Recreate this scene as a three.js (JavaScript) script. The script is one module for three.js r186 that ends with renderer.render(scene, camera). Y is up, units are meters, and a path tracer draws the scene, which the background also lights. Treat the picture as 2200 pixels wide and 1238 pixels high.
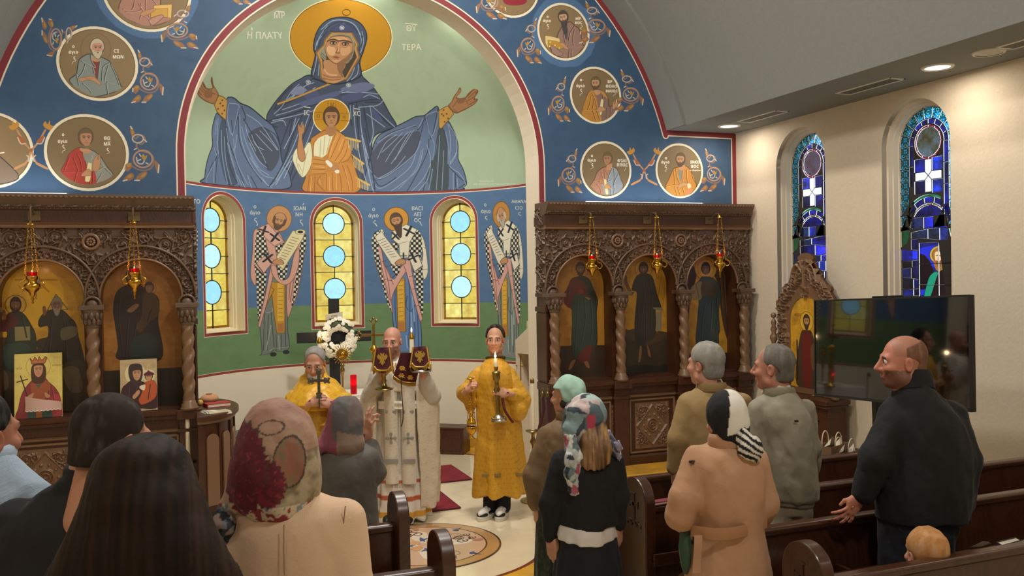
import * as THREE from 'three';
import { mergeGeometries, mergeVertices, toCreasedNormals } from 'three/addons/utils/BufferGeometryUtils.js';
import { RoundedBoxGeometry } from 'three/addons/geometries/RoundedBoxGeometry.js';
import { RectAreaLightUniformsLib } from 'three/addons/lights/RectAreaLightUniformsLib.js';

// ---------------------------------------------------------------- camera, sky, exposure, main lights
const W = 2200, H = 1238, FOCAL = 1880;
const scene = new THREE.Scene();
scene.background = new THREE.Color(0.78,0.9,1.0);      // bright overcast daylight outside the windows
scene.backgroundIntensity = 1.04;
const camera = new THREE.PerspectiveCamera(2 * Math.atan(H / 2 / FOCAL) * 180 / Math.PI, W / H, 0.05,60);
camera.position.set(0,2.12,0);
camera.rotation.order = 'YXZ';
camera.rotation.set(-0.0139,-0.365,-0.0177);
camera.updateMatrixWorld(true);
const renderer = new THREE.WebGLRenderer({ antialias: true });
renderer.toneMapping = THREE.LinearToneMapping;
renderer.toneMappingExposure = 1.82;
renderer.shadowMap.enabled = true;
RectAreaLightUniformsLib.init();
const LAMP_WARM = new THREE.Color(1.0,0.88,0.74), LAMP_COOL = new THREE.Color(0.86,0.93,1.0), LAMP_NEUTRAL = new THREE.Color(1.0,0.95,0.88);
const POWER = { soffit: 45, rear: 9, unseenApseFlood: 34, unseenAltarDown: 150, strip: 9, vault: 7, candle: 0.03 };  // vault and rear drive unseen globe lamps that light the nave
// ---------------------------------------------------------------- helpers
const V3 = (x, y, z) => new THREE.Vector3(x, y, z);
const { clamp, lerp, smoothstep } = THREE.MathUtils;
const TAU = Math.PI * 2;
function rng(seed) { let s = seed >>> 0; return () => { s = (s + 0x6d2b79f5) | 0; let t = Math.imul(s ^ (s >>> 15), 1 | s); t = (t + Math.imul(t ^ (t >>> 7), 61 | t)) ^ t; return ((t ^ (t >>> 14)) >>> 0) / 4294967296; }; }
function hash3(x, y, z) { let h = Math.imul(x, 374761393) ^ Math.imul(y, 668265263) ^ Math.imul(z, 2147483647 - 5); h = Math.imul(h ^ (h >>> 13), 1274126177); return ((h ^ (h >>> 16)) >>> 0) / 4294967296; }
function noise3(x, y, z) {
const xi = Math.floor(x), yi = Math.floor(y), zi = Math.floor(z), f = (t) => t * t * (3 - 2 * t), u = f(x - xi), v = f(y - yi), w = f(z - zi);
const c = (a, b, d) => hash3(xi + a, yi + b, zi + d);
return lerp(lerp(lerp(c(0,0,0), c(1,0,0), u), lerp(c(0,1,0), c(1,1,0), u), v), lerp(lerp(c(0,0,1), c(1,0,1), u), lerp(c(0,1,1), c(1,1,1), u), v), w) * 2 - 1;
}
const fbm = (x, y, z) => noise3(x, y, z) * 0.6 + noise3(x * 2.1, y * 2.1, z * 2.1) * 0.28 + noise3(x * 4.3, y * 4.3, z * 4.3) * 0.12;

function ray(x, y) { return V3((x - W / 2) / FOCAL, -(y - H / 2) / FOCAL, -1).applyQuaternion(camera.quaternion); }
const EYE = camera.position;
const onZ = (x, y, z) => { const d = ray(x, y); return EYE.clone().addScaledVector(d, (z - EYE.z) / d.z); };
const onX = (x, y, X) => { const d = ray(x, y); return EYE.clone().addScaledVector(d, (X - EYE.x) / d.x); };
const onY = (x, y, Y) => { const d = ray(x, y); return EYE.clone().addScaledVector(d, (Y - EYE.y) / d.y); };
const at = (x, y, t) => EYE.clone().addScaledVector(ray(x, y), t);

const used = new Map();
function numbered(name) { const n = used.get(name) ?? 0; used.set(name, n + 1); return n ? name + '_' + String(n).padStart(3, '0') : name; }
function tag(o, label, category, group) { o.userData.label = label; o.userData.category = category; if (group) o.userData.group = group; return o; }
function shade(o) { o.castShadow = true; o.receiveShadow = true; return o; }
function thing(name, label, category, pos = [0,0,0], turn = 0, group) {
const o = new THREE.Group(); o.name = numbered(name); scene.add(o);
o.position.set(...pos); o.rotation.y = turn;
return tag(o, label, category, group);
}
function part(name, geometry, material, parent, label) {
const g = Array.isArray(geometry) ? merge(geometry) : geometry;
const m = shade(new THREE.Mesh(g, material)); m.name = parent === scene ? numbered(name) : childName(name, parent); parent.add(m);
if (label) m.userData.label = label;
return m;
}
function childName(name, parent) { parent.userData.kids ??= {}; const n = parent.userData.kids[name] ?? 0; parent.userData.kids[name] = n + 1; return n ? name + '_' + String(n).padStart(3, '0') : name; }
function struct(name, geometry, material, parent = scene) { const m = part(name, geometry, material, parent); if (parent === scene) m.userData.kind = 'structure'; return m; }
function structGroup(name) { const g = new THREE.Group(); g.name = numbered(name); g.userData.kind = 'structure'; scene.add(g); return g; }
function merge(list) {
const plain = list.map((g) => { const n = g.index ? g.toNonIndexed() : g; for (const k of Object.keys(n.attributes)) if (!['position', 'normal', 'uv'].includes(k)) n.deleteAttribute(k); if (!n.attributes.normal) n.computeVertexNormals(); if (!n.attributes.uv) n.setAttribute('uv', new THREE.BufferAttribute(new Float32Array(n.attributes.position.count * 2), 2)); return n; });
return mergeGeometries(plain);
}

const move = (g, x, y, z) => g.translate(x, y, z);
function box(w, h, d, x = 0, y = 0, z = 0, r = 0.004) { return (r > 0 ? new RoundedBoxGeometry(w, h, d, 2, Math.min(r, w / 2.1, h / 2.1, d / 2.1)) : new THREE.BoxGeometry(w, h, d)).translate(x, y, z); }
function lathe(profile, n = 24) { return new THREE.LatheGeometry(profile.map(([r, y]) => new THREE.Vector2(Math.max(r, 1e-4), y)), n); }
function tube(points, r, n = 24, k = 8, closed = false) { return new THREE.TubeGeometry(new THREE.CatmullRomCurve3(points.map((p) => p.isVector3 ? p : V3(...p)), closed), n, r, k, closed); }
function rod(a, b, r0, r1 = r0, k = 10) {
const A = a.isVector3 ? a : V3(...a), B = b.isVector3 ? b : V3(...b), g = new THREE.CylinderGeometry(r1, r0, A.distanceTo(B), k);
g.applyQuaternion(new THREE.Quaternion().setFromUnitVectors(V3(0,1,0), B.clone().sub(A).normalize()));
return g.translate((A.x + B.x) / 2, (A.y + B.y) / 2, (A.z + B.z) / 2);
}
const ball = (r, x, y, z, sx = 1, sy = 1, sz = 1, n = 18) => new THREE.SphereGeometry(r, n, Math.ceil(n * 0.7)).scale(sx, sy, sz).translate(x, y, z);
function polyShape(pts) { const s = new THREE.Shape(); pts.forEach(([x, y], i) => i ? s.lineTo(x, y) : s.moveTo(x, y)); s.closePath(); return s; }
function extrude(shape, depth, bevel = 0) { return new THREE.ExtrudeGeometry(shape, { depth, bevelEnabled: bevel > 0, bevelSize: bevel, bevelThickness: bevel, bevelSegments: 2, curveSegments: 32 }); }
function grid(nu, nv, fn, uv = (u, v) => [u, v], flip = false) {
const p = [], t = [], ix = [];
for (let j = 0; j <= nv; j++) for (let i = 0; i <= nu; i++) { const q = fn(i / nu, j / nv); p.push(q[0] ?? q.x, q[1] ?? q.y, q[2] ?? q.z); t.push(...uv(i / nu, j / nv)); }
for (let j = 0; j < nv; j++) for (let i = 0; i < nu; i++) { const a = j * (nu + 1) + i, b = a + 1, c = a + nu + 1, d = c + 1; flip ? ix.push(a, c, b, b, c, d) : ix.push(a, b, c, b, d, c); }
const g = new THREE.BufferGeometry(); g.setAttribute('position', new THREE.Float32BufferAttribute(p, 3)); g.setAttribute('uv', new THREE.Float32BufferAttribute(t, 2)); g.setIndex(ix); g.computeVertexNormals(); return g;
}
const gp = (v) => [v.x, v.y, v.z];
function boxUV(g, s = 1) {
const n = g.index ? g.toNonIndexed() : g, p = n.attributes.position, nn = n.attributes.normal, uv = new Float32Array(p.count * 2);
for (let i = 0; i < p.count; i++) { const a = Math.abs(nn.getX(i)), b = Math.abs(nn.getY(i)), c = Math.abs(nn.getZ(i)), x = p.getX(i), y = p.getY(i), z = p.getZ(i); const [u, v] = b >= a && b >= c ? [x, z] : a >= c ? [z, y] : [x, y]; uv[i * 2] = u * s; uv[i * 2 + 1] = v * s; }
n.setAttribute('uv', new THREE.BufferAttribute(uv, 2)); return n;
}

function canvasTex(w, h, draw, srgb = true) {
const c = document.createElement('canvas'); c.width = w; c.height = h; draw(c.getContext('2d'), w, h);
const t = new THREE.CanvasTexture(c); if (srgb) t.colorSpace = THREE.SRGBColorSpace; t.wrapS = t.wrapT = THREE.ClampToEdgeWrapping; t.anisotropy = 8; return t;
}
function dataTex(n, fn, { srgb = true, repeat = 1 } = {}) {     // fn(u, v) -> [r, g, b] 0..1, tiled
const d = new Uint8Array(n * n * 4);
for (let j = 0; j < n; j++) for (let i = 0; i < n; i++) { const c = fn(i / n, j / n); for (let k = 0; k < 3; k++) d[(j * n + i) * 4 + k] = clamp(c[k], 0,1) * 255; d[(j * n + i) * 4 + 3] = 255; }
const t = new THREE.DataTexture(d, n, n); t.magFilter = THREE.LinearFilter; t.minFilter = THREE.LinearMipmapLinearFilter; t.generateMipmaps = true; t.wrapS = t.wrapT = THREE.RepeatWrapping; if (srgb) t.colorSpace = THREE.SRGBColorSpace; t.repeat.set(repeat, repeat); t.needsUpdate = true; return t;
}
function tileNoise(u, v, f, s = 0) {   // tiling value noise, f cells across
const x = u * f, y = v * f, xi = Math.floor(x), yi = Math.floor(y), q = (t) => t * t * (3 - 2 * t), a = q(x - xi), b = q(y - yi), c = (i, j) => hash3(((xi + i) % f + f) % f, ((yi + j) % f + f) % f, s);
return lerp(lerp(c(0,0), c(1,0), a), lerp(c(0,1), c(1,1), a), b) * 2 - 1;
}
const hex = (h) => { const c = new THREE.Color(h).convertLinearToSRGB(); return [c.r, c.g, c.b]; };
const std = (color, roughness = 0.8, extra = {}) => new THREE.MeshStandardMaterial({ color, roughness, side: THREE.DoubleSide, ...extra });
const phys = (o) => new THREE.MeshPhysicalMaterial({ side: THREE.DoubleSide, ...o });
function woodTex(base, dark, f = 1, seed = 3) {
const A = hex(base), B = hex(dark);
return dataTex(256, (u, v) => { const w = tileNoise(u, v, 4, seed) * 0.35 + tileNoise(u, (v * 1) % 1,8, seed + 1) * 0.15, g = 0.5 + 0.5 * Math.sin((u * 18 * f + w * 5) * TAU), fine = tileNoise(u, v, 128, seed + 2) * 0.5 + 0.5, t = clamp(0.25 + 0.45 * g * (0.5 + 0.5 * tileNoise(u, v, 8, seed + 4)) + 0.25 * fine, 0,1); return A.map((a, k) => lerp(a, B[k], t)); });
}
function clothTex(base, amp = 0.06, f = 64, seed = 9) { const A = hex(base); return dataTex(256, (u, v) => { const w = (Math.sin(u * TAU * f) * Math.sin(v * TAU * f)) * amp * 0.6 + tileNoise(u, v, 32, seed) * amp * 0.5 + tileNoise(u, v, 6, seed + 1) * amp * 0.7; return A.map((a) => a * (1 + w)); }); }

function netMesh(f, lo, hi, cell) {
const nx = Math.ceil((hi[0] - lo[0]) / cell) + 1, ny = Math.ceil((hi[1] - lo[1]) / cell) + 1, nz = Math.ceil((hi[2] - lo[2]) / cell) + 1, val = new Float32Array(nx * ny * nz);
let n = 0; for (let k = 0; k < nz; k++) for (let j = 0; j < ny; j++) for (let i = 0; i < nx; i++) val[n++] = f(lo[0] + i * cell, lo[1] + j * cell, lo[2] + k * cell);
const id = new Int32Array(nx * ny * nz).fill(-1), pos = [], ix = [], I = (i, j, k) => (k * ny + j) * nx + i;
for (let k = 0; k < nz - 1; k++) for (let j = 0; j < ny - 1; j++) for (let i = 0; i < nx - 1; i++) {
let m = 0; const c = []; for (let q = 0; q < 8; q++) { const v = val[I(i + (q & 1), j + (q >> 1 & 1), k + (q >> 2))]; c.push(v); if (v < 0) m |= 1 << q; }
if (m === 0 || m === 255) continue;
let x = 0, y = 0, z = 0, e = 0;
for (let a = 0; a < 8; a++) for (const d of [1,2,4]) if (!(a & d)) { const b = a | d, va = c[a], vb = c[b]; if ((va < 0) !== (vb < 0)) { const t = va / (va - vb); x += (a & 1) + (d === 1 ? t : 0); y += (a >> 1 & 1) + (d === 2 ? t : 0); z += (a >> 2) + (d === 4 ? t : 0); e++; } }
id[I(i, j, k)] = pos.length / 3; pos.push(lo[0] + (i + x / e) * cell, lo[1] + (j + y / e) * cell, lo[2] + (k + z / e) * cell);
}
const quad = (a, b, c, d, s) => { if (a < 0 || b < 0 || c < 0 || d < 0) return; s ? ix.push(a, b, c, a, c, d) : ix.push(a, c, b, a, d, c); };
for (let k = 1; k < nz - 1; k++) for (let j = 1; j < ny - 1; j++) for (let i = 1; i < nx - 1; i++) {
const v = val[I(i, j, k)] < 0;
if (v !== val[I(i + 1, j, k)] < 0) quad(id[I(i, j - 1, k - 1)], id[I(i, j, k - 1)], id[I(i, j, k)], id[I(i, j - 1, k)], v);
if (v !== val[I(i, j + 1, k)] < 0) quad(id[I(i - 1, j, k - 1)], id[I(i - 1, j, k)], id[I(i, j, k)], id[I(i, j, k - 1)], v);
if (v !== val[I(i, j, k + 1)] < 0) quad(id[I(i - 1, j - 1, k)], id[I(i, j - 1, k)], id[I(i, j, k)], id[I(i - 1, j, k)], v);
}
const g = new THREE.BufferGeometry(); g.setAttribute('position', new THREE.Float32BufferAttribute(pos, 3)); g.setIndex(ix); g.computeVertexNormals(); return g;
}
const smin = (a, b, k) => { const h = Math.max(k - Math.abs(a - b), 0) / k; return Math.min(a, b) - h * h * k * 0.25; };
const smax = (a, b, k) => -smin(-a, -b, k);
function capsule(ax, ay, az, bx, by, bz, ra, rb) {   // tapered
const dx = bx - ax, dy = by - ay, dz = bz - az, l = dx * dx + dy * dy + dz * dz || 1e-9;
return (x, y, z) => { const t = clamp(((x - ax) * dx + (y - ay) * dy + (z - az) * dz) / l, 0,1), px = x - ax - dx * t, py = y - ay - dy * t, pz = z - az - dz * t; return Math.sqrt(px * px + py * py + pz * pz) - (ra + (rb - ra) * t); };
}
const cap = (a, b, ra, rb = ra) => capsule(a[0], a[1], a[2], b[0], b[1], b[2], ra, rb);
function ellip(c, r, yaw = 0, pitch = 0, roll = 0) {
const m = new THREE.Matrix3().setFromMatrix4(new THREE.Matrix4().makeRotationFromEuler(new THREE.Euler(pitch, yaw, roll, 'YXZ')).transpose()).elements;
return (x, y, z) => { const a = x - c[0], b = y - c[1], d = z - c[2], u = (m[0] * a + m[3] * b + m[6] * d) / r[0], v = (m[1] * a + m[4] * b + m[7] * d) / r[1], w = (m[2] * a + m[5] * b + m[8] * d) / r[2], k0 = Math.sqrt(u * u + v * v + w * w), k1 = Math.sqrt((u / r[0]) ** 2 + (v / r[1]) ** 2 + (w / r[2]) ** 2); return k1 < 1e-9 ? -Math.min(...r) : k0 * (k0 - 1) / k1; };
}
function union(list, k = 0.03) { return (x, y, z) => { let d = list[0](x, y, z); for (let i = 1; i < list.length; i++) d = smin(d, list[i](x, y, z), k); return d; }; }
function column(sections) {
return (x, y, z) => {
let i = 0; while (i < sections.length - 2 && y > sections[i + 1][0]) i++;
const a = sections[i], b = sections[i + 1], t = clamp((y - a[0]) / (b[0] - a[0]), 0,1), p = sections[i - 1] ?? a, n = sections[i + 2] ?? b, q = (k) => { const v0 = a[k], v1 = b[k], h = b[0] - a[0], m0 = i ? (v1 - p[k]) / (b[0] - p[0]) * h : v1 - v0, m1 = sections[i + 2] ? (n[k] - v0) / (n[0] - a[0]) * h : v1 - v0, t2 = t * t, t3 = t2 * t, v = v0 * (2 * t3 - 3 * t2 + 1) + m0 * (t3 - 2 * t2 + t) + v1 * (3 * t2 - 2 * t3) + m1 * (t3 - t2); return k < 3 ? Math.max(v, Math.min(v0, v1) * 0.8) : v; };
const rx = q(1), rz = q(2), u = (x - q(3)) / rx, w = (z - q(4)) / rz, k0 = Math.sqrt(u * u + w * w), d = (k0 - 1) * Math.min(rx, rz) * 0.95, lo = sections[0][0] - y, hi = y - sections[sections.length - 1][0];
return Math.max(d, lo, hi);
};
}
function vertexColors(g, fn) { const p = g.attributes.position, n = g.attributes.normal, c = new Float32Array(p.count * 3), k = new THREE.Color(); for (let i = 0; i < p.count; i++) { k.set(fn(p.getX(i), p.getY(i), p.getZ(i), n.getX(i), n.getY(i), n.getZ(i))); c.set([k.r, k.g, k.b], i * 3); } g.setAttribute('color', new THREE.BufferAttribute(c, 3)); return g; }
// ---------------------------------------------------------------- lamps of the room
function rect(color, intensity, w, h, pos, look, parent = scene, name = 'lamp_light') { const l = new THREE.RectAreaLight(color, intensity, w, h); l.name = name; l.position.set(...pos); parent.add(l); l.lookAt(...look); return l; }
const glow = (color, k) => new THREE.MeshStandardMaterial({ color: 0x222222, emissive: color, emissiveIntensity: k, side: THREE.DoubleSide });
const whitePaint = std(0xd8d4c8,0.5);
function downlight(x, z, k, label) {
const t = thing('recessed_downlight', label, 'ceiling light', [x, SOF_Y, z], 0, 'round downlights in the soffits');
part('trim_ring', lathe([[0.098,-0.001], [0.098,-0.012], [0.118,-0.014], [0.125,-0.004], [0.125,0]], 40), whitePaint, t);
part('diffuser', new THREE.CircleGeometry(0.099,40).rotateX(Math.PI / 2).translate(0,-0.006,0), glow(new THREE.Color(1,0.93,0.8), 1.6), t);
rect(LAMP_WARM, k, 0.18,0.18, [0,-0.018,0], [x, 0, z], t);
}
// ---------------------------------------------------------------- the room
const CX = 1.87, XR = 6.18, XL = -2.44, ZW = -8.7, WT = 0.35, ARC_Y = 3.3, ARC_R = 1.775, VY = 2.76, VR = 3.55, SOF_Y = 3.75;
const APX = 1.87, APZ = -8.85, APR = 2.1, APY = 3.2;      // apse: axis and radius, springing of the half dome
const plasterTex = dataTex(256, (u, v) => { const n = tileNoise(u, v, 48,1) * 0.5 + tileNoise(u, v, 96,2) * 0.5; const k = 1 + n * 0.018; return [0.93 * k, 0.91 * k, 0.875 * k]; });
const plasterBump = dataTex(256, (u, v) => { const n = 0.5 + tileNoise(u, v, 64,5) * 0.22 + tileNoise(u, v, 24,6) * 0.18; return [n, n, n]; }, { srgb: false });
const plaster = std(0xe6dccb, 0.85, { map: plasterTex, bumpMap: plasterBump, bumpScale: 0.0015 });
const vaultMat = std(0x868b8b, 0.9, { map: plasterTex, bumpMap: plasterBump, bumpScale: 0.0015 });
const cream = std(0xe0d3b4,0.8);
const marbleTex = dataTex(512, (u, v) => { const n = tileNoise(u, v, 5,1) * 0.5 + tileNoise(u, v, 13,2) * 0.3 + tileNoise(u, v, 40,3) * 0.2, vein = Math.pow(1 - Math.abs(tileNoise(u + 0.04 * tileNoise(u, v, 9,8), v, 6,7)), 14) * 0.05, k = 1 + n * 0.035 - vein; return [0.93 * k, 0.89 * k, 0.80 * k]; }, { repeat: 0.5 });
const marble = phys({ color: 0xf6efe0, map: marbleTex, roughness: 0.12, clearcoat: 0.4, clearcoatRoughness: 0.05 });
const yellowTex = dataTex(256, (u, v) => { const n = tileNoise(u, v, 4,21) * 0.5 + tileNoise(u, v, 11,22) * 0.35 + tileNoise(u, v, 37,23) * 0.2, k = 1 + n * 0.16; return [0.83 * k, 0.62 * k, 0.22 * k * (1 - n * 0.2)]; }, { repeat: 0.9 });
const yellowMarble = phys({ map: yellowTex, roughness: 0.2, clearcoat: 0.3, clearcoatRoughness: 0.08 });
const redMarble = std(0x6b2a22,0.22);

struct('floor', boxUV(box(9.4,0.2,16, CX, -0.1,-4,0)), marble);
const AMB = [1.78,-6.69];
function ringFlat(cx, cz, r0, r1, y, a0 = 0, a1 = TAU, n = 96) { return grid(n, 2, (u, v) => { const a = lerp(a0, a1, u), r = lerp(r0, r1, v); return [cx + Math.sin(a) * r, y, cz - Math.cos(a) * r]; }, (u, v) => { const a = lerp(a0, a1, u), r = lerp(r0, r1, v); return [Math.sin(a) * r, Math.cos(a) * r]; }, true); }
const floorTrim = structGroup('trim_1');
part('inlay_line', ringFlat(APX, APZ, 1.685,1.72,0.004,-1.6,1.6), redMarble, floorTrim);
part('yellow_border', ringFlat(APX, APZ, 1.72,2.1,0.004,-1.6,1.6), yellowMarble, floorTrim);
part('inlay_line', ringFlat(AMB[0], AMB[1], 0.93,0.965,0.004,1.7,4.6), redMarble, floorTrim);
part('yellow_border', ringFlat(AMB[0], AMB[1], 0.965,1.32,0.004,1.7,4.6), yellowMarble, floorTrim);
part('yellow_border', boxUV(box(2.75,0.05,0.42,4.87,0.025,-8.16,0.006)), yellowMarble, floorTrim);
part('yellow_border', boxUV(box(2.6,0.05,0.42,-1.14,0.025,-8.16,0.006)), yellowMarble, floorTrim);
part('skirting', grid(64,1, (u, v) => { const a = lerp(-1.5,1.5, u); return [APX + Math.sin(a) * (APR - 0.02), v * 0.12, APZ - Math.cos(a) * (APR - 0.02)]; }, (u, v) => [u * 6, v * 0.12], true), yellowMarble, floorTrim);

{
const s = polyShape([[XL - 0.4,0], [CX - ARC_R, 0], [CX - ARC_R, ARC_Y], ...Array.from({ length: 49 }, (_, i) => { const a = Math.PI - i / 48 * Math.PI; return [CX + Math.cos(a) * ARC_R, ARC_Y + Math.sin(a) * ARC_R]; }), [CX + ARC_R, 0], [XR + 0.4,0], [XR + 0.4,6.6], [XL - 0.4,6.6]]);
var wallFront = struct('wall_front', boxUV(extrude(s, WT - 0.004).translate(0,0, ZW - WT)), std(0xfaf2e2,0.8, { map: plasterTex }));
}
{
const a0 = Math.asin((SOF_Y - VY) / VR), n = 64, inner = [], outer = [];
for (let i = 0; i <= n; i++) { const a = lerp(a0, Math.PI - a0, i / n); inner.push([CX + Math.cos(a) * VR, VY + Math.sin(a) * VR]); outer.push([CX + Math.cos(a) * (VR + 0.3), VY + Math.sin(a) * (VR + 0.3)]); }
const g = toCreasedNormals(extrude(polyShape([...inner, ...outer.reverse()]), 13.2), 0.6).translate(0,0, ZW);
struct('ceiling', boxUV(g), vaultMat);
const rim = []; const r2 = VR - 0.035;
for (let i = 0; i <= n; i++) { const a = lerp(a0 + 0.002, Math.PI - a0 - 0.002, i / n); rim.push([CX + Math.cos(a) * VR, VY + Math.sin(a) * VR]); }
const rimIn = rim.map(([x, y]) => { const d = Math.hypot(x - CX, y - VY); return [CX + (x - CX) * r2 / d, VY + (y - VY) * r2 / d]; }).reverse();
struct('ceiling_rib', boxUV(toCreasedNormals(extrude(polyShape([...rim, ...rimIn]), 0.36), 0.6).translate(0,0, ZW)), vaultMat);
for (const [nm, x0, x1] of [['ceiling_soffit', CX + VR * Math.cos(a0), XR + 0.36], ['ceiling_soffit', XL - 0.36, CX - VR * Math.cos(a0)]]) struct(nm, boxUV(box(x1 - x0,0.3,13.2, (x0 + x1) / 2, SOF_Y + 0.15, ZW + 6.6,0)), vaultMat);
}
struct('wall_left', boxUV(box(0.35,4.1,13.2, XL - 0.175,2.0, ZW + 6.6,0)), plaster);
struct('wall_rear', boxUV(box(9.4,6.8,0.3, CX, 3.3,4.4,0)), plaster);

const WIN_Z = [-7.577,-6.033], WIN = { hw: 0.3875, top: 3.637, sill: 0.85, glassX: XR + 0.17 };
function archPts(hw, top, sill, n = 28) { const sp = top - hw, p = [[-hw, sill], [-hw, sp]]; for (let i = 1; i < n; i++) { const a = Math.PI - i / n * Math.PI; p.push([Math.cos(a) * hw, sp + Math.sin(a) * hw]); } p.push([hw, sp], [hw, sill]); return p; }
{
const s = new THREE.Shape(); s.moveTo(-4.5,0); s.lineTo(8.9,0); s.lineTo(8.9,4.05); s.lineTo(-4.5,4.05); s.closePath();
for (const z of WIN_Z) { const h = new THREE.Path(); archPts(WIN.hw, WIN.top, WIN.sill).forEach(([x, y], i) => i ? h.lineTo(-z + x, y) : h.moveTo(-z + x, y)); h.closePath(); s.holes.push(h); }
struct('wall_right', boxUV(extrude(s, 0.36).applyMatrix4(new THREE.Matrix4().makeRotationY(Math.PI / 2)).translate(XR, 0,0)), plaster);
}
function archFrame(hw, top, sill, steps, n = 28) {
const P = steps.map(([inset]) => archPts(hw - inset, top - inset, sill + inset, n)), m = P[0].length, pos = [], ix = [];
P.forEach((pts, k) => { for (let i = 0; i <= m; i++) { const [x, y] = pts[i % m]; pos.push(x, y, -steps[k][1]); } });
for (let k = 0; k < P.length - 1; k++) for (let i = 0; i < m; i++) { const a = k * (m + 1) + i, b = a + 1, c = a + m + 1, d = c + 1; ix.push(a, c, b, b, c, d); }
const g = new THREE.BufferGeometry(); g.setAttribute('position', new THREE.Float32BufferAttribute(pos, 3)); g.setIndex(ix); g.setAttribute('uv', new THREE.Float32BufferAttribute(new Float32Array(pos.length / 3 * 2), 2)); return toCreasedNormals(g, 0.5);
}

const APW = [-41,-0.3,40.6].map((a) => a * Math.PI / 180), AW = { hw: 0.285, top: 3.09, sill: 1.545, glassHW: 0.25, depth: 0.2 };
const DRUM_A = 1.52;
const drumUV = (a, y) => [(a + DRUM_A) / (2 * DRUM_A), y / APY];
{
const pos = [], uv = [], ix = [], col = (a, y0, y1) => { const s = pos.length / 3; for (let j = 0; j <= 6; j++) { const y = lerp(y0, y1, j / 6); pos.push(APX + Math.sin(a) * APR, y, APZ - Math.cos(a) * APR); uv.push(...drumUV(a, y)); } return s; };
const strip = (s, t) => { for (let j = 0; j < 6; j++) ix.push(s + j, s + j + 1, t + j, t + j, s + j + 1, t + j + 1); };
const edges = [-DRUM_A, ...APW.flatMap((w) => [w - AW.hw / APR, w + AW.hw / APR]), DRUM_A];
for (let k = 0; k < edges.length - 1; k++) {
const a0 = edges[k], a1 = edges[k + 1], n = k % 2 ? 24 : 12;
let prev = null;
for (let i = 0; i <= n; i++) {
const t = k % 2 ? 0.5 - 0.5 * Math.cos(i / n * Math.PI) : i / n, a = lerp(a0, a1, t);
const here = k % 2 ? [col(a, 0, AW.sill), col(a, AW.top - AW.hw + Math.sqrt(Math.max(0, AW.hw ** 2 - ((a - (a0 + a1) / 2) * APR) ** 2)), APY)] : [col(a, 0, APY)];
if (prev) here.forEach((s, q) => strip(prev[q], s));
prev = here;
}
}
const g = new THREE.BufferGeometry(); g.setAttribute('position', new THREE.Float32BufferAttribute(pos, 3)); g.setAttribute('uv', new THREE.Float32BufferAttribute(uv, 2)); g.setIndex(ix); g.computeVertexNormals();
var drumGeo = g;
}
const domeUV = (a, e) => [(a + DRUM_A) / (2 * DRUM_A), e / (Math.PI / 2)];
const domeGeo = grid(96,48, (u, v) => { const a = lerp(-DRUM_A, DRUM_A, u), e = v * Math.PI / 2 * 0.9999; return [APX + Math.sin(a) * Math.cos(e) * APR, APY + Math.sin(e) * APR, APZ - Math.cos(a) * Math.cos(e) * APR]; }, (u, v) => [u, v], false);
{
const R = APR + 0.32;
struct('wall_apse_roof', grid(48,24, (u, v) => { const a = lerp(-1.62,1.62, u), e = v * Math.PI / 2; return [APX + Math.sin(a) * Math.cos(e) * R, APY + 0.02 + Math.sin(e) * R, APZ - Math.cos(a) * Math.cos(e) * R]; }), plaster);
const rims = grid(60,1, (u, v) => { const a = lerp(-1.62,1.62, u), r = lerp(APR, R, v); return [APX + Math.sin(a) * r, APY + 0.01, APZ - Math.cos(a) * r]; });
struct('wall_apse_ledge', rims, plaster);
}
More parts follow.
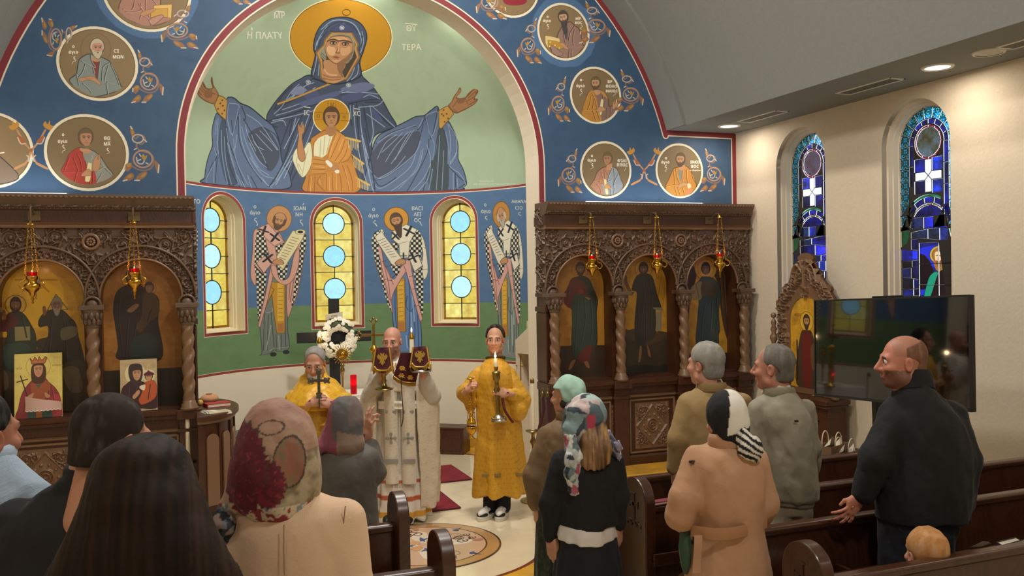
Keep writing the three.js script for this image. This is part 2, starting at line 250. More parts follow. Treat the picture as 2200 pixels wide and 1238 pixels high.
// ---------------------------------------------------------------- painting on the walls
// A Painter draws on a canvas in the coordinates of a study of one part of the picture; map() carries them to the canvas through the real surface.
class Painter {
constructor(ctx, map) { this.c = ctx; this.map = map; }
frame(x0, y0, s, f = (x, y) => [x, y]) { const p = new Painter(this.c, (x, y) => { const [a, b] = f(x, y); return this.map(x0 + a / s, y0 + b / s); }); return p; }
pts(str) { return typeof str === 'string' ? str.trim().split(/\s+/).map((q) => q.split(',').map(Number)) : str; }
curve(p, closed) {
const out = [], n = p.length, g = (i) => closed ? p[(i + n) % n] : p[clamp(i, 0, n - 1)];
for (let i = 0; i < (closed ? n : n - 1); i++) { const [a, b, c, d] = [g(i - 1), g(i), g(i + 1), g(i + 2)]; for (let k = 0; k < 6; k++) { const t = k / 6, t2 = t * t, t3 = t2 * t; out.push([0,1].map((q) => 0.5 * (2 * b[q] + (c[q] - a[q]) * t + (2 * a[q] - 5 * b[q] + 4 * c[q] - d[q]) * t2 + (3 * b[q] - a[q] - 3 * c[q] + d[q]) * t3))); } }
if (!closed) out.push(p[n - 1]); return out;
}
dense(p, closed) { const o = []; for (let i = 0; i < p.length - (closed ? 0 : 1); i++) { const a = p[i], b = p[(i + 1) % p.length]; for (let k = 0; k < 4; k++) o.push([lerp(a[0], b[0], k / 4), lerp(a[1], b[1], k / 4)]); } if (!closed) o.push(p[p.length - 1]); return o; }
path(p, closed) { const c = this.c; c.beginPath(); p.forEach(([x, y], i) => { const [a, b] = this.map(x, y); i ? c.lineTo(a, b) : c.moveTo(a, b); }); if (closed) c.closePath(); }
scaleAt(x, y) { const a = this.map(x, y), b = this.map(x + 1, y), d = this.map(x, y + 1); return Math.sqrt(Math.abs((b[0] - a[0]) * (d[1] - a[1]) - (b[1] - a[1]) * (d[0] - a[0]))); }
fill(str, color, { smooth = true, edge, w = 3 } = {}) { let p = this.pts(str); const q = smooth ? this.curve(p, true) : this.dense(p, true); this.path(q, true); this.c.fillStyle = color; this.c.fill(); if (edge) { this.c.strokeStyle = edge; this.c.lineWidth = w * this.scaleAt(...p[0]); this.c.lineJoin = 'round'; this.c.stroke(); } return this; }
line(str, color, w = 3, smooth = true) { const p = this.pts(str); this.path(smooth ? this.curve(p, false) : this.dense(p, false), false); const c = this.c; c.strokeStyle = color; c.lineWidth = w * this.scaleAt(...p[0]); c.lineCap = c.lineJoin = 'round'; c.stroke(); return this; }
lines(list, color, w) { for (const l of list.split('|')) this.line(l, color, w); return this; }
oval(x, y, rx, ry, color, { edge, w = 3, a0 = 0, a1 = TAU } = {}) { const p = []; for (let i = 0; i < 40; i++) { const a = lerp(a0, a1, i / 40); p.push([x + Math.cos(a) * rx, y + Math.sin(a) * ry]); } this.path(p, true); if (color) { this.c.fillStyle = color; this.c.fill(); } if (edge) { this.c.strokeStyle = edge; this.c.lineWidth = w * this.scaleAt(x, y); this.c.stroke(); } return this; }
clip(str, smooth, draw) { const c = this.c, p = this.pts(str); c.save(); this.path(smooth ? this.curve(p, true) : this.dense(p, true), true); c.clip(); draw(this); c.restore(); return this; }
text(s, x, y, size, color, font = 'sans-serif', weight = '', skew = 0) {
const c = this.c, o = this.map(x, y), a = this.map(x + 4, y), b = this.map(x, y + 4), m = [(a[0] - o[0]) / 4, (a[1] - o[1]) / 4, (b[0] - o[0]) / 4, (b[1] - o[1]) / 4];
c.save(); c.setTransform(m[0], m[1], m[2] - skew * m[0], m[3], o[0], o[1]); c.font = weight + ' ' + size + 'px ' + font; c.textAlign = 'center'; c.fillStyle = color; c.fillText(s, 0,0); c.restore(); return this;
}
checker(str, size, dark, light, angle = 0, smooth = true) {
const p = this.pts(str), xs = p.map((q) => q[0]), ys = p.map((q) => q[1]), x0 = Math.min(...xs), x1 = Math.max(...xs), y0 = Math.min(...ys), y1 = Math.max(...ys), ca = Math.cos(angle), sa = Math.sin(angle), mx = (x0 + x1) / 2, my = (y0 + y1) / 2, R = Math.hypot(x1 - x0, y1 - y0) / 2 / size + 1;
this.fill(str, dark, { smooth });
return this.clip(str, smooth, () => { for (let i = -Math.ceil(R); i <= R; i++) for (let j = -Math.ceil(R); j <= R; j++) if ((i + j) & 1) { const q = [[i, j], [i + 0.9, j], [i + 0.9, j + 0.9], [i, j + 0.9]].map(([a, b]) => [mx + (a * ca - b * sa) * size, my + (a * sa + b * ca) * size]); this.path(q, true); this.c.fillStyle = light; this.c.fill(); } });
}
}
const hitSphere = (x, y) => { const d = ray(x, y).normalize(), o = EYE.clone().sub(V3(APX, APY, APZ)), b = o.dot(d), c = o.dot(o) - APR * APR, t = -b + Math.sqrt(Math.max(0, b * b - c)), p = o.addScaledVector(d, t); return [Math.atan2(p.x, -p.z), Math.asin(clamp(p.y / APR, -1,1))]; };
const hitDrum = (x, y) => { const d = ray(x, y), ox = EYE.x - APX, oz = EYE.z - APZ, a = d.x * d.x + d.z * d.z, b = ox * d.x + oz * d.z, c = ox * ox + oz * oz - APR * APR, t = (-b + Math.sqrt(Math.max(0, b * b - a * c))) / a; return [Math.atan2(ox + d.x * t, -(oz + d.z * t)), EYE.y + d.y * t]; };
const FLESH = '#b98a62', FLESH_D = '#7c5638', FLESH_L = '#d7ac80', GOLD = '#c9962a', OUT = '#3a3230';
function iconFace(p, x, y, rx, ry, { turn = 0, hair = '#5a4634', beard, beardLen = 0.5, skin = FLESH, bald, tilt = 0, fringe = 0.42 } = {}) {
const q = p.frame(x, y, 1, (a, b) => [a * Math.cos(tilt) - b * Math.sin(tilt), a * Math.sin(tilt) + b * Math.cos(tilt)]), t = turn * rx * 0.3, w = rx * 0.07;
q.oval(0,-ry * 0.16, rx * 1.16, ry * 1.02, bald ? skin : hair, { edge: OUT, w });
if (beard && beardLen > 0.2) q.fill([[-rx * 0.8, ry * 0.1], [-rx * 0.72, ry * 0.7], [t - rx * 0.25, ry * (0.85 + beardLen)], [t + rx * 0.25, ry * (0.85 + beardLen)], [rx * 0.72, ry * 0.7], [rx * 0.8, ry * 0.1]], beard, { edge: OUT, w });
q.fill([[-rx * 0.8 + t * 0.5,-ry * fringe], [t, -ry * (fringe + 0.12)], [rx * 0.8 + t * 0.5,-ry * fringe], [rx * 0.82 + t * 0.4, ry * 0.2], [rx * 0.5 + t, ry * 0.72], [t, ry * 0.92], [-rx * 0.5 + t, ry * 0.72], [-rx * 0.82 + t * 0.4, ry * 0.2]], skin);
if (bald) { q.oval(-rx * 0.95,0, rx * 0.25, ry * 0.5, hair); q.oval(rx * 0.95,0, rx * 0.25, ry * 0.5, hair); }
if (beard) { q.fill([[-rx * 0.78 + t * 0.4, ry * 0.15], [-rx * 0.42 + t, ry * 0.42], [t, ry * 0.36], [rx * 0.42 + t, ry * 0.42], [rx * 0.78 + t * 0.4, ry * 0.15], [rx * 0.6 + t, ry * 0.75], [t, ry * (0.98 + beardLen * 0.5)], [-rx * 0.6 + t, ry * 0.75]], beard); q.fill([[t - rx * 0.22, ry * 0.5], [t, ry * 0.46], [t + rx * 0.22, ry * 0.5], [t, ry * 0.6]], '#8d5240'); }
const e = ry * -0.08, ex = rx * 0.36;
for (const s of [-1,1]) { q.line([[t + s * ex - rx * 0.25, e - ry * 0.14], [t + s * ex, e - ry * 0.2], [t + s * ex + rx * 0.25, e - ry * 0.13]], '#40302a', w * 1.1); q.oval(t + s * ex, e, rx * 0.17, ry * 0.065, '#e4d2b4', { edge: '#40302a', w: w * 0.7 }); q.oval(t + s * ex, e, rx * 0.08, ry * 0.06, '#33251f'); }
q.line([[t + turn * rx * 0.1, e - ry * 0.12], [t + turn * rx * 0.16 + rx * 0.03, ry * 0.22], [t - rx * 0.1, ry * 0.27]], FLESH_D, w);
q.line([[t + rx * 0.04, e], [t + rx * 0.06, ry * 0.18]], FLESH_L, w);
if (!beard) { q.line([[t - rx * 0.2, ry * 0.5], [t, ry * 0.48], [t + rx * 0.2, ry * 0.5]], '#8d5240', w * 1.3); }
return q;
}
function folds(p, list, dark, light, w) { for (const l of list.split('|')) { p.line(l, dark, w * 1.6); const q = p.pts(l).map(([x, y]) => [x + w * 1.5, y + w * 0.4]); p.line(q, light, w); } }
// --- the half dome: the Virgin with raised hands and the Child
const domeTex = canvasTex(2048,1024, (c, w, h) => {
c.fillStyle = '#a3b79a'; c.fillRect(0,0, w, h);
const r = rng(5); for (let i = 0; i < 900; i++) { c.fillStyle = `rgba(${r() < 0.5 ? '120,140,110' : '190,200,165'},0.05)`; c.beginPath(); c.ellipse(r() * w, r() * h, 10 + r() * 50,6 + r() * 26, r() * 3,0, TAU); c.fill(); }
const P = new Painter(c, (x, y) => { const [a, e] = hitSphere(x, y); return [(a + DRUM_A) / (2 * DRUM_A) * w, (1 - e / (Math.PI / 2)) * h]; });
const A = P.frame(380,0,2.8205), B = P.frame(600,0,6.188), C = P.frame(410,150,4.585), D = P.frame(560,170,4.953), E = P.frame(780,170,4.953);
B.oval(817,495,690,522, '#efe3b8').oval(817,495,676,508, '#5a4416').oval(817,495,668,500, '#c08d22');
B.oval(892,165,52,40, null, { edge: '#5a4416', w: 9 });
const R0 = '#48546c', R1 = '#5e7090', R2 = '#8ea2bd', RD = '#343d4d', RV = '#505a82';
A.fill('812,455 750,478 690,515 632,575 580,640 545,705 560,760 620,860 600,1130 640,1172 1180,1168 1180,860 1270,790 1330,765 1290,690 1240,600 1180,520 1130,470 1110,455 1000,470', R0, { edge: '#27303c', w: 6 });
C.fill('352,300 380,270 430,282 490,330 590,375 730,490 800,545 850,640 880,760 900,900 980,1060 900,1180 150,1120 138,1060 148,960 175,850 212,745 208,620 225,510 262,425 340,500', R1, { edge: '#27303c', w: 9 });
E.fill('800,298 720,335 655,385 560,400 460,450 300,530 180,590 120,680 60,900 20,1050 60,1195 990,1180 1060,1150 1100,1120 1090,1040 1060,950 1015,860 1010,780 1010,700 985,600 950,520 900,450 820,520', R1, { edge: '#27303c', w: 9 });
C.fill('560,640 700,560 800,640 870,780 860,900 780,1000 680,900 600,760', '#474f60').fill('300,500 340,520 420,900 470,1100 360,1130 290,900 270,700', '#45546a');
E.fill('110,760 260,620 420,600 600,560 560,760 420,900 250,1020 120,1040 85,900', '#4b5265').fill('800,540 850,520 900,760 900,1180 720,1180 700,960 780,760', '#434f57');
const dk = '#333c4c', lt = '#93a8c2', mid = '#748aa8';
C.lines('262,430 340,500 350,760 400,1000 480,1150|400,500 420,620 470,430|470,470 480,700 560,900 700,1100|520,480 640,700 760,960|500,360 540,470 520,500|360,560 380,720 520,1110|210,750 260,840 200,950 150,1100|260,870 240,1110|300,640 320,900 380,1130|590,1050 650,1160|700,560 830,640 880,760', dk, 8);
C.lines('380,330 470,345 460,420 410,640 360,480 372,340|410,640 415,650|455,640 430,800 420,780|480,440 500,700 600,950 740,1120 800,1160|550,440 680,530 800,700 860,790|270,480 260,640 270,830|225,760 255,840|210,960 160,1060 155,1110|230,900 225,1110|330,660 345,900 400,1130|360,720 420,950 500,1140|600,640 640,740 720,790|620,700 700,830 740,920|580,720 660,880 745,965|560,760 640,940 770,1040|580,860 700,1030 830,1070|700,1060 800,1140 980,900|640,630 720,720 800,800|680,600 780,700 850,790|540,540 560,640 640,800|500,1090 540,1170|560,1040 600,1170', lt, 6);
C.lines('420,680 450,900 560,1130|300,600 310,840 360,1120|350,580 380,760 470,1130|500,560 560,760 690,1000|250,500 240,640', mid, 12);
E.lines('650,390 700,540 730,630 800,300|660,420 600,520 580,540|560,500 420,530 260,590 140,690|640,480 560,760 420,920 200,1060 130,1040|700,640 690,760 600,960 470,1190|800,560 760,780 700,960 640,1190|860,540 905,760 920,930|920,940 1040,1060 1095,1110 960,1190|980,1010 985,1150|60,900 110,1040 190,1140 350,1050', dk, 8);
E.lines('670,385 785,345 795,420 730,610 670,420|560,490 470,520 300,580 150,680|540,540 400,760 300,900|480,560 340,720 240,880|420,570 300,690 200,780|360,590 240,680 150,850|510,550 430,680 340,860|610,660 560,780 400,930 180,1060 70,960|450,820 330,960 160,1060|560,800 480,960 200,1160 100,1090|640,740 580,960 400,1120 300,1190|680,700 720,880 640,1060 520,1190|720,900 690,1060 590,1190|815,600 805,800 780,1180|860,760 850,960 840,1180|900,470 930,640 925,900 1000,780|910,480 985,600 1000,700 985,800 920,920 1020,1000 1090,1110 1060,1150|960,1000 960,1190|1000,1060 1010,1170|640,420 590,520 620,470', lt, 6);
E.lines('880,560 905,700 905,900|740,960 700,1180|620,760 560,960 380,1170|700,560 760,700 740,860', mid, 12);
A.lines('820,480 720,560 640,640|700,520 640,580 590,660|600,660 720,600 900,520 1010,490|620,690 800,640 1000,570 1200,540|560,730 700,690 900,610|1240,600 1130,610 1040,630|1130,640 1150,760 1170,860|1180,640 1290,760|1190,680 1310,770|600,740 560,745 610,775|700,710 680,830|690,720 630,880|760,700 690,850 640,1010|830,680 740,900 690,1060|560,1130 640,1000 740,720|700,1090 760,960 800,840|1040,640 1060,760|1090,620 1100,800 1130,1100|1060,620 1080,700|1140,780 1180,1000 1200,1150|1140,620 1240,620', dk, 7);
A.lines('830,500 760,530 700,590 640,620|790,510 730,560 660,610|740,510 690,560 640,640 590,690|720,545 780,560 840,530|600,700 760,650 940,580 1060,550 1190,520|640,665 800,610 960,560 1110,530|580,730 700,705 830,670|1000,560 1130,560 1220,570|1130,590 1170,575 1230,600|1100,650 1210,640 1250,610|1150,690 1260,770|1180,640 1320,770|1110,680 1120,800 1160,960|1170,640 1190,800 1170,880|570,745 640,730 660,760|720,720 700,800 720,715|760,740 700,900 600,1090|800,700 720,920 650,1080|840,720 790,860 720,1020|740,720 650,900|1070,640 1085,820 1120,1000 1160,1140|1050,640 1055,720|1120,820 1150,1000 1190,1160|1140,900 1170,1080|600,1120 700,940', lt, 5);
A.fill('690,570 745,520 800,560 770,572', '#7e89ad').fill('770,560 830,540 860,580 790,600', RV).fill('990,540 1120,500 1200,520 1120,560', '#6b7699').fill('1010,580 1120,560 1110,600 1010,615', RV).fill('750,620 960,555 985,575 800,640', '#59648c').fill('1180,650 1250,730 1200,720', RV);
A.line('612,630 720,592 860,535 1000,480', '#8b6a35', 13).line('612,630 720,592 860,535 1000,480', '#c79a4e', 8);
A.fill('990,105 920,118 868,160 838,220 828,290 838,340 815,455 870,490 925,505 1005,505 1112,460 1108,380 1130,310 1150,240 1145,190 1110,140 1050,110', R0, { edge: '#27303c', w: 6 });
B.lines('560,390 700,280 860,270 1000,330 1080,460|500,600 540,480 640,340|480,660 500,560 560,480|1100,420 1120,560 1080,700|1040,380 1090,520 1080,640|700,410 740,350 860,310|500,740 480,880 450,990|530,860 520,1000|1000,900 960,1000 900,1080|1050,860 1040,980 960,1060', lt, 12);
B.lines('600,400 760,300 940,310 1040,440|520,640 560,520 640,420|490,900 470,1000|1040,700 1090,600 1110,480', dk, 14);
B.fill('690,415 740,350 840,316 930,335 980,420', '#454e74', { edge: dk, w: 8 });
const hoodIn = '690,425 970,430 1060,590 1040,640 1075,765 900,1060 640,1110 545,1040 530,830 480,700 585,590 600,520';
B.fill(hoodIn, '#8a6a3c', { smooth: false }).fill('700,440 955,445 1040,590 1022,640 1052,760 890,1045 650,1090 565,1025 552,820 502,705 600,600 620,530', '#c09358', { smooth: false });
B.fill('712,460 945,462 1015,590 1000,660 1030,760 880,1030 800,1045 640,1050 585,1015 572,800 530,712 618,600 640,540', '#4b4138', { smooth: false });
B.fill('700,470 820,450 950,470 1000,580 990,690 960,780 880,840 860,600 640,560 620,800 545,740 540,690 610,610 650,530', '#8f937f');
B.lines('690,490 820,470 950,492|560,700 620,760|550,720 610,790|940,760 980,690|920,800 970,740|900,830 950,790', '#6c6f60', 9);
B.fill('610,800 590,900 565,990 600,1050 720,1100 860,1050 840,960 870,840', FLESH).fill('770,860 880,820 840,960 850,1020 800,980', '#8d6a4c').lines('575,990 680,1025 850,1020|590,1040 700,1065 820,1050', '#8a5f40', 9).line('600,930 660,990 760,1000', FLESH_L, 16);
B.fill('560,1050 680,1080 860,1050 720,1110', '#c9955a');
B.fill('650,540 700,490 820,475 930,500 975,580 975,660 950,740 880,820 800,850 720,835 650,770 615,690 612,620', FLESH, { edge: '#6b4a33', w: 7 });
B.fill('640,620 680,610 740,640 740,720 690,740 640,700', FLESH_L).fill('820,640 930,610 940,700 860,740 820,720', '#cb9f74').fill('890,760 960,690 930,790 830,848 770,840', '#91694a').fill('690,505 820,490 900,510 880,540 720,530', '#cda177').fill('700,800 760,785 820,800 760,835', '#cb9f74');
B.line('640,545 720,522 790,545 860,538 960,565', '#4a372b', 15).line('780,545 790,600 760,690 752,700 800,705 800,690', '#7a5238', 9).line('795,560 785,680', FLESH_L, 12);
for (const [x, y] of [[718,572], [878,586]]) B.oval(x, y, 48,22, '#7d5b44').oval(x, y, 38,15, '#e2d3b9', { edge: '#3a2a22', w: 7 }).oval(x + 2, y, 15,15, '#3a2a22').line([[x - 46, y - 14], [x, y - 26], [x + 46, y - 8]], '#4a372b', 8);
B.fill('712,758 755,742 800,762 760,775', '#a3604a').line('712,760 755,762 800,762', '#6d3d30', 7).line('730,790 760,782 792,792', '#8a5f40', 8).lines('680,610 700,618 745,600|840,625 880,630 920,612', '#8a5f40', 6);
for (const [x, y] of [[833,370], [385,1090], [920,1130]]) { for (let k = 0; k < 4; k++) { const a = k * Math.PI / 4; B.line([[x - Math.cos(a) * 30, y - Math.sin(a) * 24], [x + Math.cos(a) * 30, y + Math.sin(a) * 24]], '#dfe3e6', 5); } B.oval(x, y, 32,26, null, { edge: '#dfe3e6', w: 4 }); }
C.fill('275,252 320,268 358,300 345,495 300,460 255,410 232,350', '#c2994e', { smooth: false, edge: '#6e4f24', w: 6 }); for (const [x, y] of [[310,300], [315,355], [268,385], [308,432], [290,330], [330,400]]) C.oval(x, y, 9,9, '#7c3b31');
C.fill('70,130 85,92 105,95 140,150 155,180 200,182 212,175 195,110 205,66 215,90 225,150 255,200 275,255 240,320 225,340 150,315 90,275 62,235 50,200 58,180 75,210 58,160', FLESH_D).fill('80,130 98,102 118,150 150,190 205,190 235,180 262,250 225,325 150,300 95,262 68,215 90,230 70,150', '#a97b54');
C.lines('60,190 80,225 105,245|62,130 95,190 125,225|75,100 110,170 140,210|100,96 130,160 155,180|210,180 205,220 240,240|200,80 212,160', '#6b4a33', 5).fill('150,200 200,200 210,260 160,280 130,250', '#8d6547');
E.fill('805,335 880,292 910,285 965,370 830,530 808,510', '#c2994e', { smooth: false, edge: '#6e4f24', w: 6 }); for (const [x, y] of [[858,330], [856,390], [905,420], [868,455], [838,372], [890,370]]) E.oval(x, y, 9,9, '#7c3b31');
E.fill('905,290 940,240 965,185 1005,130 1025,92 1042,98 1040,140 1000,195 1080,195 1120,150 1175,105 1215,112 1225,140 1190,200 1222,215 1190,265 1120,310 1060,340 980,365', FLESH_D).fill('920,285 950,240 975,190 1030,110 1034,140 990,205 1085,205 1180,115 1208,125 1160,200 1200,150 1175,220 1215,220 1170,270 1060,325 985,350', '#a97b54');
E.lines('1085,205 1110,255 1120,270|1120,200 1200,130|1100,240 1180,190|1125,275 1215,222|1000,200 995,240 950,300|960,320 1000,345', '#6b4a33', 5).fill('1000,205 1080,210 1070,250 1010,260', '#8d6547');
D.oval(752,398,199,192, '#efe3b8').oval(752,398,188,181, '#c08d22');
D.lines('718,225 715,330|800,225 800,330|575,355 660,355|575,432 665,432|940,370 850,365|940,445 850,440', '#9a6b1c', 6); D.text('ω', 758,280,60, '#6a4a18').text('Ο', 615,412,50, '#6a4a18').text('Ν', 888,420,44, '#6a4a18');
D.fill('690,540 550,620 530,660 470,760 480,1020 480,1200 1030,1200 1010,960 960,780 930,640 850,570 800,540', '#b97f3c', { edge: '#4d3a24', w: 6 });
D.fill('535,690 500,680 460,740 385,735 345,810 350,890 440,1045 520,960 550,830', '#d8d6b4', { edge: '#6f6a50', w: 5 }).fill('600,640 690,595 780,600 740,740 700,800 640,840 570,830 570,700', '#dbd9b8');
D.lines('640,640 630,830|680,610 670,800|740,620 700,790|440,780 380,860 430,1030|500,760 470,880 440,1030|400,900 440,980', '#a5a27e', 6);
D.fill('395,520 400,470 425,510 450,470 470,520 460,570 440,605 455,720 475,820 460,870 430,875 400,830 390,720 405,605', '#b28256', { edge: '#5d402b', w: 5 });
D.fill('560,820 700,870 690,990 560,1010 540,940', '#c18a44').fill('750,660 800,560 920,650 960,800 840,890 720,850 710,780', '#c98f47').fill('830,890 980,920 1010,1200 700,1200 690,1010 760,980', '#c2863f');
D.lines('800,580 750,700 710,840|850,600 800,720 740,850|900,640 860,760 790,870|930,700 900,800 830,900|960,800 930,860 860,890|560,850 690,870|550,900 690,910|545,960 690,960|560,1010 690,1005|520,1020 500,1190|580,1030 570,1190|640,1030 600,1100 680,1190|700,1010 700,1190|760,1000 770,1190|820,930 850,1050 860,1190|870,920 920,1060 940,1190|920,920 970,1060 980,1190|600,640 560,700 560,820', '#8c5626', 6);
D.lines('820,600 770,700 735,820|880,640 830,760|540,1040 530,1190|620,1060 640,1120|730,1040 735,1190|800,960 810,1180|900,960 950,1180|580,930 680,940', '#dfae66', 6);
D.fill('760,910 820,905 830,950 780,975 730,940', '#b28256').fill('690,880 715,862 765,910 740,940', '#e2dfcf').fill('790,975 830,965 835,1000 800,1000', '#e2dfcf');
D.fill('700,500 695,560 740,610 800,570 795,500', '#a97850'); iconFace(D, 752,415,75,105, { hair: '#5c4432', skin: '#b58860', fringe: 0.5 });
D.fill('905,615 1055,650 1050,670 915,635', '#d0ab5c').fill('970,800 1095,890 1085,905 985,825', '#d0ab5c').fill('1020,1045 1155,1115 1150,1135 1030,1065', '#d0ab5c');
for (let i = 0; i < 7; i++) { D.line([[935 + i * 18,645 + i * 4], [935 + i * 18,730 + (i % 3) * 14]], '#d9bd78', 7); D.line([[990 + i * 15,830 + i * 10], [995 + i * 15,930 + i * 12]], '#d9bd78', 7); D.line([[1035 + i * 17,1070 + i * 8], [1035 + i * 17,1150 + i * 6]], '#d9bd78', 7); }
const LT = '#e6e4d2'; A.text('ΜΡ', 622,110,52, LT, 'sans-serif', '', -0.12).line('600,68 650,72', LT, 5).text('Η ΠΛΑΤΥ', 530,236,58, LT, 'sans-serif', '', -0.12).line('452,168 456,180', LT, 6).text('ΘΥ', 1420,188,50, LT).line('1385,142 1455,148', LT, 5).text('ΤΕΡΑ', 1422,304,54, LT);
A.text('ΙC', 787,697,40, LT).line('772,648 808,652', LT, 4).text('ΧC', 1090,702,40, LT).line('1075,658 1108,662', LT, 4);
A.text('DONATED BY', 1878,1104,15, '#c9d0b4').text('MR. ANDREAS PHOTINOS KOUKLIADIS', 1930,1122,15, '#c9d0b4');
});
// --- the drum: four bishops between the windows
const drumTex = canvasTex(2048,2048, (c, w, h) => {
const my = (y) => (1 - y / APY) * h, mx = (a) => (a + DRUM_A) / (2 * DRUM_A) * w;
c.fillStyle = '#e2d9c4'; c.fillRect(0,0, w, h); c.fillStyle = '#4f7097'; c.fillRect(0,0, w, my(1.8)); c.fillStyle = '#66865a'; c.fillRect(0, my(1.8), w, my(1.08) - my(1.8));
const r = rng(8); for (let i = 0; i < 1400; i++) { const y = r() * my(1.09); c.fillStyle = `rgba(${r() < 0.5 ? '30,50,60' : '150,170,170'},0.035)`; c.beginPath(); c.ellipse(r() * w, y, 8 + r() * 40,8 + r() * 30, r() * 3,0, TAU); c.fill(); }
const P = new Painter(c, (x, y) => { const [a, Y] = hitDrum(x, y); return [mx(a), my(Y)]; });
for (const [y0, y1, q] of [[1.055,1.095, '#e8dcc0'], [1.063,1.09, '#8c3a3a'], [3.165,3.2, '#e8dcc0'], [3.175,3.2, '#8c3a3a']]) { c.fillStyle = q; c.fillRect(0, my(y1), w, my(y0) - my(y1)); }
for (const a of APW) for (const [k, q] of [[0.046, '#e8dcc0'], [0.040, '#8c3a3a'], [0.008, '#e8dcc0']]) { c.beginPath(); archPts(AW.hw + k, AW.top + k, AW.sill - k).forEach(([x, y], i) => { const X = mx(a + x / APR), Y = my(y); i ? c.lineTo(X, Y) : c.moveTo(X, Y); }); c.closePath(); c.fillStyle = q; c.fill(); }
const DK = '#23292b', LTc = '#ddd7c0', PK = '#c99a8c', WH = '#dcd6c2';
const cross = (p, x, y, s, a, col = DK) => { for (const b of [0, Math.PI / 2]) p.line([[x - Math.cos(a + b) * s, y - Math.sin(a + b) * s], [x + Math.cos(a + b) * s, y + Math.sin(a + b) * s]], col, s * 0.34, false); };
// John, frame of the second study
const J = P.frame(530,430,3.643);
J.oval(254,146,100,104, '#7d4f36').oval(254,146,95,99, '#bb8a5a');
J.fill('110,820 105,1000 120,1190 100,1215 190,1195 220,1160 240,1185 330,1160 320,1000 310,640 200,600', '#6f7a72', { edge: '#39423d', w: 4 });
J.lines('140,860 130,1180|170,900 160,1180|190,870 215,1150|230,1050 235,1170|270,1050 270,1170|300,900 305,1150', '#454f4a', 5).lines('160,880 200,870 210,820|150,1180 190,980|250,1060 255,1170|180,1180 215,1165 330,1150', '#9aa49a', 5);
J.oval(208,1208,26,17, '#2b2c2e').oval(308,1190,26,16, '#2b2c2e');
J.fill('185,640 300,650 300,1040 235,1040 215,900', '#b98b2e', { smooth: false, edge: '#6b4a1c', w: 4 }).fill('240,650 285,650 290,945 240,950', '#d3a83c', { smooth: false }).fill('242,970 290,965 290,1030 242,1030', '#a8703e', { smooth: false }); for (let i = 0; i < 8; i++) J.line([[250,690 + i * 32], [280,690 + i * 32]], '#6b4a1c', 4);
J.fill('160,660 215,700 180,770 150,840 138,820', '#b98b2e', { smooth: false, edge: '#6b4a1c', w: 4 });
J.fill('55,250 45,400 30,590 70,665 75,500 90,250', PK, { edge: '#6e4f48', w: 4 });
J.checker('95,235 70,300 62,500 75,640 85,850 100,990 150,640 170,380 140,270', 20, DK, LTc);
J.checker('225,370 250,345 300,340 340,420 330,470 300,620 250,640 230,540', 20, DK, LTc);
J.fill('405,250 460,270 462,340 440,500 400,720 360,830 320,915 315,670 370,440', PK, { edge: '#6e4f48', w: 4 });
J.checker('430,260 462,275 460,360 430,540 390,730 350,840 370,700 405,480', 20, DK, LTc);
J.lines('380,430 350,560 330,780|400,400 380,560 340,800', '#8e5f56', 5);
J.fill('150,250 230,210 300,330 220,365 245,470 215,560 160,800 105,1000 88,985 150,720 190,500 150,330', PK, { smooth: false, edge: '#6e4f48', w: 4 }).fill('190,520 230,520 260,620 330,600 370,430 410,380 405,520 350,640 280,660 210,600', PK, { edge: '#6e4f48', w: 4 });
J.fill('85,220 170,185 290,320 215,360 150,300', '#d0a496', { smooth: false, edge: '#6e4f48', w: 4 });
cross(J, 135,240,38,0.35); cross(J, 220,290,42,0.65);
J.fill('145,430 215,470 130,580 60,510', '#d0a496', { smooth: false, edge: '#6e4f48', w: 4 }); cross(J, 165,455,44,0.9); J.lines('60,510 115,580|75,495 130,570', DK, 5);
J.fill('360,240 455,260 440,300 285,545 240,500 235,440', '#d9cfa4', { smooth: false, edge: '#7c6f48', w: 4 }); J.oval(420,250,40,20, '#d9cfa4', { edge: '#7c6f48', w: 4 }).oval(420,250,22,11, DK);
for (let i = 0; i < 9; i++) J.line([[355 - i * 12,290 + i * 20], [405 - i * 13,305 + i * 20]], '#8f8462', 7, false);
J.fill('205,480 250,458 285,480 280,505 210,500', FLESH, { edge: '#5d402b', w: 4 });
J.fill('195,180 240,230 260,240 215,215', FLESH); iconFace(J, 255,165,44,58, { hair: '#5b4632', beard: '#5b4632', beardLen: 0.35, tilt: 0.3, bald: true, turn: -0.2 });
const LT = '#d8d6c8'; J.text('ο', 65,65,44, LT).text('άγιο', 65,112,42, LT).text('ς', 68,165,48, LT).line('75,165 85,190 80,200', LT, 4).text('ΙΩΑΝ', 415,80,42, LT).text('ΝΗ', 410,128,42, LT).text('ς', 425,180,48, LT).line('430,180 440,200', LT, 4).line('440,38 446,26', LT, 4);
// Basil and Athanasius stand the same way
function bishop(p, robe, robeD, robeL, stole, hair, beard, beardLen, halo) {
p.oval(224,150,98,96, '#6b4a1c').oval(224,150,93,91, halo);
p.fill('195,610 190,860 210,1060 200,1170 300,1190 415,1170 412,900 400,600 330,560', robe, { edge: '#2c3440', w: 4 });
p.lines('215,640 215,860 235,1120|320,600 330,800 320,1150|350,850 370,1000 360,1150|390,900 400,1150|310,750 300,830 340,870 370,820', robeD, 6).lines('335,600 350,760 365,950|240,1060 240,1150|300,1060 310,1160|340,880 350,1100', robeL, 6);
p.fill('225,620 290,610 298,1030 235,1030', '#b98b2e', { smooth: false, edge: '#6b4a1c', w: 4 }).fill('233,640 282,635 285,940 238,945', '#d3a83c', { smooth: false }).fill('240,960 288,955 290,1020 243,1020', '#b1773e', { smooth: false }); for (let i = 0; i < 8; i++) p.line([[245,670 + i * 34], [275,668 + i * 34]], '#6b4a1c', 4);
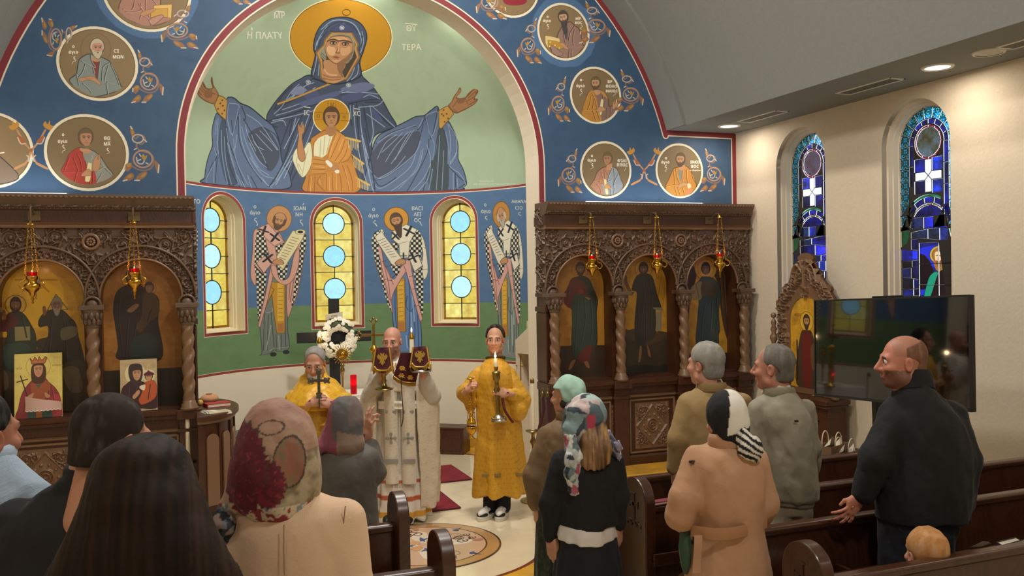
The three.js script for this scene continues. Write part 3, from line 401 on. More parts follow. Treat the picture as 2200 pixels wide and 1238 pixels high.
p.fill('130,650 185,680 190,780 160,830 140,740', '#b98b2e', { smooth: false, edge: '#6b4a1c', w: 4 });
p.fill('370,225 435,300 465,450 470,570 440,620 420,520 430,400', WH, { edge: '#6d6a5c', w: 4 }); p.lines('440,370 450,375|432,545 468,540', '#6d6a5c', 4);
p.checker('340,260 400,240 425,330 420,460 430,560 435,760 430,900 400,800 350,520 320,420', 20, DK, WH);
p.fill('80,360 60,480 130,700 195,890 190,760 260,620 310,540 300,480 250,540 200,620 130,500 110,400', '#cfa097', { edge: '#6e4f48', w: 4 }); p.lines('120,480 160,640 180,800|150,540 200,660|90,430 130,620 170,780', '#94675f', 5).lines('110,480 150,475|140,520 175,515|100,620 190,630', DK, 4);
p.checker('50,260 110,235 130,270 85,350 100,500 140,700 185,860 150,800 110,640 60,480 32,340', 20, DK, WH);
p.checker('190,330 235,340 240,380 200,420|'.slice(0,-1), 20, DK, WH); p.checker('180,500 250,480 250,560 220,590', 20, DK, WH);
p.fill('270,480 330,460 370,700 430,930 410,955 340,700 300,560', stole, { smooth: false, edge: '#6e4f48', w: 4 }); p.lines('325,600 350,595|350,700 375,690|380,830 405,820', DK, 4);
p.fill('190,250 300,190 385,230 330,330 320,450 250,455 245,350 185,300', WH, { smooth: false, edge: '#6d6a5c', w: 4 }); cross(p, 218,280,36,0.8); cross(p, 322,243,42,-1.1); cross(p, 280,437,24,0); p.line('235,345 310,325', '#6d6a5c', 4);
p.fill('320,445 390,420 432,520 370,570', WH, { smooth: false, edge: '#6d6a5c', w: 4 }); cross(p, 358,450,40,1.1); p.line('375,555 428,515', DK, 6);
p.fill('55,290 110,240 130,280 265,455 215,520 185,500 90,350', WH, { smooth: false, edge: '#7c6f48', w: 4 }).oval(110,240,11,11, WH, { edge: '#7c6f48', w: 3 }); for (let i = 0; i < 8; i++) p.line([[85 + i * 14,320 + i * 18], [130 + i * 13,300 + i * 20]], '#8a8878', 7, false);
p.fill('215,490 255,462 295,470 290,500 230,508', FLESH, { edge: '#5d402b', w: 4 });
iconFace(p, 226,165,42,58, { hair, beard, beardLen, tilt: -0.25, turn: -0.25, bald: beardLen < 1 });
}
const K = P.frame(790,430,3.643); bishop(K, '#5d7fae', '#39547e', '#8fabcf', '#cfa097', '#5b4632', '#4c3c31', 1.3, '#c78f35');
K.text('ο', 47,85,44, LT).text('άγιο', 45,135,42, LT).text('ς', 55,185,48, LT).line('62,185 72,205', LT, 4).text('ΒΑCΙ', 388,80,42, LT).text('ΛΕΙ', 390,126,42, LT).text('ΟC', 390,172,42, LT).line('410,175 424,200', LT, 4);
const Q = P.frame(1030,410,3.3455, (x, y) => [x * 0.64 + 14, y * 0.99 + 22]); bishop(Q, '#7c8a86', '#515d5a', '#a6b2ac', '#cfa097', '#b9b6a8', '#a9a79a', 0.55, '#b5803c');
const Q2 = P.frame(1030,410,3.3455); Q2.text('ο', 42,112,36, LT).text('άγιο', 46,160,36, LT).text('ς', 48,204,40, LT).text('ΑΘΑΝΑ', 284,88,32, LT).text('CΙΟ', 284,134,32, LT).text('ς', 288,176,40, LT);
const G = P.frame(390,390,2.8125); G.text('ΓΡΗΓΟ', 62,132,34, LT).text('ΡΙΟ', 55,172,34, LT).text('ς', 72,212,40, LT); G.fill('40,270 75,262 95,290 92,400 80,560 66,660 40,760', PK, { edge: '#6e4f48', w: 3 }).checker('72,270 96,290 94,420 80,570 62,690 72,480', 13, DK, LTc);
});
struct('wall_apse', drumGeo, std(0xffffff, 0.75, { map: drumTex, bumpMap: plasterBump, bumpScale: 0.001 }));
struct('ceiling_apse_dome', domeGeo, std(0xffffff, 0.75, { map: domeTex }));
// --- the blue wall round the arch: medallions of saints, vine sprigs, borders
function sprig(p, x0, y0, x1, y1, mirror) {      // box of the sprig in picture coordinates
const q = p.frame(0,0,1, (u, v) => [mirror ? x1 - u / 100 * (x1 - x0) : x0 + u / 100 * (x1 - x0), y0 + v / 100 * (y1 - y0)]);
const LEAF = '#8f6446', TIP = '#c9bda8', HI = '#a5803f', ST = '#80665e';
const leaf = (s, t) => q.fill(s, LEAF).line(t, TIP, 3);
q.line('24,16 34,22 44,16 56,18 60,26 50,32 40,30 36,36 46,44 60,46 78,52 84,64 76,76 58,80 40,78 24,72', ST, 4);
q.oval(40,22,15,7.5, null, { edge: '#b9a99a', w: 3 }).oval(54,59,26,15.5, null, { edge: '#a8826a', w: 4 }).line('36,56 40,66 52,68 58,62', '#b9a99a', 3);
leaf('20,0 30,8 32,14 26,17 20,12', '20,0 24,4'); leaf('4,72 14,66 24,68 22,76 10,82', '4,72 3,78'); leaf('0,98 8,90 22,84 30,90 20,98', '0,99 10,97'); leaf('34,96 44,86 62,82 66,86 56,94 42,98', '32,98 44,98'); leaf('86,62 98,68 100,76 94,84 88,74', '98,70 96,84');
q.fill('8,70 18,66 22,70 14,74', HI).fill('10,92 20,87 24,90 16,94', HI).fill('48,90 60,84 62,87 54,92', HI).fill('22,6 28,10 26,14 22,12', HI);
q.fill('50,54 56,50 60,54 66,52 62,60 54,60', HI).line('40,62 48,60', TIP, 2.5).line('62,66 68,68', TIP, 2.5).line('44,50 48,54', TIP, 2.5).line('58,24 64,28', TIP, 2.5).line('36,40 30,42', TIP, 2.5);
}
function crossedFlowers(p, x, y, s) {
const q = p.frame(0,0,1, (u, v) => [x + u * s, y + v * s]);
for (const m of [-1,1]) { const f = (l) => q.pts(l).map(([u, v]) => [u * m, v]);
q.line(f('38,-48 18,-14 0,8 -14,40 -44,56'), '#b98a62', 5).line(f('-16,42 -40,54'), '#c0895a', 7).fill(f('40,-52 32,-62 38,-72 44,-64 50,-74 52,-62 60,-58 52,-48'), '#c08a3a').fill(f('14,-16 32,-34 36,-26 26,-10'), '#a3603a').line(f('16,-12 28,-12 36,-28'), '#cdbfae', 3).line(f('-12,20 -6,26 -8,36'), '#cdbfae', 3); }
q.oval(0,6,5,5, '#a3603a');
}
function medallion(P, cx, cy, r, bg) { P.oval(cx, cy, r, r, '#e3d8bb').oval(cx, cy, r - 0.028, r - 0.028, bg, { edge: '#5c4a30', w: 0.006 }); }
const WALL_Y0 = 2.6, WALL_Y1 = 6.1;
function wallPaint(x0, x1) {
return canvasTex(2048,1664, (c, w, h) => {
const mx = (x) => (x - x0) / (x1 - x0) * w, my = (y) => (WALL_Y1 - y) / (WALL_Y1 - WALL_Y0) * h;
c.fillStyle = '#35526f'; c.fillRect(0,0, w, h);
const r = rng(x0 > 0 ? 3 : 4); for (let i = 0; i < 1500; i++) { c.fillStyle = `rgba(${r() < 0.5 ? '25,40,60' : '110,140,170'},0.035)`; c.beginPath(); c.ellipse(r() * w, r() * h, 10 + r() * 50,8 + r() * 36, r() * 3,0, TAU); c.fill(); }
const M = new Painter(c, (x, y) => [mx(x), my(y)]);                       // metres
const P = new Painter(c, (x, y) => { const q = onZ(x, y, ZW); return [mx(q.x), my(q.y)]; });
const arc = (R, cy, a0, a1) => Array.from({ length: 60 }, (_, i) => { const a = lerp(a0, a1, i / 59); return [CX + Math.cos(a) * R, cy + Math.sin(a) * R]; });
for (const [wd, col] of [[0.085, '#e3d6bc'], [0.058, '#7d2a30']]) {
M.line([[CX + 1.817,2.5], ...arc(1.817, ARC_Y, 0, Math.PI), [CX - 1.817,2.5]], col, wd, false);
M.line([[XR - 0.025,2.5], [XR - 0.025, SOF_Y - 0.028], [5.235, SOF_Y - 0.028], ...arc(VR - 0.062, VY, 0.27, Math.PI - 0.27), [2 * CX - 5.235, SOF_Y - 0.028], [XL + 0.025, SOF_Y - 0.028], [XL + 0.025,2.5]], col, wd, false);
}
c.fillStyle = '#e3d6bc'; c.fillRect(0, my(2.905), w, my(2.885) - my(2.905));
const patch = (cx, cy, rad, seed) => { const q = rng(seed), p = []; for (let i = 0; i < 40; i++) { const a = i / 40 * TAU, k = rad * (1 + (q() - 0.5) * 0.045); p.push([cx + Math.cos(a) * k, cy + Math.sin(a) * k]); } M.fill(p, '#4a6a8f', { edge: '#3f5f86', w: 0.006, smooth: false }); };
patch(3.985,4.76,0.385,11); patch(-0.205,4.795,0.445,12);
const BG = '#7b6747', BG2 = '#86704e';
// Simon
medallion(M, -0.627,4.095,0.335, BG2);
let q = P.frame(100,50,7.28); q.oval(770,400,235,245, null, { edge: '#6b563a', w: 6 });
q.clip('255,560 300,350 500,190 800,130 1100,220 1300,440 1350,640 1300,860 1150,1030 900,1140 700,1130 450,1000 320,860', true, (q) => {
q.fill('670,480 540,540 500,600 480,720 460,800 360,880 400,960 520,1080 760,1150 1160,1040 1155,960 1090,800 1000,620 960,580 850,530', '#7f8982', { edge: '#3a3a36', w: 14 });
q.fill('690,570 760,600 830,580 820,700 790,870 760,820 740,700', '#7d3833').fill('690,520 820,550 830,590 770,605 700,570', FLESH);
folds(q, '680,500 700,590 745,690 540,590|600,640 560,760 500,840|720,700 740,780|830,600 810,760 800,880|980,620 880,690 860,900|960,660 920,800 900,900|1000,640 1080,820 1130,960|940,920 1130,980|930,940 960,1130|560,940 640,1010 700,1090|460,790 500,960', '#474f4b', '#a9b2a9', 9);
q.fill('500,870 600,845 700,830 760,850 850,940 830,965 740,910 640,890 540,910', FLESH, { edge: FLESH_D, w: 6 }); q.lines('610,870 720,865|620,885 710,885', FLESH_D, 4);
iconFace(q, 790,390,95,130, { hair: '#c2b79a', beard: '#bdb396', beardLen: 0.4, skin: '#c19074', turn: 0.5, fringe: 0.5 });
});
// Thomas
medallion(M, -0.732,3.293,0.345, BG);
q = P.frame(90,245,7.505);
q.clip('175,600 230,380 420,190 700,125 1000,200 1230,440 1290,650 1230,860 1080,1040 800,1130 600,1120 380,1010 230,800', true, (q) => {
q.fill('600,540 480,610 430,660 380,780 310,930 400,1040 600,1130 860,1150 1140,1000 1050,850 940,680 820,590 720,560', '#8f8f84', { edge: '#3a3a36', w: 12 });
q.fill('600,540 480,610 430,660 380,780 310,930 380,1020 520,1120 850,1140 850,930 740,920 700,720 650,620', '#a8392e');
folds(q, '640,600 700,760 720,900|560,640 620,760 640,920|500,700 560,860 580,930|440,690 360,900|340,930 560,940 640,930|560,940 520,1100|780,930 770,1130|820,930 810,1130', '#6e1f1c', '#cf5a44', 9); folds(q, '760,620 800,700 740,760|950,800 1060,930|880,930 1000,860 1130,990|880,1100 960,960', '#55574f', '#b9b9ab', 8);
q.fill('660,630 800,620 780,760 730,810', '#8b8b7e').fill('610,560 740,560 800,600 740,635 660,620', FLESH);
q.fill('740,800 780,790 808,815 780,1060 740,1095 695,1060', '#e0cf98', { edge: '#7c6f48', w: 5 }); q.fill('640,1000 650,960 740,890 790,920 785,990 700,1005', FLESH, { edge: FLESH_D, w: 5 }); q.fill('820,900 830,760 860,690 885,650 905,740 925,640 945,730 935,850 895,925', FLESH, { edge: FLESH_D, w: 5 });
iconFace(q, 705,390,105,140, { hair: '#6b5638', skin: '#b07f5e', turn: 0.4, fringe: 0.45 });
});
// Mark
medallion(M, 3.978,4.762,0.312, BG2);
q = P.frame(1140,0,9.173);
q.clip('160,600 240,330 420,130 600,85 820,150 1000,350 1105,620 1080,850 950,1040 700,1145 480,1110 290,950', true, (q) => {
q.fill('640,500 560,620 515,740 480,880 400,920 420,1010 560,1120 800,1160 1050,930 1030,880 1000,720 950,570 860,500 770,430', '#8f7164', { edge: '#4a2f28', w: 14 });
q.fill('650,520 730,560 720,760 690,770 670,700', '#4a4a52');
folds(q, '660,560 650,700 680,850|870,500 780,640 740,800|860,580 830,740 840,900|720,920 960,920|760,960 740,1130|800,980 800,1130|480,960 600,1060 680,1100|980,620 1030,860', '#5a3b33', '#b59486', 10);
q.fill('285,700 400,715 570,760 580,840 400,880 340,950 290,850', '#d8bf82', { smooth: false, edge: '#6e5a2c', w: 6 }).fill('340,790 480,810 640,850 640,960 560,960 340,930', '#b4892e', { smooth: false, edge: '#6e5a2c', w: 5 }); for (const [x, y] of [[385,830], [375,915], [480,895], [565,950]]) q.oval(x, y, 13,13, '#e9dcb0');
q.fill('400,930 440,900 560,1000 640,1060 560,1110 440,1050', '#9a7b6c', { edge: '#4a2f28', w: 6 }).fill('560,850 640,850 690,900 740,950 720,975 640,930', FLESH, { edge: FLESH_D, w: 5 });
iconFace(q, 645,350,88,125, { hair: '#4b4436', beard: '#46423f', beardLen: 1.6, skin: '#c19878', turn: -0.5, tilt: -0.15, fringe: 0.45 });
});
// Bartholomew
medallion(M, 4.354,4.095,0.315, BG);
q = P.frame(1210,135,9.173);
q.clip('185,620 260,360 440,170 640,130 860,210 1020,420 1095,640 1070,870 940,1060 700,1165 500,1130 320,960', true, (q) => {
q.fill('590,540 480,610 440,720 380,920 380,1040 560,1170 900,1120 1060,930 1090,830 1080,720 1020,800 900,860 880,690 780,570 700,530', '#80665a', { edge: '#46342a', w: 12 });
q.fill('590,540 500,590 440,720 380,920 370,1040 500,1150 740,1170 730,1000 660,900 680,860 660,700 620,640', '#b07c35').fill('720,540 800,580 880,700 800,660 740,580', '#b5823c');
folds(q, '560,600 620,720 660,880|540,660 520,800 480,920|390,930 600,940 660,910|580,950 640,1140|660,960 720,1130|600,720 580,900', '#74481c', '#cf9f56', 9); folds(q, '830,680 820,860|850,890 850,1080|930,880 920,1060|770,640 790,820', '#54423a', '#a58a7c', 8);
q.fill('740,740 760,720 790,740 760,1000 720,1020 715,960', '#d6c79a', { edge: '#7c6f48', w: 5 }).fill('660,950 690,880 760,870 830,900 820,940 700,970', FLESH, { edge: FLESH_D, w: 5 }).fill('970,900 980,800 1015,740 1010,820 1060,720 1080,730 1070,840 1000,910', FLESH, { edge: FLESH_D, w: 5 });
q.fill('610,540 710,540 730,600 660,640 620,600', FLESH); iconFace(q, 640,410,84,118, { hair: '#6b5638', beard: '#5a4432', beardLen: 0.15, skin: '#b98c66', turn: -0.5, fringe: 0.5 });
});
// Philip
medallion(M, 4.465,3.277,0.318, BG);
q = P.frame(1230,300,9.173);
q.clip('220,590 300,320 460,150 660,95 860,160 1030,360 1115,600 1080,830 960,1000 740,1090 520,1060 340,880', true, (q) => {
q.fill('640,540 540,590 480,660 430,780 350,920 440,1020 640,1110 860,1090 1000,930 940,760 890,600 800,540', '#a8785e', { edge: '#54392c', w: 12 });
q.fill('780,560 860,580 900,640 950,790 990,920 860,1060 640,1090 600,960 570,880 660,900 690,760', '#8a9094');
folds(q, '780,570 720,700 680,840|810,580 820,760 800,960|900,680 840,790 800,900|690,830 760,800|820,880 960,910|760,920 740,1080|820,960 810,1070', '#4d545a', '#b5bcbe', 9); folds(q, '620,590 630,760|560,640 600,800|400,820 500,800 520,840|480,880 540,960 560,1060|640,600 700,700', '#6e4634', '#c99a7c', 8);
q.fill('540,860 520,760 545,800 545,710 570,790 590,720 595,850', '#b07a4a', { edge: FLESH_D, w: 5 }).fill('615,790 640,780 670,800 680,900 710,1060 680,1080 650,1060', '#e0c894', { edge: '#7c6f48', w: 5 }).fill('640,960 650,890 700,880 755,950 740,985 690,960', '#c48a55', { edge: FLESH_D, w: 5 });
q.fill('680,510 770,470 775,570 720,600 670,580', FLESH); iconFace(q, 690,385,82,120, { hair: '#6e5a38', skin: '#a87a58', turn: -0.5, fringe: 0.4 });
});
// James
medallion(M, 5.408,3.292,0.315, BG);
q = P.frame(1390,300,9.173);
q.clip('215,620 300,340 450,180 620,130 820,210 980,420 1070,640 1040,860 900,1050 680,1120 480,1080 320,920', true, (q) => {
q.fill('620,540 530,570 480,660 420,800 360,940 440,1060 640,1130 820,1100 970,930 930,800 880,660 820,560 740,520', '#bb8136', { edge: '#5c3a18', w: 12 });
q.fill('620,600 680,620 700,700 670,830 640,760', '#7c827e');
folds(q, '560,580 590,740 640,860|520,620 540,800 540,900|700,620 690,740 700,820|780,600 780,740 800,850|370,930 540,890 600,910|540,930 590,1100|600,950 650,1090|880,690 920,800|700,960 740,1090', '#7f4e1c', '#dcab5e', 9);
q.fill('610,920 640,880 720,840 790,860 840,900 860,940 780,910 700,930 640,960', FLESH, { edge: FLESH_D, w: 5 }).fill('800,870 850,870 870,930 830,980 800,930', '#d5c6a2').fill('780,1000 860,960 900,1020 830,1080 770,1060', '#c57f55');
q.fill('640,540 730,500 760,560 690,600 640,590', FLESH); iconFace(q, 660,400,84,122, { hair: '#5d4a30', beard: '#54412e', beardLen: 0.25, skin: '#b3845c', turn: -0.35, fringe: 0.5 });
});
medallion(M, -0.203,4.80,0.385, BG2);
q = P.frame(230,0,7.738);
q.clip('130,-60 130,30 220,200 400,350 600,420 800,430 1000,360 1150,220 1230,60 1240,-60 700,-500', true, (q) => {
q.fill('400,-420 320,-200 200,100 220,220 420,360 700,440 1000,360 1080,300 900,200 880,-60 760,-300', '#a97c6a', { edge: '#573a30', w: 12 });
folds(q, '260,150 400,170 440,60|300,200 540,180 560,60|440,120 460,-60|520,60 600,200|640,0 640,160 700,280|760,0 820,80|540,320 580,250 700,330|720,420 800,300 920,260', '#6e473c', '#cfa594', 9);
q.fill('780,90 1080,70 1070,300 760,280', '#dcb368', { smooth: false, edge: '#6e4f1c', w: 6 }).fill('740,150 1010,140 1010,290 720,290', '#c69a45', { smooth: false, edge: '#6e4f1c', w: 5 }).fill('560,240 600,190 780,140 800,170 700,230 600,270', FLESH, { edge: FLESH_D, w: 5 }).fill('700,330 880,250 940,270 900,320 760,420', '#b78a78', { edge: '#573a30', w: 7 });
iconFace(q, 640,-330,110,150, { hair: '#8a7350', beard: '#7c6648', beardLen: 0.8 });
});
medallion(M, -1.49,3.29,0.335, BG2); medallion(M, 3.37,5.19,0.33, BG2);
q = P.frame(0,0,1); q.fill('1080,-12 1110,-20 1130,-12 1130,6 1110,12 1085,8', '#8a2530').line('-5,330 8,328', '#e0d8c4', 3);
iconFace(M.frame(0,0,1, (x, y) => [-1.52 + x * 0.001,3.4 - y * 0.001]), 0,0,60,84, { hair: '#5a4634', beard: '#5a4634', beardLen: 0.4 }); M.fill('-1.72,3.05 -1.64,3.22 -1.5,3.28 -1.38,3.2 -1.28,3.05 -1.5,2.99', '#7d6a58', { edge: OUT, w: 0.008 });
const LT = '#ece6d4', nm = (q, list, s = 66) => { for (const [t, x, y, k = 1] of list) q.text(t, x, y, s * k, LT, 'sans-serif', 'bold'); };
nm(P.frame(100,50,7.28), [['ο', 420,385], ['άγιο', 420,475], ['ς', 435,560], ['CΊ', 1090,460,1.05], ['ΜΩΝ', 1120,550]], 72); P.frame(100,50,7.28).line('435,565 460,590 420,600 400,640', LT, 6);
nm(P.frame(90,245,7.505), [['ο', 342,355], ['άγιο', 332,465], ['ς', 345,540], ['ΘΩ', 1050,415], ['ΜΑ', 1050,508], ['ς', 1060,590]], 74); P.frame(90,245,7.505).line('350,545 380,575 335,600 325,630', LT, 6).line('1062,590 1090,620 1045,640', LT, 6).line('1060,440 1110,440', LT, 5);
nm(P.frame(1140,0,9.173), [['ο', 333,352], ['άγιο', 320,435], ['ς', 335,520], ['ΜΡ', 935,395,0.95], ['ΚΟC', 945,475,0.95]], 76); P.frame(1140,0,9.173).line('930,330 990,350', LT, 6).line('990,490 1020,520 975,560 1010,575', LT, 7).line('340,520 360,560 320,570', LT, 6);
nm(P.frame(1210,135,9.173), [['ο', 350,362], ['άγιο', 340,480], ['ς', 352,560], ['ΒΡ', 920,400], ['ΘΟΛΟ', 950,490], ['ΜΑΙΟC', 955,582,0.9]], 80); P.frame(1210,135,9.173).line('355,565 375,600 330,625 340,655', LT, 6).line('1010,580 1040,610 990,640 985,665', LT, 6);
nm(P.frame(1230,300,9.173), [['ο', 383,345], ['άγιο', 378,435], ['ς', 388,515], ['ΦΊΛΙ', 975,445], ['ΠΠΟC', 980,528]], 80); P.frame(1230,300,9.173).line('390,520 410,545 355,580', LT, 6).line('1040,530 1050,560 1020,620', LT, 6);
nm(P.frame(1390,300,9.173), [['ο', 373,390], ['άγιο', 360,472], ['C', 372,555], ['ΙΆΚΩ', 945,472], ['ΒΟC', 942,556], ['ο αλφαίου', 950,618,0.55]], 78); P.frame(1390,300,9.173).line('380,560 395,590 350,610 380,635', LT, 6);
for (const [a, b, d, e, m] of [[345,8,425,105,1], [283,108,352,222,0], [265,272,343,390,0], [1110,40,1163,137,1], [1245,3,1312,93,0], [1177,165,1225,262,1], [1322,150,1383,240,0], [1198,320,1250,415,1], [1505,320,1558,412,0], [1022,-50,1088,42,1], [480,-60,540,10,1]]) sprig(P, a, b, d, e, m);
sprig(P.frame(0,0,1, (x, y) => [127 - (y - 80) * 0.95,80 + (x - 127) * 0.75]), 72,40,183,120,0);
crossedFlowers(P, 67,318,0.8); crossedFlowers(P, 1384,362,0.62);
});
}
for (const [x0, x1] of [[XL, CX], [CX, XR]]) {
const s = new THREE.Shape(), sg = x0 < CX - 1 ? -1 : 1, far = sg < 0 ? x0 : x1;
s.moveTo(CX + sg * ARC_R, WALL_Y0); s.lineTo(far, WALL_Y0); s.lineTo(far, SOF_Y);
s.lineTo(CX + sg * 3.45, SOF_Y); for (let i = 0; i <= 40; i++) { const a = lerp(0.29, Math.PI / 2, i / 40); s.lineTo(CX + sg * Math.cos(a) * (VR + 0.01), VY + Math.sin(a) * (VR + 0.01)); }
for (let i = 0; i <= 40; i++) { const a = lerp(Math.PI / 2,0, i / 40); s.lineTo(CX + sg * Math.cos(a) * ARC_R, ARC_Y + Math.sin(a) * ARC_R); } s.closePath();
const g = new THREE.ShapeGeometry(s, 12), p = g.attributes.position, uv = new Float32Array(p.count * 2);
for (let i = 0; i < p.count; i++) { uv[i * 2] = (p.getX(i) - x0) / (x1 - x0); uv[i * 2 + 1] = (p.getY(i) - WALL_Y0) / (WALL_Y1 - WALL_Y0); }
g.setAttribute('uv', new THREE.BufferAttribute(uv, 2));
const m = part('painted_face', g.translate(0,0, ZW + 0.001), std(0xffffff, 0.6, { map: wallPaint(x0, x1), bumpMap: plasterBump, bumpScale: 0.001 }), wallFront);
}
// ---------------------------------------------------------------- the icon screen
const walnutTex = woodTex('#7a5233', '#4c2f1c', 1,31); walnutTex.repeat.set(1.6,1.6);
const walnut = phys({ color: 0xb59a86, map: walnutTex, roughness: 0.42, clearcoat: 0.15, clearcoatRoughness: 0.3 });
const carved = phys({ color: 0x5f4937, roughness: 0.45, clearcoat: 0.2, clearcoatRoughness: 0.35 });
const carvedLight = phys({ color: 0x77593f, roughness: 0.38, clearcoat: 0.25, clearcoatRoughness: 0.3 });
const pewTex = woodTex('#56301a', '#2c160b', 1,77); pewTex.repeat.set(1.2,1.2);
const pewWood = phys({ map: pewTex, roughness: 0.34, clearcoat: 0.3, clearcoatRoughness: 0.2 });
const brass = std(0xc79a3c, 0.24, { metalness: 1 }), oldBrass = std(0x9c8550,0.32, { metalness: 1 }), dullBrass = std(0x6a563a, 0.6, { metalness: 0.5 }), silver = std(0xb9b7ae, 0.28, { metalness: 1 });
const goldMetal = std(0xd8a83c, 0.22, { metalness: 1 });
function reliefCanvas(w, h, draw) {
const c = document.createElement('canvas'); c.width = w; c.height = h; const x = c.getContext('2d'); x.fillStyle = '#000'; x.fillRect(0,0, w, h); x.lineCap = x.lineJoin = 'round';
const carve = (path, width) => { for (let k = 0; k < 5; k++) { const t = k / 4; x.globalCompositeOperation = 'lighten'; x.strokeStyle = `rgb(${[0,1,2].map(() => Math.round(90 + 165 * Math.sqrt(t)))})`; x.lineWidth = width * (1 - t * 0.85); x.beginPath(); path(x); x.stroke(); } };
const knob = (cx, cy, r) => { const g = x.createRadialGradient(cx, cy, 0, cx, cy, r); g.addColorStop(0, '#fff'); g.addColorStop(0.6, '#ccc'); g.addColorStop(1, '#333'); x.globalCompositeOperation = 'lighten'; x.fillStyle = g; x.beginPath(); x.arc(cx, cy, r, 0, TAU); x.fill(); };
draw({ x, carve, knob, w, h }); const d = x.getImageData(0,0, w, h).data;
return (u, v) => { const px = clamp(u, 0,0.9999) * (w - 1), py = (1 - clamp(v, 0,0.9999)) * (h - 1), i = Math.floor(px), j = Math.floor(py), f = px - i, g = py - j, s = (a, b) => d[(Math.min(j + b, h - 1) * w + Math.min(i + a, w - 1)) * 4] / 255; return lerp(lerp(s(0,0), s(1,0), f), lerp(s(0,1), s(1,1), f), g); };
}
function scroll({ carve, knob }, cx, cy, r, dir, a0, turns = 1.5) {
carve((x) => { for (let i = 0; i <= 40; i++) { const t = i / 40, a = a0 + dir * t * turns * TAU, q = r * (1 - t * 0.82); x[i ? 'lineTo' : 'moveTo'](cx + Math.cos(a) * q, cy + Math.sin(a) * q); } }, Math.max(4, r * 0.2));
knob(cx, cy, r * 0.24);
for (let k = 0; k < 7; k++) { const a = a0 + k * 0.9 * dir, q = r * (1 - k * 0.07), s = r * 0.42; carve((x) => { x.moveTo(cx + Math.cos(a) * q, cy + Math.sin(a) * q); x.quadraticCurveTo(cx + Math.cos(a + 0.35 * dir) * (q + s * 0.7), cy + Math.sin(a + 0.35 * dir) * (q + s * 0.7), cx + Math.cos(a + 0.5 * dir) * (q + s), cy + Math.sin(a + 0.5 * dir) * (q + s)); }, r * 0.22); }
}
function relief(height, nu, nv, w, h, depth, keep) {        // in its own xy plane, facing +z, lower left corner at 0,0
const g = grid(nu, nv, (u, v) => [u * w, v * h, height(u, v) * depth], (u, v) => [u * w, v * h]);
if (keep) { const ix = g.index.array, p = g.attributes.position, o = []; for (let i = 0; i < ix.length; i += 3) { const cx = (p.getX(ix[i]) + p.getX(ix[i + 1]) + p.getX(ix[i + 2])) / 3, cy = (p.getY(ix[i]) + p.getY(ix[i + 1]) + p.getY(ix[i + 2])) / 3; if (keep(cx, cy)) o.push(ix[i], ix[i + 1], ix[i + 2]); } g.setIndex(o); }
return g;
}
const SCR = { x0: 3.6, x1: 6.13, bays: [4.04,4.83,5.63], cols: [3.665,4.435,5.225,6.02], zf: -8.42, zb: -8.61, spring: 1.99, r: 0.325 };
const SW = SCR.x1 - SCR.x0;
const friezeH = reliefCanvas(1100,300, (k) => {
const r = rng(17), X = (x) => (x - SCR.x0) / SW * 1100, Y = (y) => (2.6 - y) / 0.68 * 300;
for (let i = 0; i < 15; i++) { scroll(k, 30 + i * 75,38 + (i % 2) * 26,34, i % 2 ? 1 : -1, i % 2 ? 2.4 : 0.6); scroll(k, 60 + i * 75 + r() * 12,108 + r() * 24,26, r() < 0.5 ? 1 : -1, r() * 6); }
for (let i = 0; i < 30; i++) scroll(k, 20 + (i * 71) % 1070,160 + (i * 37) % 130,20, i % 2 ? 1 : -1, r() * 6,1.2);
for (const b of SCR.bays) for (let j = 0; j < 15; j++) { const a = Math.PI * (j + 0.5) / 15, cx = X(b + Math.cos(a) * 0.39), cy = Y(SCR.spring + Math.sin(a) * 0.39); scroll(k, cx, cy, 17, j % 2 ? 1 : -1, a, 1.1); }
for (let i = 0; i < 260; i++) { const x = r() * 1100, y = r() * 300, a = r() * TAU, s = 10 + r() * 10; k.carve((c) => { c.moveTo(x, y); c.quadraticCurveTo(x + Math.cos(a) * s, y + Math.sin(a) * s, x + Math.cos(a + 0.8) * s * 1.4, y + Math.sin(a + 0.8) * s * 1.4); }, 7); }
});
const stripH = reliefCanvas(96,384, (k) => { const r = rng(5); for (let i = 0; i < 9; i++) { scroll(k, 48 + (i % 2 ? 16 : -16), 22 + i * 43,22, i % 2 ? 1 : -1, i % 2 ? 3.6 : 5.8); k.carve((c) => { c.moveTo(48, i * 43); c.quadraticCurveTo(i % 2 ? 80 : 16,20 + i * 43,48,43 + i * 43); }, 9); } });
const panelH = reliefCanvas(300,330, (k) => {
for (const [a, b, d] of [[52,55,1], [248,55,-1], [52,275,-1], [248,275,1]]) { scroll(k, a, b, 36, d, 0.5); scroll(k, a + (a < 150 ? 40 : -40), b + (b < 150 ? -8 : 8), 22,-d, 2); scroll(k, a + (a < 150 ? -8 : 8), b + (b < 150 ? 44 : -44), 22,-d, 4); }
k.carve((x) => { x.moveTo(150,20); x.lineTo(285,165); x.lineTo(150,310); x.lineTo(15,165); x.closePath(); }, 10);
k.carve((x) => x.arc(150,165,46,0, TAU), 12); k.carve((x) => x.arc(150,165,26,0.6,5.4), 9); k.carve((x) => { x.moveTo(150,142); x.lineTo(158,188); x.moveTo(136,165); x.lineTo(168,165); }, 8);
for (let i = 0; i < 10; i++) { const a = i / 10 * TAU; k.knob(150 + Math.cos(a) * 72,165 + Math.sin(a) * 76,9); }
});
const narrowH = reliefCanvas(60,330, (k) => { for (let i = 0; i < 9; i++) scroll(k, 30 + (i % 2 ? 7 : -7), 20 + i * 36,15, i % 2 ? 1 : -1, i, 1.2); });

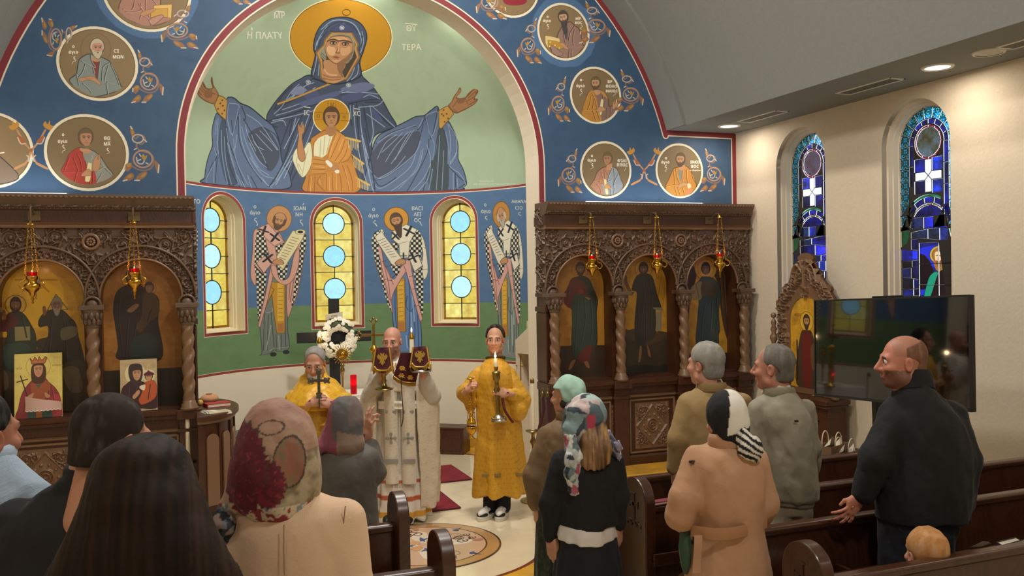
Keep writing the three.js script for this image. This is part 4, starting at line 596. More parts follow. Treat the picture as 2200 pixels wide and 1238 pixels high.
function twistedColumn(y0, y1, r) {
return grid(32,120, (u, v) => { const a = u * TAU, y = lerp(y0, y1, v), e = Math.min(1, Math.min(v, 1 - v) * 14), ph = 2 * a - y * 46, q = r * (1 + 0.13 * e * Math.sin(ph) + 0.03 * e * Math.sin(2 * ph)); return [Math.cos(a) * q, y, Math.sin(a) * q]; });
}
const archRing = (cx, r, w, d) => { const n = 40, p = []; for (let i = 0; i <= n; i++) { const a = i / n * Math.PI; p.push(V3(cx + Math.cos(a) * r, SCR.spring + Math.sin(a) * r, 0)); } return tube(p, w, 48,8).scale(1,1, d); };

function iconScreen(side, label) {
const t = thing('icon_screen', label, 'icon screen'), mir = side < 0, M = (x) => mir ? 2 * CX - x : x;
const flip = (g) => { if (mir) { g.applyMatrix4(new THREE.Matrix4().makeScale(-1,1,1).setPosition(2 * CX, 0,0)); const ix = g.index; if (ix) { const a = ix.array; for (let i = 0; i < a.length; i += 3) { const q = a[i]; a[i] = a[i + 1]; a[i + 1] = q; } } else { for (const k of Object.keys(g.attributes)) { const at = g.attributes[k], s = at.itemSize; for (let i = 0; i < at.count; i += 3) for (let c = 0; c < s; c++) { const q = at.array[i * s + c]; at.array[i * s + c] = at.array[(i + 1) * s + c]; at.array[(i + 1) * s + c] = q; } } } } return g; };
const s = polyShape([[SCR.x0,0.9], [SCR.x1,0.9], [SCR.x1,2.62], [SCR.x0,2.62]]);
for (const b of SCR.bays) { const h = new THREE.Path(); archPts(SCR.r, SCR.spring + SCR.r, 1.0).forEach(([x, y], i) => i ? h.lineTo(b + x, y) : h.moveTo(b + x, y)); h.closePath(); s.holes.push(h); }
part('body', flip(boxUV(toCreasedNormals(extrude(s, 0.2), 0.5).translate(0,0,-8.63))), walnut, t);
part('backboard', flip(boxUV(box(SW, 2.8,0.05, (SCR.x0 + SCR.x1) / 2,1.42,-8.66,0))), walnut, t);
const fz = relief(friezeH, 400,108, SW, 0.68,0.026, (x, y) => { const X = x + SCR.x0, Y = y + 1.92; return SCR.bays.every((b) => { const d = Math.abs(X - b); return Y > SCR.spring ? Math.hypot(d, Y - SCR.spring) > SCR.r + 0.004 : d > SCR.r + 0.004; }); });
part('carved_frieze', flip(fz.translate(SCR.x0,1.92, SCR.zf - 0.004)), carved, t);
for (const b of SCR.bays) { const a = part('arch_moulding', flip(archRing(b, SCR.r + 0.012,0.011,1.6).translate(0,0, SCR.zf + 0.012)), carvedLight, t); part('outer_moulding', flip(archRing(b, 0.452,0.012,1.5).translate(0,0, SCR.zf + 0.016)), carved, a); }
for (const b of [4.435,5.225]) { const q = part('rosette', flip(new THREE.TorusGeometry(0.062,0.014,12,40).translate(b, 2.48, SCR.zf + 0.02)), carvedLight, t); part('rosette_flower', flip(merge([ball(0.012, b, 2.48, SCR.zf + 0.03), ...Array.from({ length: 9 }, (_, i) => ball(0.013, b + Math.cos(i / 9 * TAU) * 0.027,2.48 + Math.sin(i / 9 * TAU) * 0.027, SCR.zf + 0.022))])), carvedLight, q); }
const prof = (pts, name, mat) => part(name, flip(boxUV(extrude(polyShape(pts.map(([z, y]) => [z, y])), SW + 0.03).rotateY(-Math.PI / 2).translate(SCR.x1 + 0.015,0,0).scale(1,1,1))), mat, t);
prof([[-8.66,2.6], [-8.385,2.6], [-8.375,2.615], [-8.385,2.63], [-8.365,2.645], [-8.66,2.645]], 'moulding', carvedLight);
prof([[-8.66,2.645], [-8.4,2.645], [-8.4,2.755], [-8.66,2.755]], 'plain_band', walnut);
prof([[-8.66,2.755], [-8.385,2.755], [-8.37,2.765], [-8.37,2.78], [-8.355,2.8], [-8.32,2.84], [-8.31,2.865], [-8.31,2.885], [-8.66,2.885]], 'cornice', carved);
const dent = []; for (let i = 0; i < 64; i++) { dent.push(box(0.022,0.016,0.016, SCR.x0 + 0.02 + i * SW / 64,2.862,-8.308,0.003)); }
for (let i = 0; i < 90; i++) dent.push(ball(0.008, SCR.x0 + 0.01 + i * SW / 90,2.768,-8.368,1,1,1,8));
part('dentils', flip(merge(dent)), carvedLight, t).userData.kind = 'stuff';
part('cornice_carving', flip(relief((u, v) => stripH(v, (u * 6) % 1), 300,14, SW, 0.07,0.014).rotateX(-0.62).translate(SCR.x0,2.775,-8.352)), carved, t);
part('end_carving', flip(relief(stripH, 40,150,0.25,0.9,0.03).rotateY(-Math.PI / 2).translate(SCR.x0 - 0.004,1.93,-8.66)), carved, t);
part('end_post', flip(merge([box(0.02,0.72,0.26, SCR.x0 - 0.005,1.36,-8.54), box(0.03,0.05,0.28, SCR.x0 - 0.01,1.76,-8.54), box(0.03,0.1,0.28, SCR.x0 - 0.01,2.69,-8.53), box(0.03,0.04,0.28, SCR.x0 - 0.01,1.91,-8.53)])), walnut, t);
SCR.cols.forEach((x) => {
const c = part('twisted_column', flip(twistedColumn(1.05,1.74,0.05).translate(x, 0, SCR.zf + 0.06)), carvedLight, t);
part('column_base', flip(lathe([[0,0.97], [0.078,0.97], [0.08,0.995], [0.066,1.005], [0.07,1.02], [0.056,1.035], [0.058,1.05], [0.045,1.06]], 28).translate(x, 0, SCR.zf + 0.06)), carvedLight, c);
const leaves = []; for (let j = 0; j < 2; j++) for (let i = 0; i < 10; i++) { const a = (i + j * 0.5) / 10 * TAU, r = 0.056 + j * 0.016; leaves.push(ball(0.024, x + Math.cos(a) * r, 1.79 + j * 0.05, SCR.zf + 0.06 + Math.sin(a) * r, 0.8,1.5,0.8,10)); }
part('capital', flip(merge([lathe([[0.05,1.73], [0.062,1.745], [0.052,1.76], [0.056,1.8], [0.085,1.87], [0.09,1.89]], 24).translate(x, 0, SCR.zf + 0.06), ...leaves, box(0.2,0.04,0.17, x, 1.91, SCR.zf + 0.055)])), carved, c);
part('lunette', flip(merge([new THREE.TorusGeometry(0.068,0.012,8,24, Math.PI).translate(x, 1.93, SCR.zf + 0.035), ball(0.05, x, 1.93, SCR.zf + 0.02,1,1,0.5)])), carved, c);
});
prof([[-8.68,0.9], [-8.36,0.9], [-8.36,0.925], [-8.335,0.935], [-8.325,0.95], [-8.325,0.98], [-8.68,0.98]], 'ledge', walnut);
part('base', flip(boxUV(box(SW, 0.9,0.24, (SCR.x0 + SCR.x1) / 2,0.45,-8.53,0))), walnut, t);
prof([[-8.45,0.775], [-8.395,0.775], [-8.385,0.785], [-8.385,0.795], [-8.4,0.805], [-8.45,0.805]], 'base_moulding', carvedLight);
prof([[-8.45,0], [-8.375,0], [-8.375,0.13], [-8.39,0.15], [-8.45,0.15]], 'plinth', walnut);
for (const x of SCR.cols) part('pier', flip(boxUV(merge([box(0.17,0.9,0.05, x, 0.45,-8.385,0.004), box(0.2,0.03,0.07, x, 0.79,-8.38,0.004), box(0.21,0.09,0.08, x, 0.935,-8.35,0.006)]))), walnut, t);
for (const b of SCR.bays) {
const f = part('panel_frame', flip(boxUV(merge([box(0.56,0.02,0.03, b, 0.745,-8.405,0.006), box(0.56,0.02,0.03, b, 0.175,-8.405,0.006), box(0.02,0.58,0.03, b - 0.275,0.46,-8.405,0.006), box(0.02,0.58,0.03, b + 0.275,0.46,-8.405,0.006)]))), carvedLight, t);
part('carved_panel', flip(relief(panelH, 110,120,0.42,0.5,0.02).translate(b - 0.21,0.21,-8.408)), carvedLight, f);
for (const sg of [-1,1]) part('carved_strip', flip(relief(narrowH, 16,100,0.055,0.5,0.014).translate(b + sg * 0.3 - 0.0275,0.21,-8.408)), carvedLight, f);
}
return t;
}
const screenR = iconScreen(1, 'dark carved wooden icon screen with three arched icons right of the apse');
const screenL = iconScreen(-1, 'dark carved wooden icon screen with arched icons left of the apse');
function iconBoard(parent, cx, paint, label) {
const hw = 0.325, y0 = 1.0, y1 = SCR.spring + 0.325, s = polyShape(archPts(hw, y1, y0).map(([x, y]) => [cx + x, y]));
const tex = canvasTex(420,840, (c, w, h) => { const P = new Painter(c, (x, y) => { const q = onZ(x, y, SCR.zb); return [(q.x - cx + hw) / (2 * hw) * w, (y1 - q.y) / (y1 - y0) * h]; }); paint(P, c, w, h); });
const g = new THREE.ShapeGeometry(s, 16), p = g.attributes.position, uv = new Float32Array(p.count * 2); for (let i = 0; i < p.count; i++) { uv[i * 2] = (p.getX(i) - cx + hw) / (2 * hw); uv[i * 2 + 1] = (p.getY(i) - y0) / (y1 - y0); }
g.setAttribute('uv', new THREE.BufferAttribute(uv, 2)); const m = part('icon', g.translate(0,0, SCR.zb), phys({ map: tex, roughness: 0.35, clearcoat: 0.4, clearcoatRoughness: 0.15 }), parent, label); return m;
}
const mottled = (c, w, h, col, seed, alpha = 0.06) => { c.fillStyle = col; c.fillRect(0,0, w, h); const r = rng(seed); for (let i = 0; i < 300; i++) { c.fillStyle = `rgba(${r() < 0.5 ? '60,40,20' : '220,180,100'},${alpha})`; c.beginPath(); c.ellipse(r() * w, r() * h, 5 + r() * 40,5 + r() * 30,0,0, TAU); c.fill(); } };
iconBoard(screenR, 4.04, (P, c, w, h) => {
mottled(c, w, h, '#9c6a26', 1); const q = P.frame(1180,540,4.267); q.fill('0,872 700,850 700,1300 0,1300', '#3b2c21', { smooth: false }); q.fill('430,240 700,100 700,860 440,860', '#a8762a', { smooth: false });
q.oval(284,165,78,88, null, { edge: '#7d521e', w: 4 });
q.fill('250,235 200,260 165,340 130,400 140,480 200,525 215,620 205,760 215,960 300,1000 330,900 395,850 440,840 435,560 445,450 400,330 370,260 320,230', '#2f3129', { edge: '#211d18', w: 3 });
q.fill('245,250 200,270 165,340 130,400 140,480 200,522 225,420 340,400 330,300', '#572521').fill('220,420 340,410 430,480 430,560 435,830 330,900 230,960 210,760', '#303b34').fill('260,990 330,880 390,860 370,1000 350,1030', '#5b2620');
folds(q, '260,440 250,700 230,940|320,430 330,640 290,860|380,440 390,640 380,820|180,340 170,440', '#20241f', '#465249', 4);
q.fill('205,1010 240,1000 200,1080 175,1080', '#80583a').fill('320,1020 350,1010 370,1065 345,1065', '#80583a').fill('330,420 380,430 360,445', '#80583a').fill('270,360 300,350 310,380 280,390', '#7a2a22'); iconFace(q, 286,165,38,58, { hair: '#32231a', beard: '#3a281d', beardLen: 0.25, skin: '#6e5038' });
}, 'icon of a bearded saint in red and dark green on gold');
iconBoard(screenR, 4.83, (P, c, w, h) => {
mottled(c, w, h, '#b07f26', 2); const q = P.frame(1320,540,4.267); q.fill('0,700 60,700 130,720 200,710 260,730 400,730 520,745 640,730 640,1240 0,1240', '#4a3a28').fill('60,820 200,830 300,860 560,800 560,1140 60,1120', '#3c3125').fill('80,1070 260,1040 420,1050 560,990 560,1130 80,1130', '#2c2620');
q.oval(266,165,78,84, null, { edge: '#6b4a1c', w: 4 });
q.fill('230,210 190,250 160,350 200,370 205,430 185,690 210,880 250,880 300,830 360,790 380,680 380,520 430,520 390,390 350,240 300,205', '#35302a', { edge: '#211d18', w: 3 }).fill('380,560 435,555 430,720 385,740', '#77705a', { smooth: false });
q.fill('90,225 115,230 120,280 165,370 195,360 150,408 110,340 90,280', '#6b4b33').fill('232,880 250,880 245,980 220,1020', '#836040').fill('300,860 320,900 335,970 310,950', '#836040').line('435,215 400,420', '#5a3e20', 3).fill('360,515 435,520 435,545 365,530', '#6e685a');
folds(q, '260,260 270,440 240,680|320,260 340,430 330,700|220,480 215,700|290,480 290,820', '#231f1b', '#4c463c', 4); iconFace(q, 266,165,38,58, { hair: '#33241a', beard: '#3a291d', beardLen: 0.35, skin: '#644832' });
}, 'icon of a standing prophet in dark robe holding a scroll on gold');
iconBoard(screenR, 5.63, (P, c, w, h) => {
mottled(c, w, h, '#b8852a', 3); const q = P.frame(1460,540,4.267); q.fill('0,945 700,920 700,1300 0,1300', '#34291f', { smooth: false }); q.fill('60,0 150,200 130,320 100,420 80,640 50,740 0,700 0,0', '#3d2c22').fill('300,180 400,170 470,220 480,600 470,860 420,760 380,560 350,300', '#49362a').fill('400,100 700,100 700,500 500,300', '#4a3024'); folds(q, '400,200 420,500 440,760|450,230 460,560 465,800|370,240 390,520', '#2c2018', '#7a5a3a', 4);
q.oval(240,155,100,110, '#c4943e', { edge: '#7d521e', w: 5 }).oval(240,155,76,84, null, { edge: '#8d6424', w: 4 });
q.fill('205,235 180,270 110,330 95,400 130,445 175,455 165,600 160,880 340,880 360,760 370,720 360,560 380,380 340,280 290,240', '#3c4640', { edge: '#211d18', w: 3 }).fill('110,330 160,290 205,285 200,430 130,445 95,400', '#8a744e').fill('205,290 310,300 320,420 210,430', '#51402f').fill('185,450 350,450 350,700 300,720 280,860 170,880', '#37443e'); folds(q, '240,470 210,640 200,840|300,450 290,620 280,740|340,420 345,600 330,760', '#222a26', '#56655c', 4); q.line('150,300 180,430', '#2c2018', 4);
iconFace(q, 240,165,36,56, { hair: '#2c1f17', skin: '#70523a' });
}, 'icon of a winged angel in dark green robe on gold');
iconBoard(screenL, 2 * CX - 4.04, (P, c, w, h) => {      // the bay beside the apse
mottled(c, w, h, '#9a6427', 4); const q = P.frame(200,540,3.44); q.fill('0,890 700,855 700,1300 0,1300', '#332a20', { smooth: false }); q.oval(297,190,92,92, null, { edge: '#70481e', w: 4 }).oval(415,270,52,52, null, { edge: '#70481e', w: 4 });
q.fill('240,255 170,310 150,430 160,520 185,700 190,800 500,800 480,520 490,400 470,330 400,290 350,255', '#2c211d', { edge: '#1d1613', w: 3 }).fill('280,250 370,310 330,400 260,460 240,300', '#2a1d1a').fill('370,330 410,300 460,320 490,400 480,470 420,520 350,600 320,560 360,470', '#46321f').fill('300,640 450,620 480,800 290,800', '#27302b'); folds(q, '200,330 190,500 220,780|260,480 250,640 240,790|330,470 300,640|430,430 400,520', '#191310', '#43342a', 4);
q.fill('250,440 310,390 340,400 290,450', '#7a5838'); iconFace(q, 297,195,48,70, { hair: '#2a1c1a', skin: '#7a583c', fringe: 0.3 }); iconFace(q, 415,272,30,40, { hair: '#3a281c', skin: '#7a583c' });
}, 'icon of a veiled mother holding a child on gold');
iconBoard(screenL, 2 * CX - 4.83, (P, c, w, h) => {
mottled(c, w, h, '#c89526', 5); const q = P.frame(0,540,3.345); q.oval(260,330,200,220, '#d6a52c'); q.fill('0,640 30,620 60,650 0,900', '#4a3826').fill('260,650 330,620 560,600 600,1250 0,1250 0,800 250,720', '#3f3326');
for (const [x, y] of [[110,205], [410,205], [165,285], [350,290], [260,340]]) q.line([[260,205], [x, y]], '#a87a20', 12, false); q.fill('200,210 255,170 305,210 258,252', '#857b72', { smooth: false });
q.oval(112,385,76,68, '#cf9f36', { edge: '#5a4420', w: 5 }); q.fill('402,310 340,425 488,420', '#c99a34', { smooth: false, edge: '#5a4420', w: 6 });
q.fill('75,440 30,480 0,540 0,580 50,580 40,660 20,720 30,860 200,870 260,720 255,600 230,540 180,460 130,430', '#32352c', { edge: '#211d18', w: 3 }).fill('75,440 30,480 0,540 10,580 90,560 130,500', '#54271f').fill('20,700 110,660 210,680 200,800 60,850', '#36483c').fill('105,545 215,540 218,640 108,645', '#8a7c52', { smooth: false }); q.fill('15,430 35,425 45,480 25,490', '#7a5236');
q.fill('370,420 310,450 278,500 285,545 345,540 340,640 300,740 330,860 560,860 555,560 500,470 440,420', '#37302a', { edge: '#211d18', w: 3 }).fill('305,405 325,395 335,440 315,465', '#7a5236'); folds(q, '370,470 360,640 340,820|450,460 470,600 480,800|160,470 190,620', '#211c18', '#51493d', 4); q.fill('440,560 540,540 550,600 450,640', '#6b6350'); q.fill('0,900 120,870 330,860 600,800 600,1250 0,1250', '#4b3c2c').fill('450,850 560,840 590,1000 500,1000', '#6a5a44').fill('0,850 50,880 60,980 0,1000', '#66563f');
iconFace(q, 112,390,36,54, { hair: '#2e2019', beard: '#35251b', beardLen: 0.25, skin: '#7a583c' }); iconFace(q, 408,390,34,54, { hair: '#7d7464', beard: '#8a8272', beardLen: 0.5, skin: '#755540' });
}, 'icon of two seated figures under golden rays');
iconBoard(screenL, 2 * CX - 5.63, (P, c, w, h) => mottled(c, w, h, '#9a6c28', 6), 'gold icon ground at the far left');
function proppedIcon(label, w, h, pos, turn, paint, edge) {
const t = thing('propped_icon', label, 'icon', pos, turn), lean = -0.14;
const b = part('board', box(w, h, 0.022,0, h / 2,0,0.003).rotateX(lean), std(edge, 0.5), t), tex = canvasTex(420, Math.round(420 * h / w), (c, W2, H2) => paint(new Painter(c, (x, y) => [x / 100 * W2, y / (100 * h / w) * H2]), c, W2, H2));
part('painting', new THREE.PlaneGeometry(w - 0.004, h - 0.004).translate(0, h / 2,0.0125).rotateX(lean), phys({ map: tex, roughness: 0.3, clearcoat: 0.4, clearcoatRoughness: 0.15 }), t); return t;
}
{
const a = onZ(82,905,-8.36), b = onZ(299,880,-8.36);
proppedIcon('propped gold icon of a crowned saint in red holding a cross', 0.365,0.55, [a.x, 0.981,-8.4], 0, (p, c, w, h) => {
mottled(c, w, h, '#d9c568', 7,0.03); p.oval(50,30,26,26, null, { edge: '#a8862e', w: 0.8 }); const q = p.frame(0,0,1, (x, y) => [(x - 95) / 3.4, (y - 748) / 3.06]);
q.fill('250,920 200,960 150,1030 125,1130 130,1200 420,1210 425,1090 390,1010 340,960 300,915', '#8a2f33', { edge: '#4a1a1c', w: 4 }).fill('215,960 330,950 350,1010 310,1080 300,1140 230,1140 220,1050', '#9a5030').fill('245,975 290,970 268,1000', '#4a5a42', { smooth: false }).fill('190,1140 250,1120 250,1215 195,1215', '#33524c').fill('290,1130 360,1120 360,1215 290,1215', '#33524c').fill('245,1110 292,1110 288,1215 248,1215', '#a8602e', { smooth: false }); q.fill('360,1070 420,1060 425,1210 370,1210', '#a83a40'); folds(q, '180,1040 160,1160|360,990 380,1120|340,1020 330,1100', '#5a1c20', '#b8585a', 4);
q.fill('100,1180 170,1175 170,1220 100,1225', '#8a2a2a', { smooth: false }); q.line('138,905 185,1050', '#3a2418', 8, false).line('112,948 188,930', '#3a2418', 8, false); q.fill('180,1060 230,1030 215,1070', FLESH).fill('310,1030 350,1060 320,1070', FLESH);
q.fill('225,830 305,830 320,900 300,960 230,960 212,900', '#4a2a1c'); iconFace(q, 265,865,38,58, { hair: '#4a2a1c', skin: '#c08a64' }); q.fill('205,780 225,800 240,772 262,800 270,768 290,800 315,772 328,782 312,820 218,822', '#b06a3a', { smooth: false, edge: '#5a2a18', w: 4 });
q.text('ΑΓΙΑ', 130,856,20, '#6b4a1c').text('ΒΑΡΒΑΡΑ', 398,845,16, '#6b4a1c');
}, 0xc9b25a);
proppedIcon('propped pale icon of a veiled mother and child in orange', 0.305,0.46, [b.x, 0.981,-8.4], 0, (p, c, w, h) => {
mottled(c, w, h, '#b9a27c', 8,0.04); const q = p.frame(0,0,1, (x, y) => [(x - 195) / 2.78, (y - 812) / 2.5]); q.oval(308,915,78,75, '#d3c59a').oval(410,935,50,46, '#d3c59a');
q.fill('290,960 240,990 205,1030 200,1160 340,1170 470,1170 470,1060 400,1000 340,970', '#3a2026', { edge: '#24141a', w: 4 }).fill('380,990 440,970 470,1020 455,1100 360,1145 330,1110 350,1070', '#b5542e', { edge: '#6a2a18', w: 3 }).fill('285,1080 330,1035 340,1060 300,1100', FLESH).fill('340,1010 380,1000 375,1040 345,1030', '#e0d0b0'); folds(q, '260,1010 240,1140|320,1000 300,1060|420,1000 400,1110', '#24141a', '#6a4a4a', 3);
q.fill('270,850 350,850 365,920 340,990 290,1000 258,920', '#3a2a28'); iconFace(q, 320,915,36,56, { hair: '#3a2a28', skin: '#b88a62', fringe: 0.3 }); iconFace(q, 410,945,26,32, { hair: '#5a3a28', skin: '#c09068' }); q.fill('375,920 400,905 405,895 420,905 450,920 445,932 380,935', '#5a1f3a');
}, 0x6b5a44);
}
function makeLamp(label, wallPt, capPt) {
const t = thing('vigil_lamp', label, 'vigil lamp', [capPt.x, capPt.y, capPt.z], 0, 'vigil lamps before the icon screen');
const dz = -8.4 - capPt.z, dy = wallPt - capPt.y;
const br = part('bracket', tube([[0.0, dy, dz], [0, dy + 0.02, dz * 0.7], [0, dy + 0.055, dz * 0.35], [0, dy + 0.045, dz * 0.05], [0, dy - 0.005,0], [0,0.02,0]], 0.007,30), dullBrass, t); part('bracket_plate', box(0.1,0.085,0.012,0, dy - 0.01, dz + 0.005,0.004), dullBrass, br);
part('canopy', lathe([[0.001,0.03], [0.008,0.025], [0.016,0.012], [0.034,0], [0.03,-0.006]], 24), brass, t);
const rimY = -0.46, rimR = 0.062;
for (let k = 0; k < 3; k++) { const a = k / 3 * TAU + 0.5, links = []; for (let i = 0; i < 22; i++) { const u = i / 21, x = lerp(0.018, rimR, u) * Math.cos(a), z = lerp(0.018, rimR, u) * Math.sin(a); links.push(new THREE.TorusGeometry(0.0085,0.0022,5,8).scale(0.7,1.3,1).rotateY(i % 2 ? a : a + 1.57).translate(x, lerp(-0.004, rimY, u), z)); } part('chain', merge(links), brass, t); }
part('bowl', lathe([[0.001,-0.66], [0.01,-0.655], [0.006,-0.635], [0.014,-0.62], [0.008,-0.605], [0.022,-0.585], [0.022,-0.57], [0.05,-0.545], [0.064,-0.52], [0.06,-0.5], [0.045,-0.488], [0.032,-0.48], [0.034,-0.462], [0.046,-0.455], [0.046,-0.43], [0.04,-0.43]], 32), brass, t);
for (let k = 0; k < 3; k++) { const a = k / 3 * TAU + 0.5; part('arm', tube([[0.052 * Math.cos(a), -0.515,0.052 * Math.sin(a)], [0.085 * Math.cos(a), -0.53,0.085 * Math.sin(a)], [0.105 * Math.cos(a), -0.5,0.105 * Math.sin(a)], [0.09 * Math.cos(a), -0.475,0.09 * Math.sin(a)], [rimR * Math.cos(a), rimY, rimR * Math.sin(a)]], 0.006,20), brass, t); }
part('red_glass', lathe([[0.001,-0.455], [0.03,-0.455], [0.036,-0.43], [0.042,-0.395], [0.04,-0.395], [0.034,-0.43], [0.028,-0.45]], 24), phys({ color: 0xc0121a, transmission: 0.85, thickness: 0, roughness: 0.1, emissive: new THREE.Color(0.5,0.02,0.02), emissiveIntensity: 0.25 }), t);
part('flame', lathe([[0.001,-0.425], [0.006,-0.418], [0.007,-0.408], [0.003,-0.392], [0.0005,-0.38]], 12), glow(new THREE.Color(1,0.55,0.2), 6), t);
const l = new THREE.PointLight(new THREE.Color(1,0.45,0.2), POWER.candle * 0.6); l.name = 'flame_light'; l.position.set(0,-0.37,0); t.add(l); return t;
}
for (const [x, y, s] of [[1270,468, 'brass vigil lamp hanging before the icon of the saint in red, right screen'], [1410,468, 'brass vigil lamp hanging before the middle icon of the right screen'], [1545,468, 'brass vigil lamp hanging before the angel icon beside the right wall'], [66,482, 'brass vigil lamp hanging before the two seated figures, left screen'], [286,478, 'brass vigil lamp hanging before the veiled mother icon, left screen']]) makeLamp(s, 2.71, onZ(x, y, -8.2));
// ---------------------------------------------------------------- windows
const mottle = (base, amp, seed, f = 6) => { const A = hex(base); return dataTex(128, (u, v) => { const n = tileNoise(u, v, f, seed) * 0.6 + tileNoise(u, v, f * 3, seed + 1) * 0.3 + tileNoise(u, v, f * 8, seed + 2) * 0.15; return A.map((a, k) => a * (1 + n * amp * (k === 2 ? 1.6 : k === 1 ? 0.9 : 0.5))); }); };
const glassMat = (tex, extra = {}) => phys({ color: 0xffffff, map: tex, transmission: 1, thickness: 0, roughness: 0.22, ior: 1.45,...extra });
const tint = (hexc, seed, amp = 0.25) => glassMat(mottle(hexc, amp, seed));
const amber = [tint('#c9ad54', 1,0.16), tint('#c2a243', 2,0.18), tint('#d2bb68', 3,0.15), tint('#bfa24e', 4,0.2)], skyGlass = [tint('#9cc4cc', 5,0.08), tint('#aecfd2', 6,0.08), tint('#8fbecc', 7,0.08)];
const leadMat = std(0x35322e, 0.6, { metalness: 0.4 });
const paneGeo = (pts) => { const g = new THREE.ShapeGeometry(polyShape(pts)); const p = g.attributes.position, uv = g.attributes.uv; for (let i = 0; i < p.count; i++) uv.setXY(i, p.getX(i) * 2.3 + 0.3, p.getY(i) * 2.3); return g; };
const arcP = (cx, cy, r, a0, a1, n = 14) => Array.from({ length: n + 1 }, (_, i) => { const a = lerp(a0, a1, i / n); return [cx + Math.cos(a) * r, cy + Math.sin(a) * r]; });
APW.forEach((a, wi) => {
const g = structGroup('window_' + (wi + 1)); g.position.set(APX + Math.sin(a) * APR, 0, APZ - Math.cos(a) * APR); g.rotation.y = -a;
part('frame', archFrame(AW.hw, AW.top, AW.sill, [[-0.0,-0.022], [0.0,0.1], [0.014,0.104], [0.016,0.135], [0.026,0.14], [0.035,0.2], [0.06,0.205]]), cream, g);
const hw = AW.glassHW, top = AW.top - 0.035, bot = AW.sill + 0.03, zc = -0.19, sp = top - hw, cy = [2.818,2.406,1.992], R = 0.136, gap = 0.004, rows = [top, cy[0], 2.614, cy[1], 2.206, cy[2], 1.784, bot];
let k = 0;
for (let r = 0; r < 7; r++) for (const s of [-1,1]) {
const y1 = rows[r] - gap, y0 = rows[r + 1] + gap, x0 = gap, x1 = hw, up = cy.find((c) => Math.abs(c - rows[r]) < 0.001), dn = cy.find((c) => Math.abs(c - rows[r + 1]) < 0.001), p = [];
if (dn !== undefined) p.push(...arcP(0, dn, R + gap, Math.asin(gap / R) * 0 + Math.PI / 2 - 0.03,0.03,10)); else p.push([x0, y0]);
p.push([x1, y0]);
if (r === 0) p.push(...arcP(0, sp, hw, 0, Math.PI / 2 - 0.02,14)); else { p.push([x1, y1]); if (up !== undefined) p.push(...arcP(0, up, R + gap, -0.03,-Math.PI / 2 + 0.03,10)); else p.push([x0, y1]); }
part('pane', paneGeo(p.map(([x, y]) => [x * s, y])).translate(0,0, zc), amber[(k++ + wi) % 4], g);
}
cy.forEach((c, i) => part('pane', paneGeo(arcP(0, c, R - 0.003,0, TAU * 0.999,40)).translate(0,0, zc), skyGlass[(i + wi) % 3], g));
const bars = []; for (let r = 0; r < rows.length - 1; r++) if (r) bars.push(box(2 * hw, 0.008,0.01,0, rows[r], zc + 0.003,0));
const cutBars = rows.slice(1,-1).flatMap((y) => cy.includes(y) ? [box(hw - R, 0.009,0.012,-(hw + R) / 2, y, zc + 0.002,0), box(hw - R, 0.009,0.012, (hw + R) / 2, y, zc + 0.002,0)] : [box(2 * hw, 0.009,0.012,0, y, zc + 0.002,0)]);
const vy = [top, cy[0] + R, cy[0] - R, cy[1] + R, cy[1] - R, cy[2] + R, cy[2] - R, bot]; for (let i = 0; i < 8; i += 2) cutBars.push(box(0.01, vy[i] - vy[i + 1], 0.012,0, (vy[i] + vy[i + 1]) / 2, zc + 0.002,0));
for (const c of cy) cutBars.push(new THREE.TorusGeometry(R, 0.006,8,48).translate(0, c, zc + 0.002));
part('lead', merge(cutBars), leadMat, g);
});
const flowerTex = canvasTex(256,256, (c) => {
c.fillStyle = '#0e4a5c'; c.fillRect(0,0,256,256);
for (const [x, y, k] of [[128,128,1], [0,0,0.7], [256,0,0.7], [0,256,0.7], [256,256,0.7]]) for (let i = 0; i < 8; i++) { const a = i / 8 * TAU; c.fillStyle = i % 2 ? '#37b7e6' : '#2a8fe0'; c.beginPath(); c.ellipse(x + Math.cos(a) * 56 * k, y + Math.sin(a) * 56 * k, 34 * k, 16 * k, a, 0, TAU); c.fill(); c.fillStyle = '#cdeef6'; c.beginPath(); c.arc(x, y, 15 * k, 0, TAU); c.fill(); }
c.strokeStyle = '#7fd6a8'; c.lineWidth = 9; for (const [x, y] of [[128,0], [0,128], [256,128], [128,256]]) { c.beginPath(); c.arc(x, y, 34,0, TAU); c.stroke(); } c.strokeStyle = '#06222c'; c.lineWidth = 5; c.strokeRect(2,2,252,252);
});
flowerTex.wrapS = flowerTex.wrapT = THREE.RepeatWrapping;
const G = { flower: glassMat(flowerTex), indigo: [tint('#1a1846', 21,0.5), tint('#201d5a', 22,0.5), tint('#191736', 23,0.5)], cobalt: [tint('#262aa0', 24,0.5), tint('#262f86', 25,0.5)], slate: [tint('#1c1e30', 26,0.4), tint('#22263c', 27,0.4)], white: tint('#e8f4fb', 28,0.04), green: tint('#1c5a34', 29,0.4), red: tint('#7a1c30', 30,0.3), grey: tint('#4a4d48', 31,0.5), rainbow: tint('#8a7a5c', 32,0.9), mauve: tint('#4a3a44', 33,0.3) };
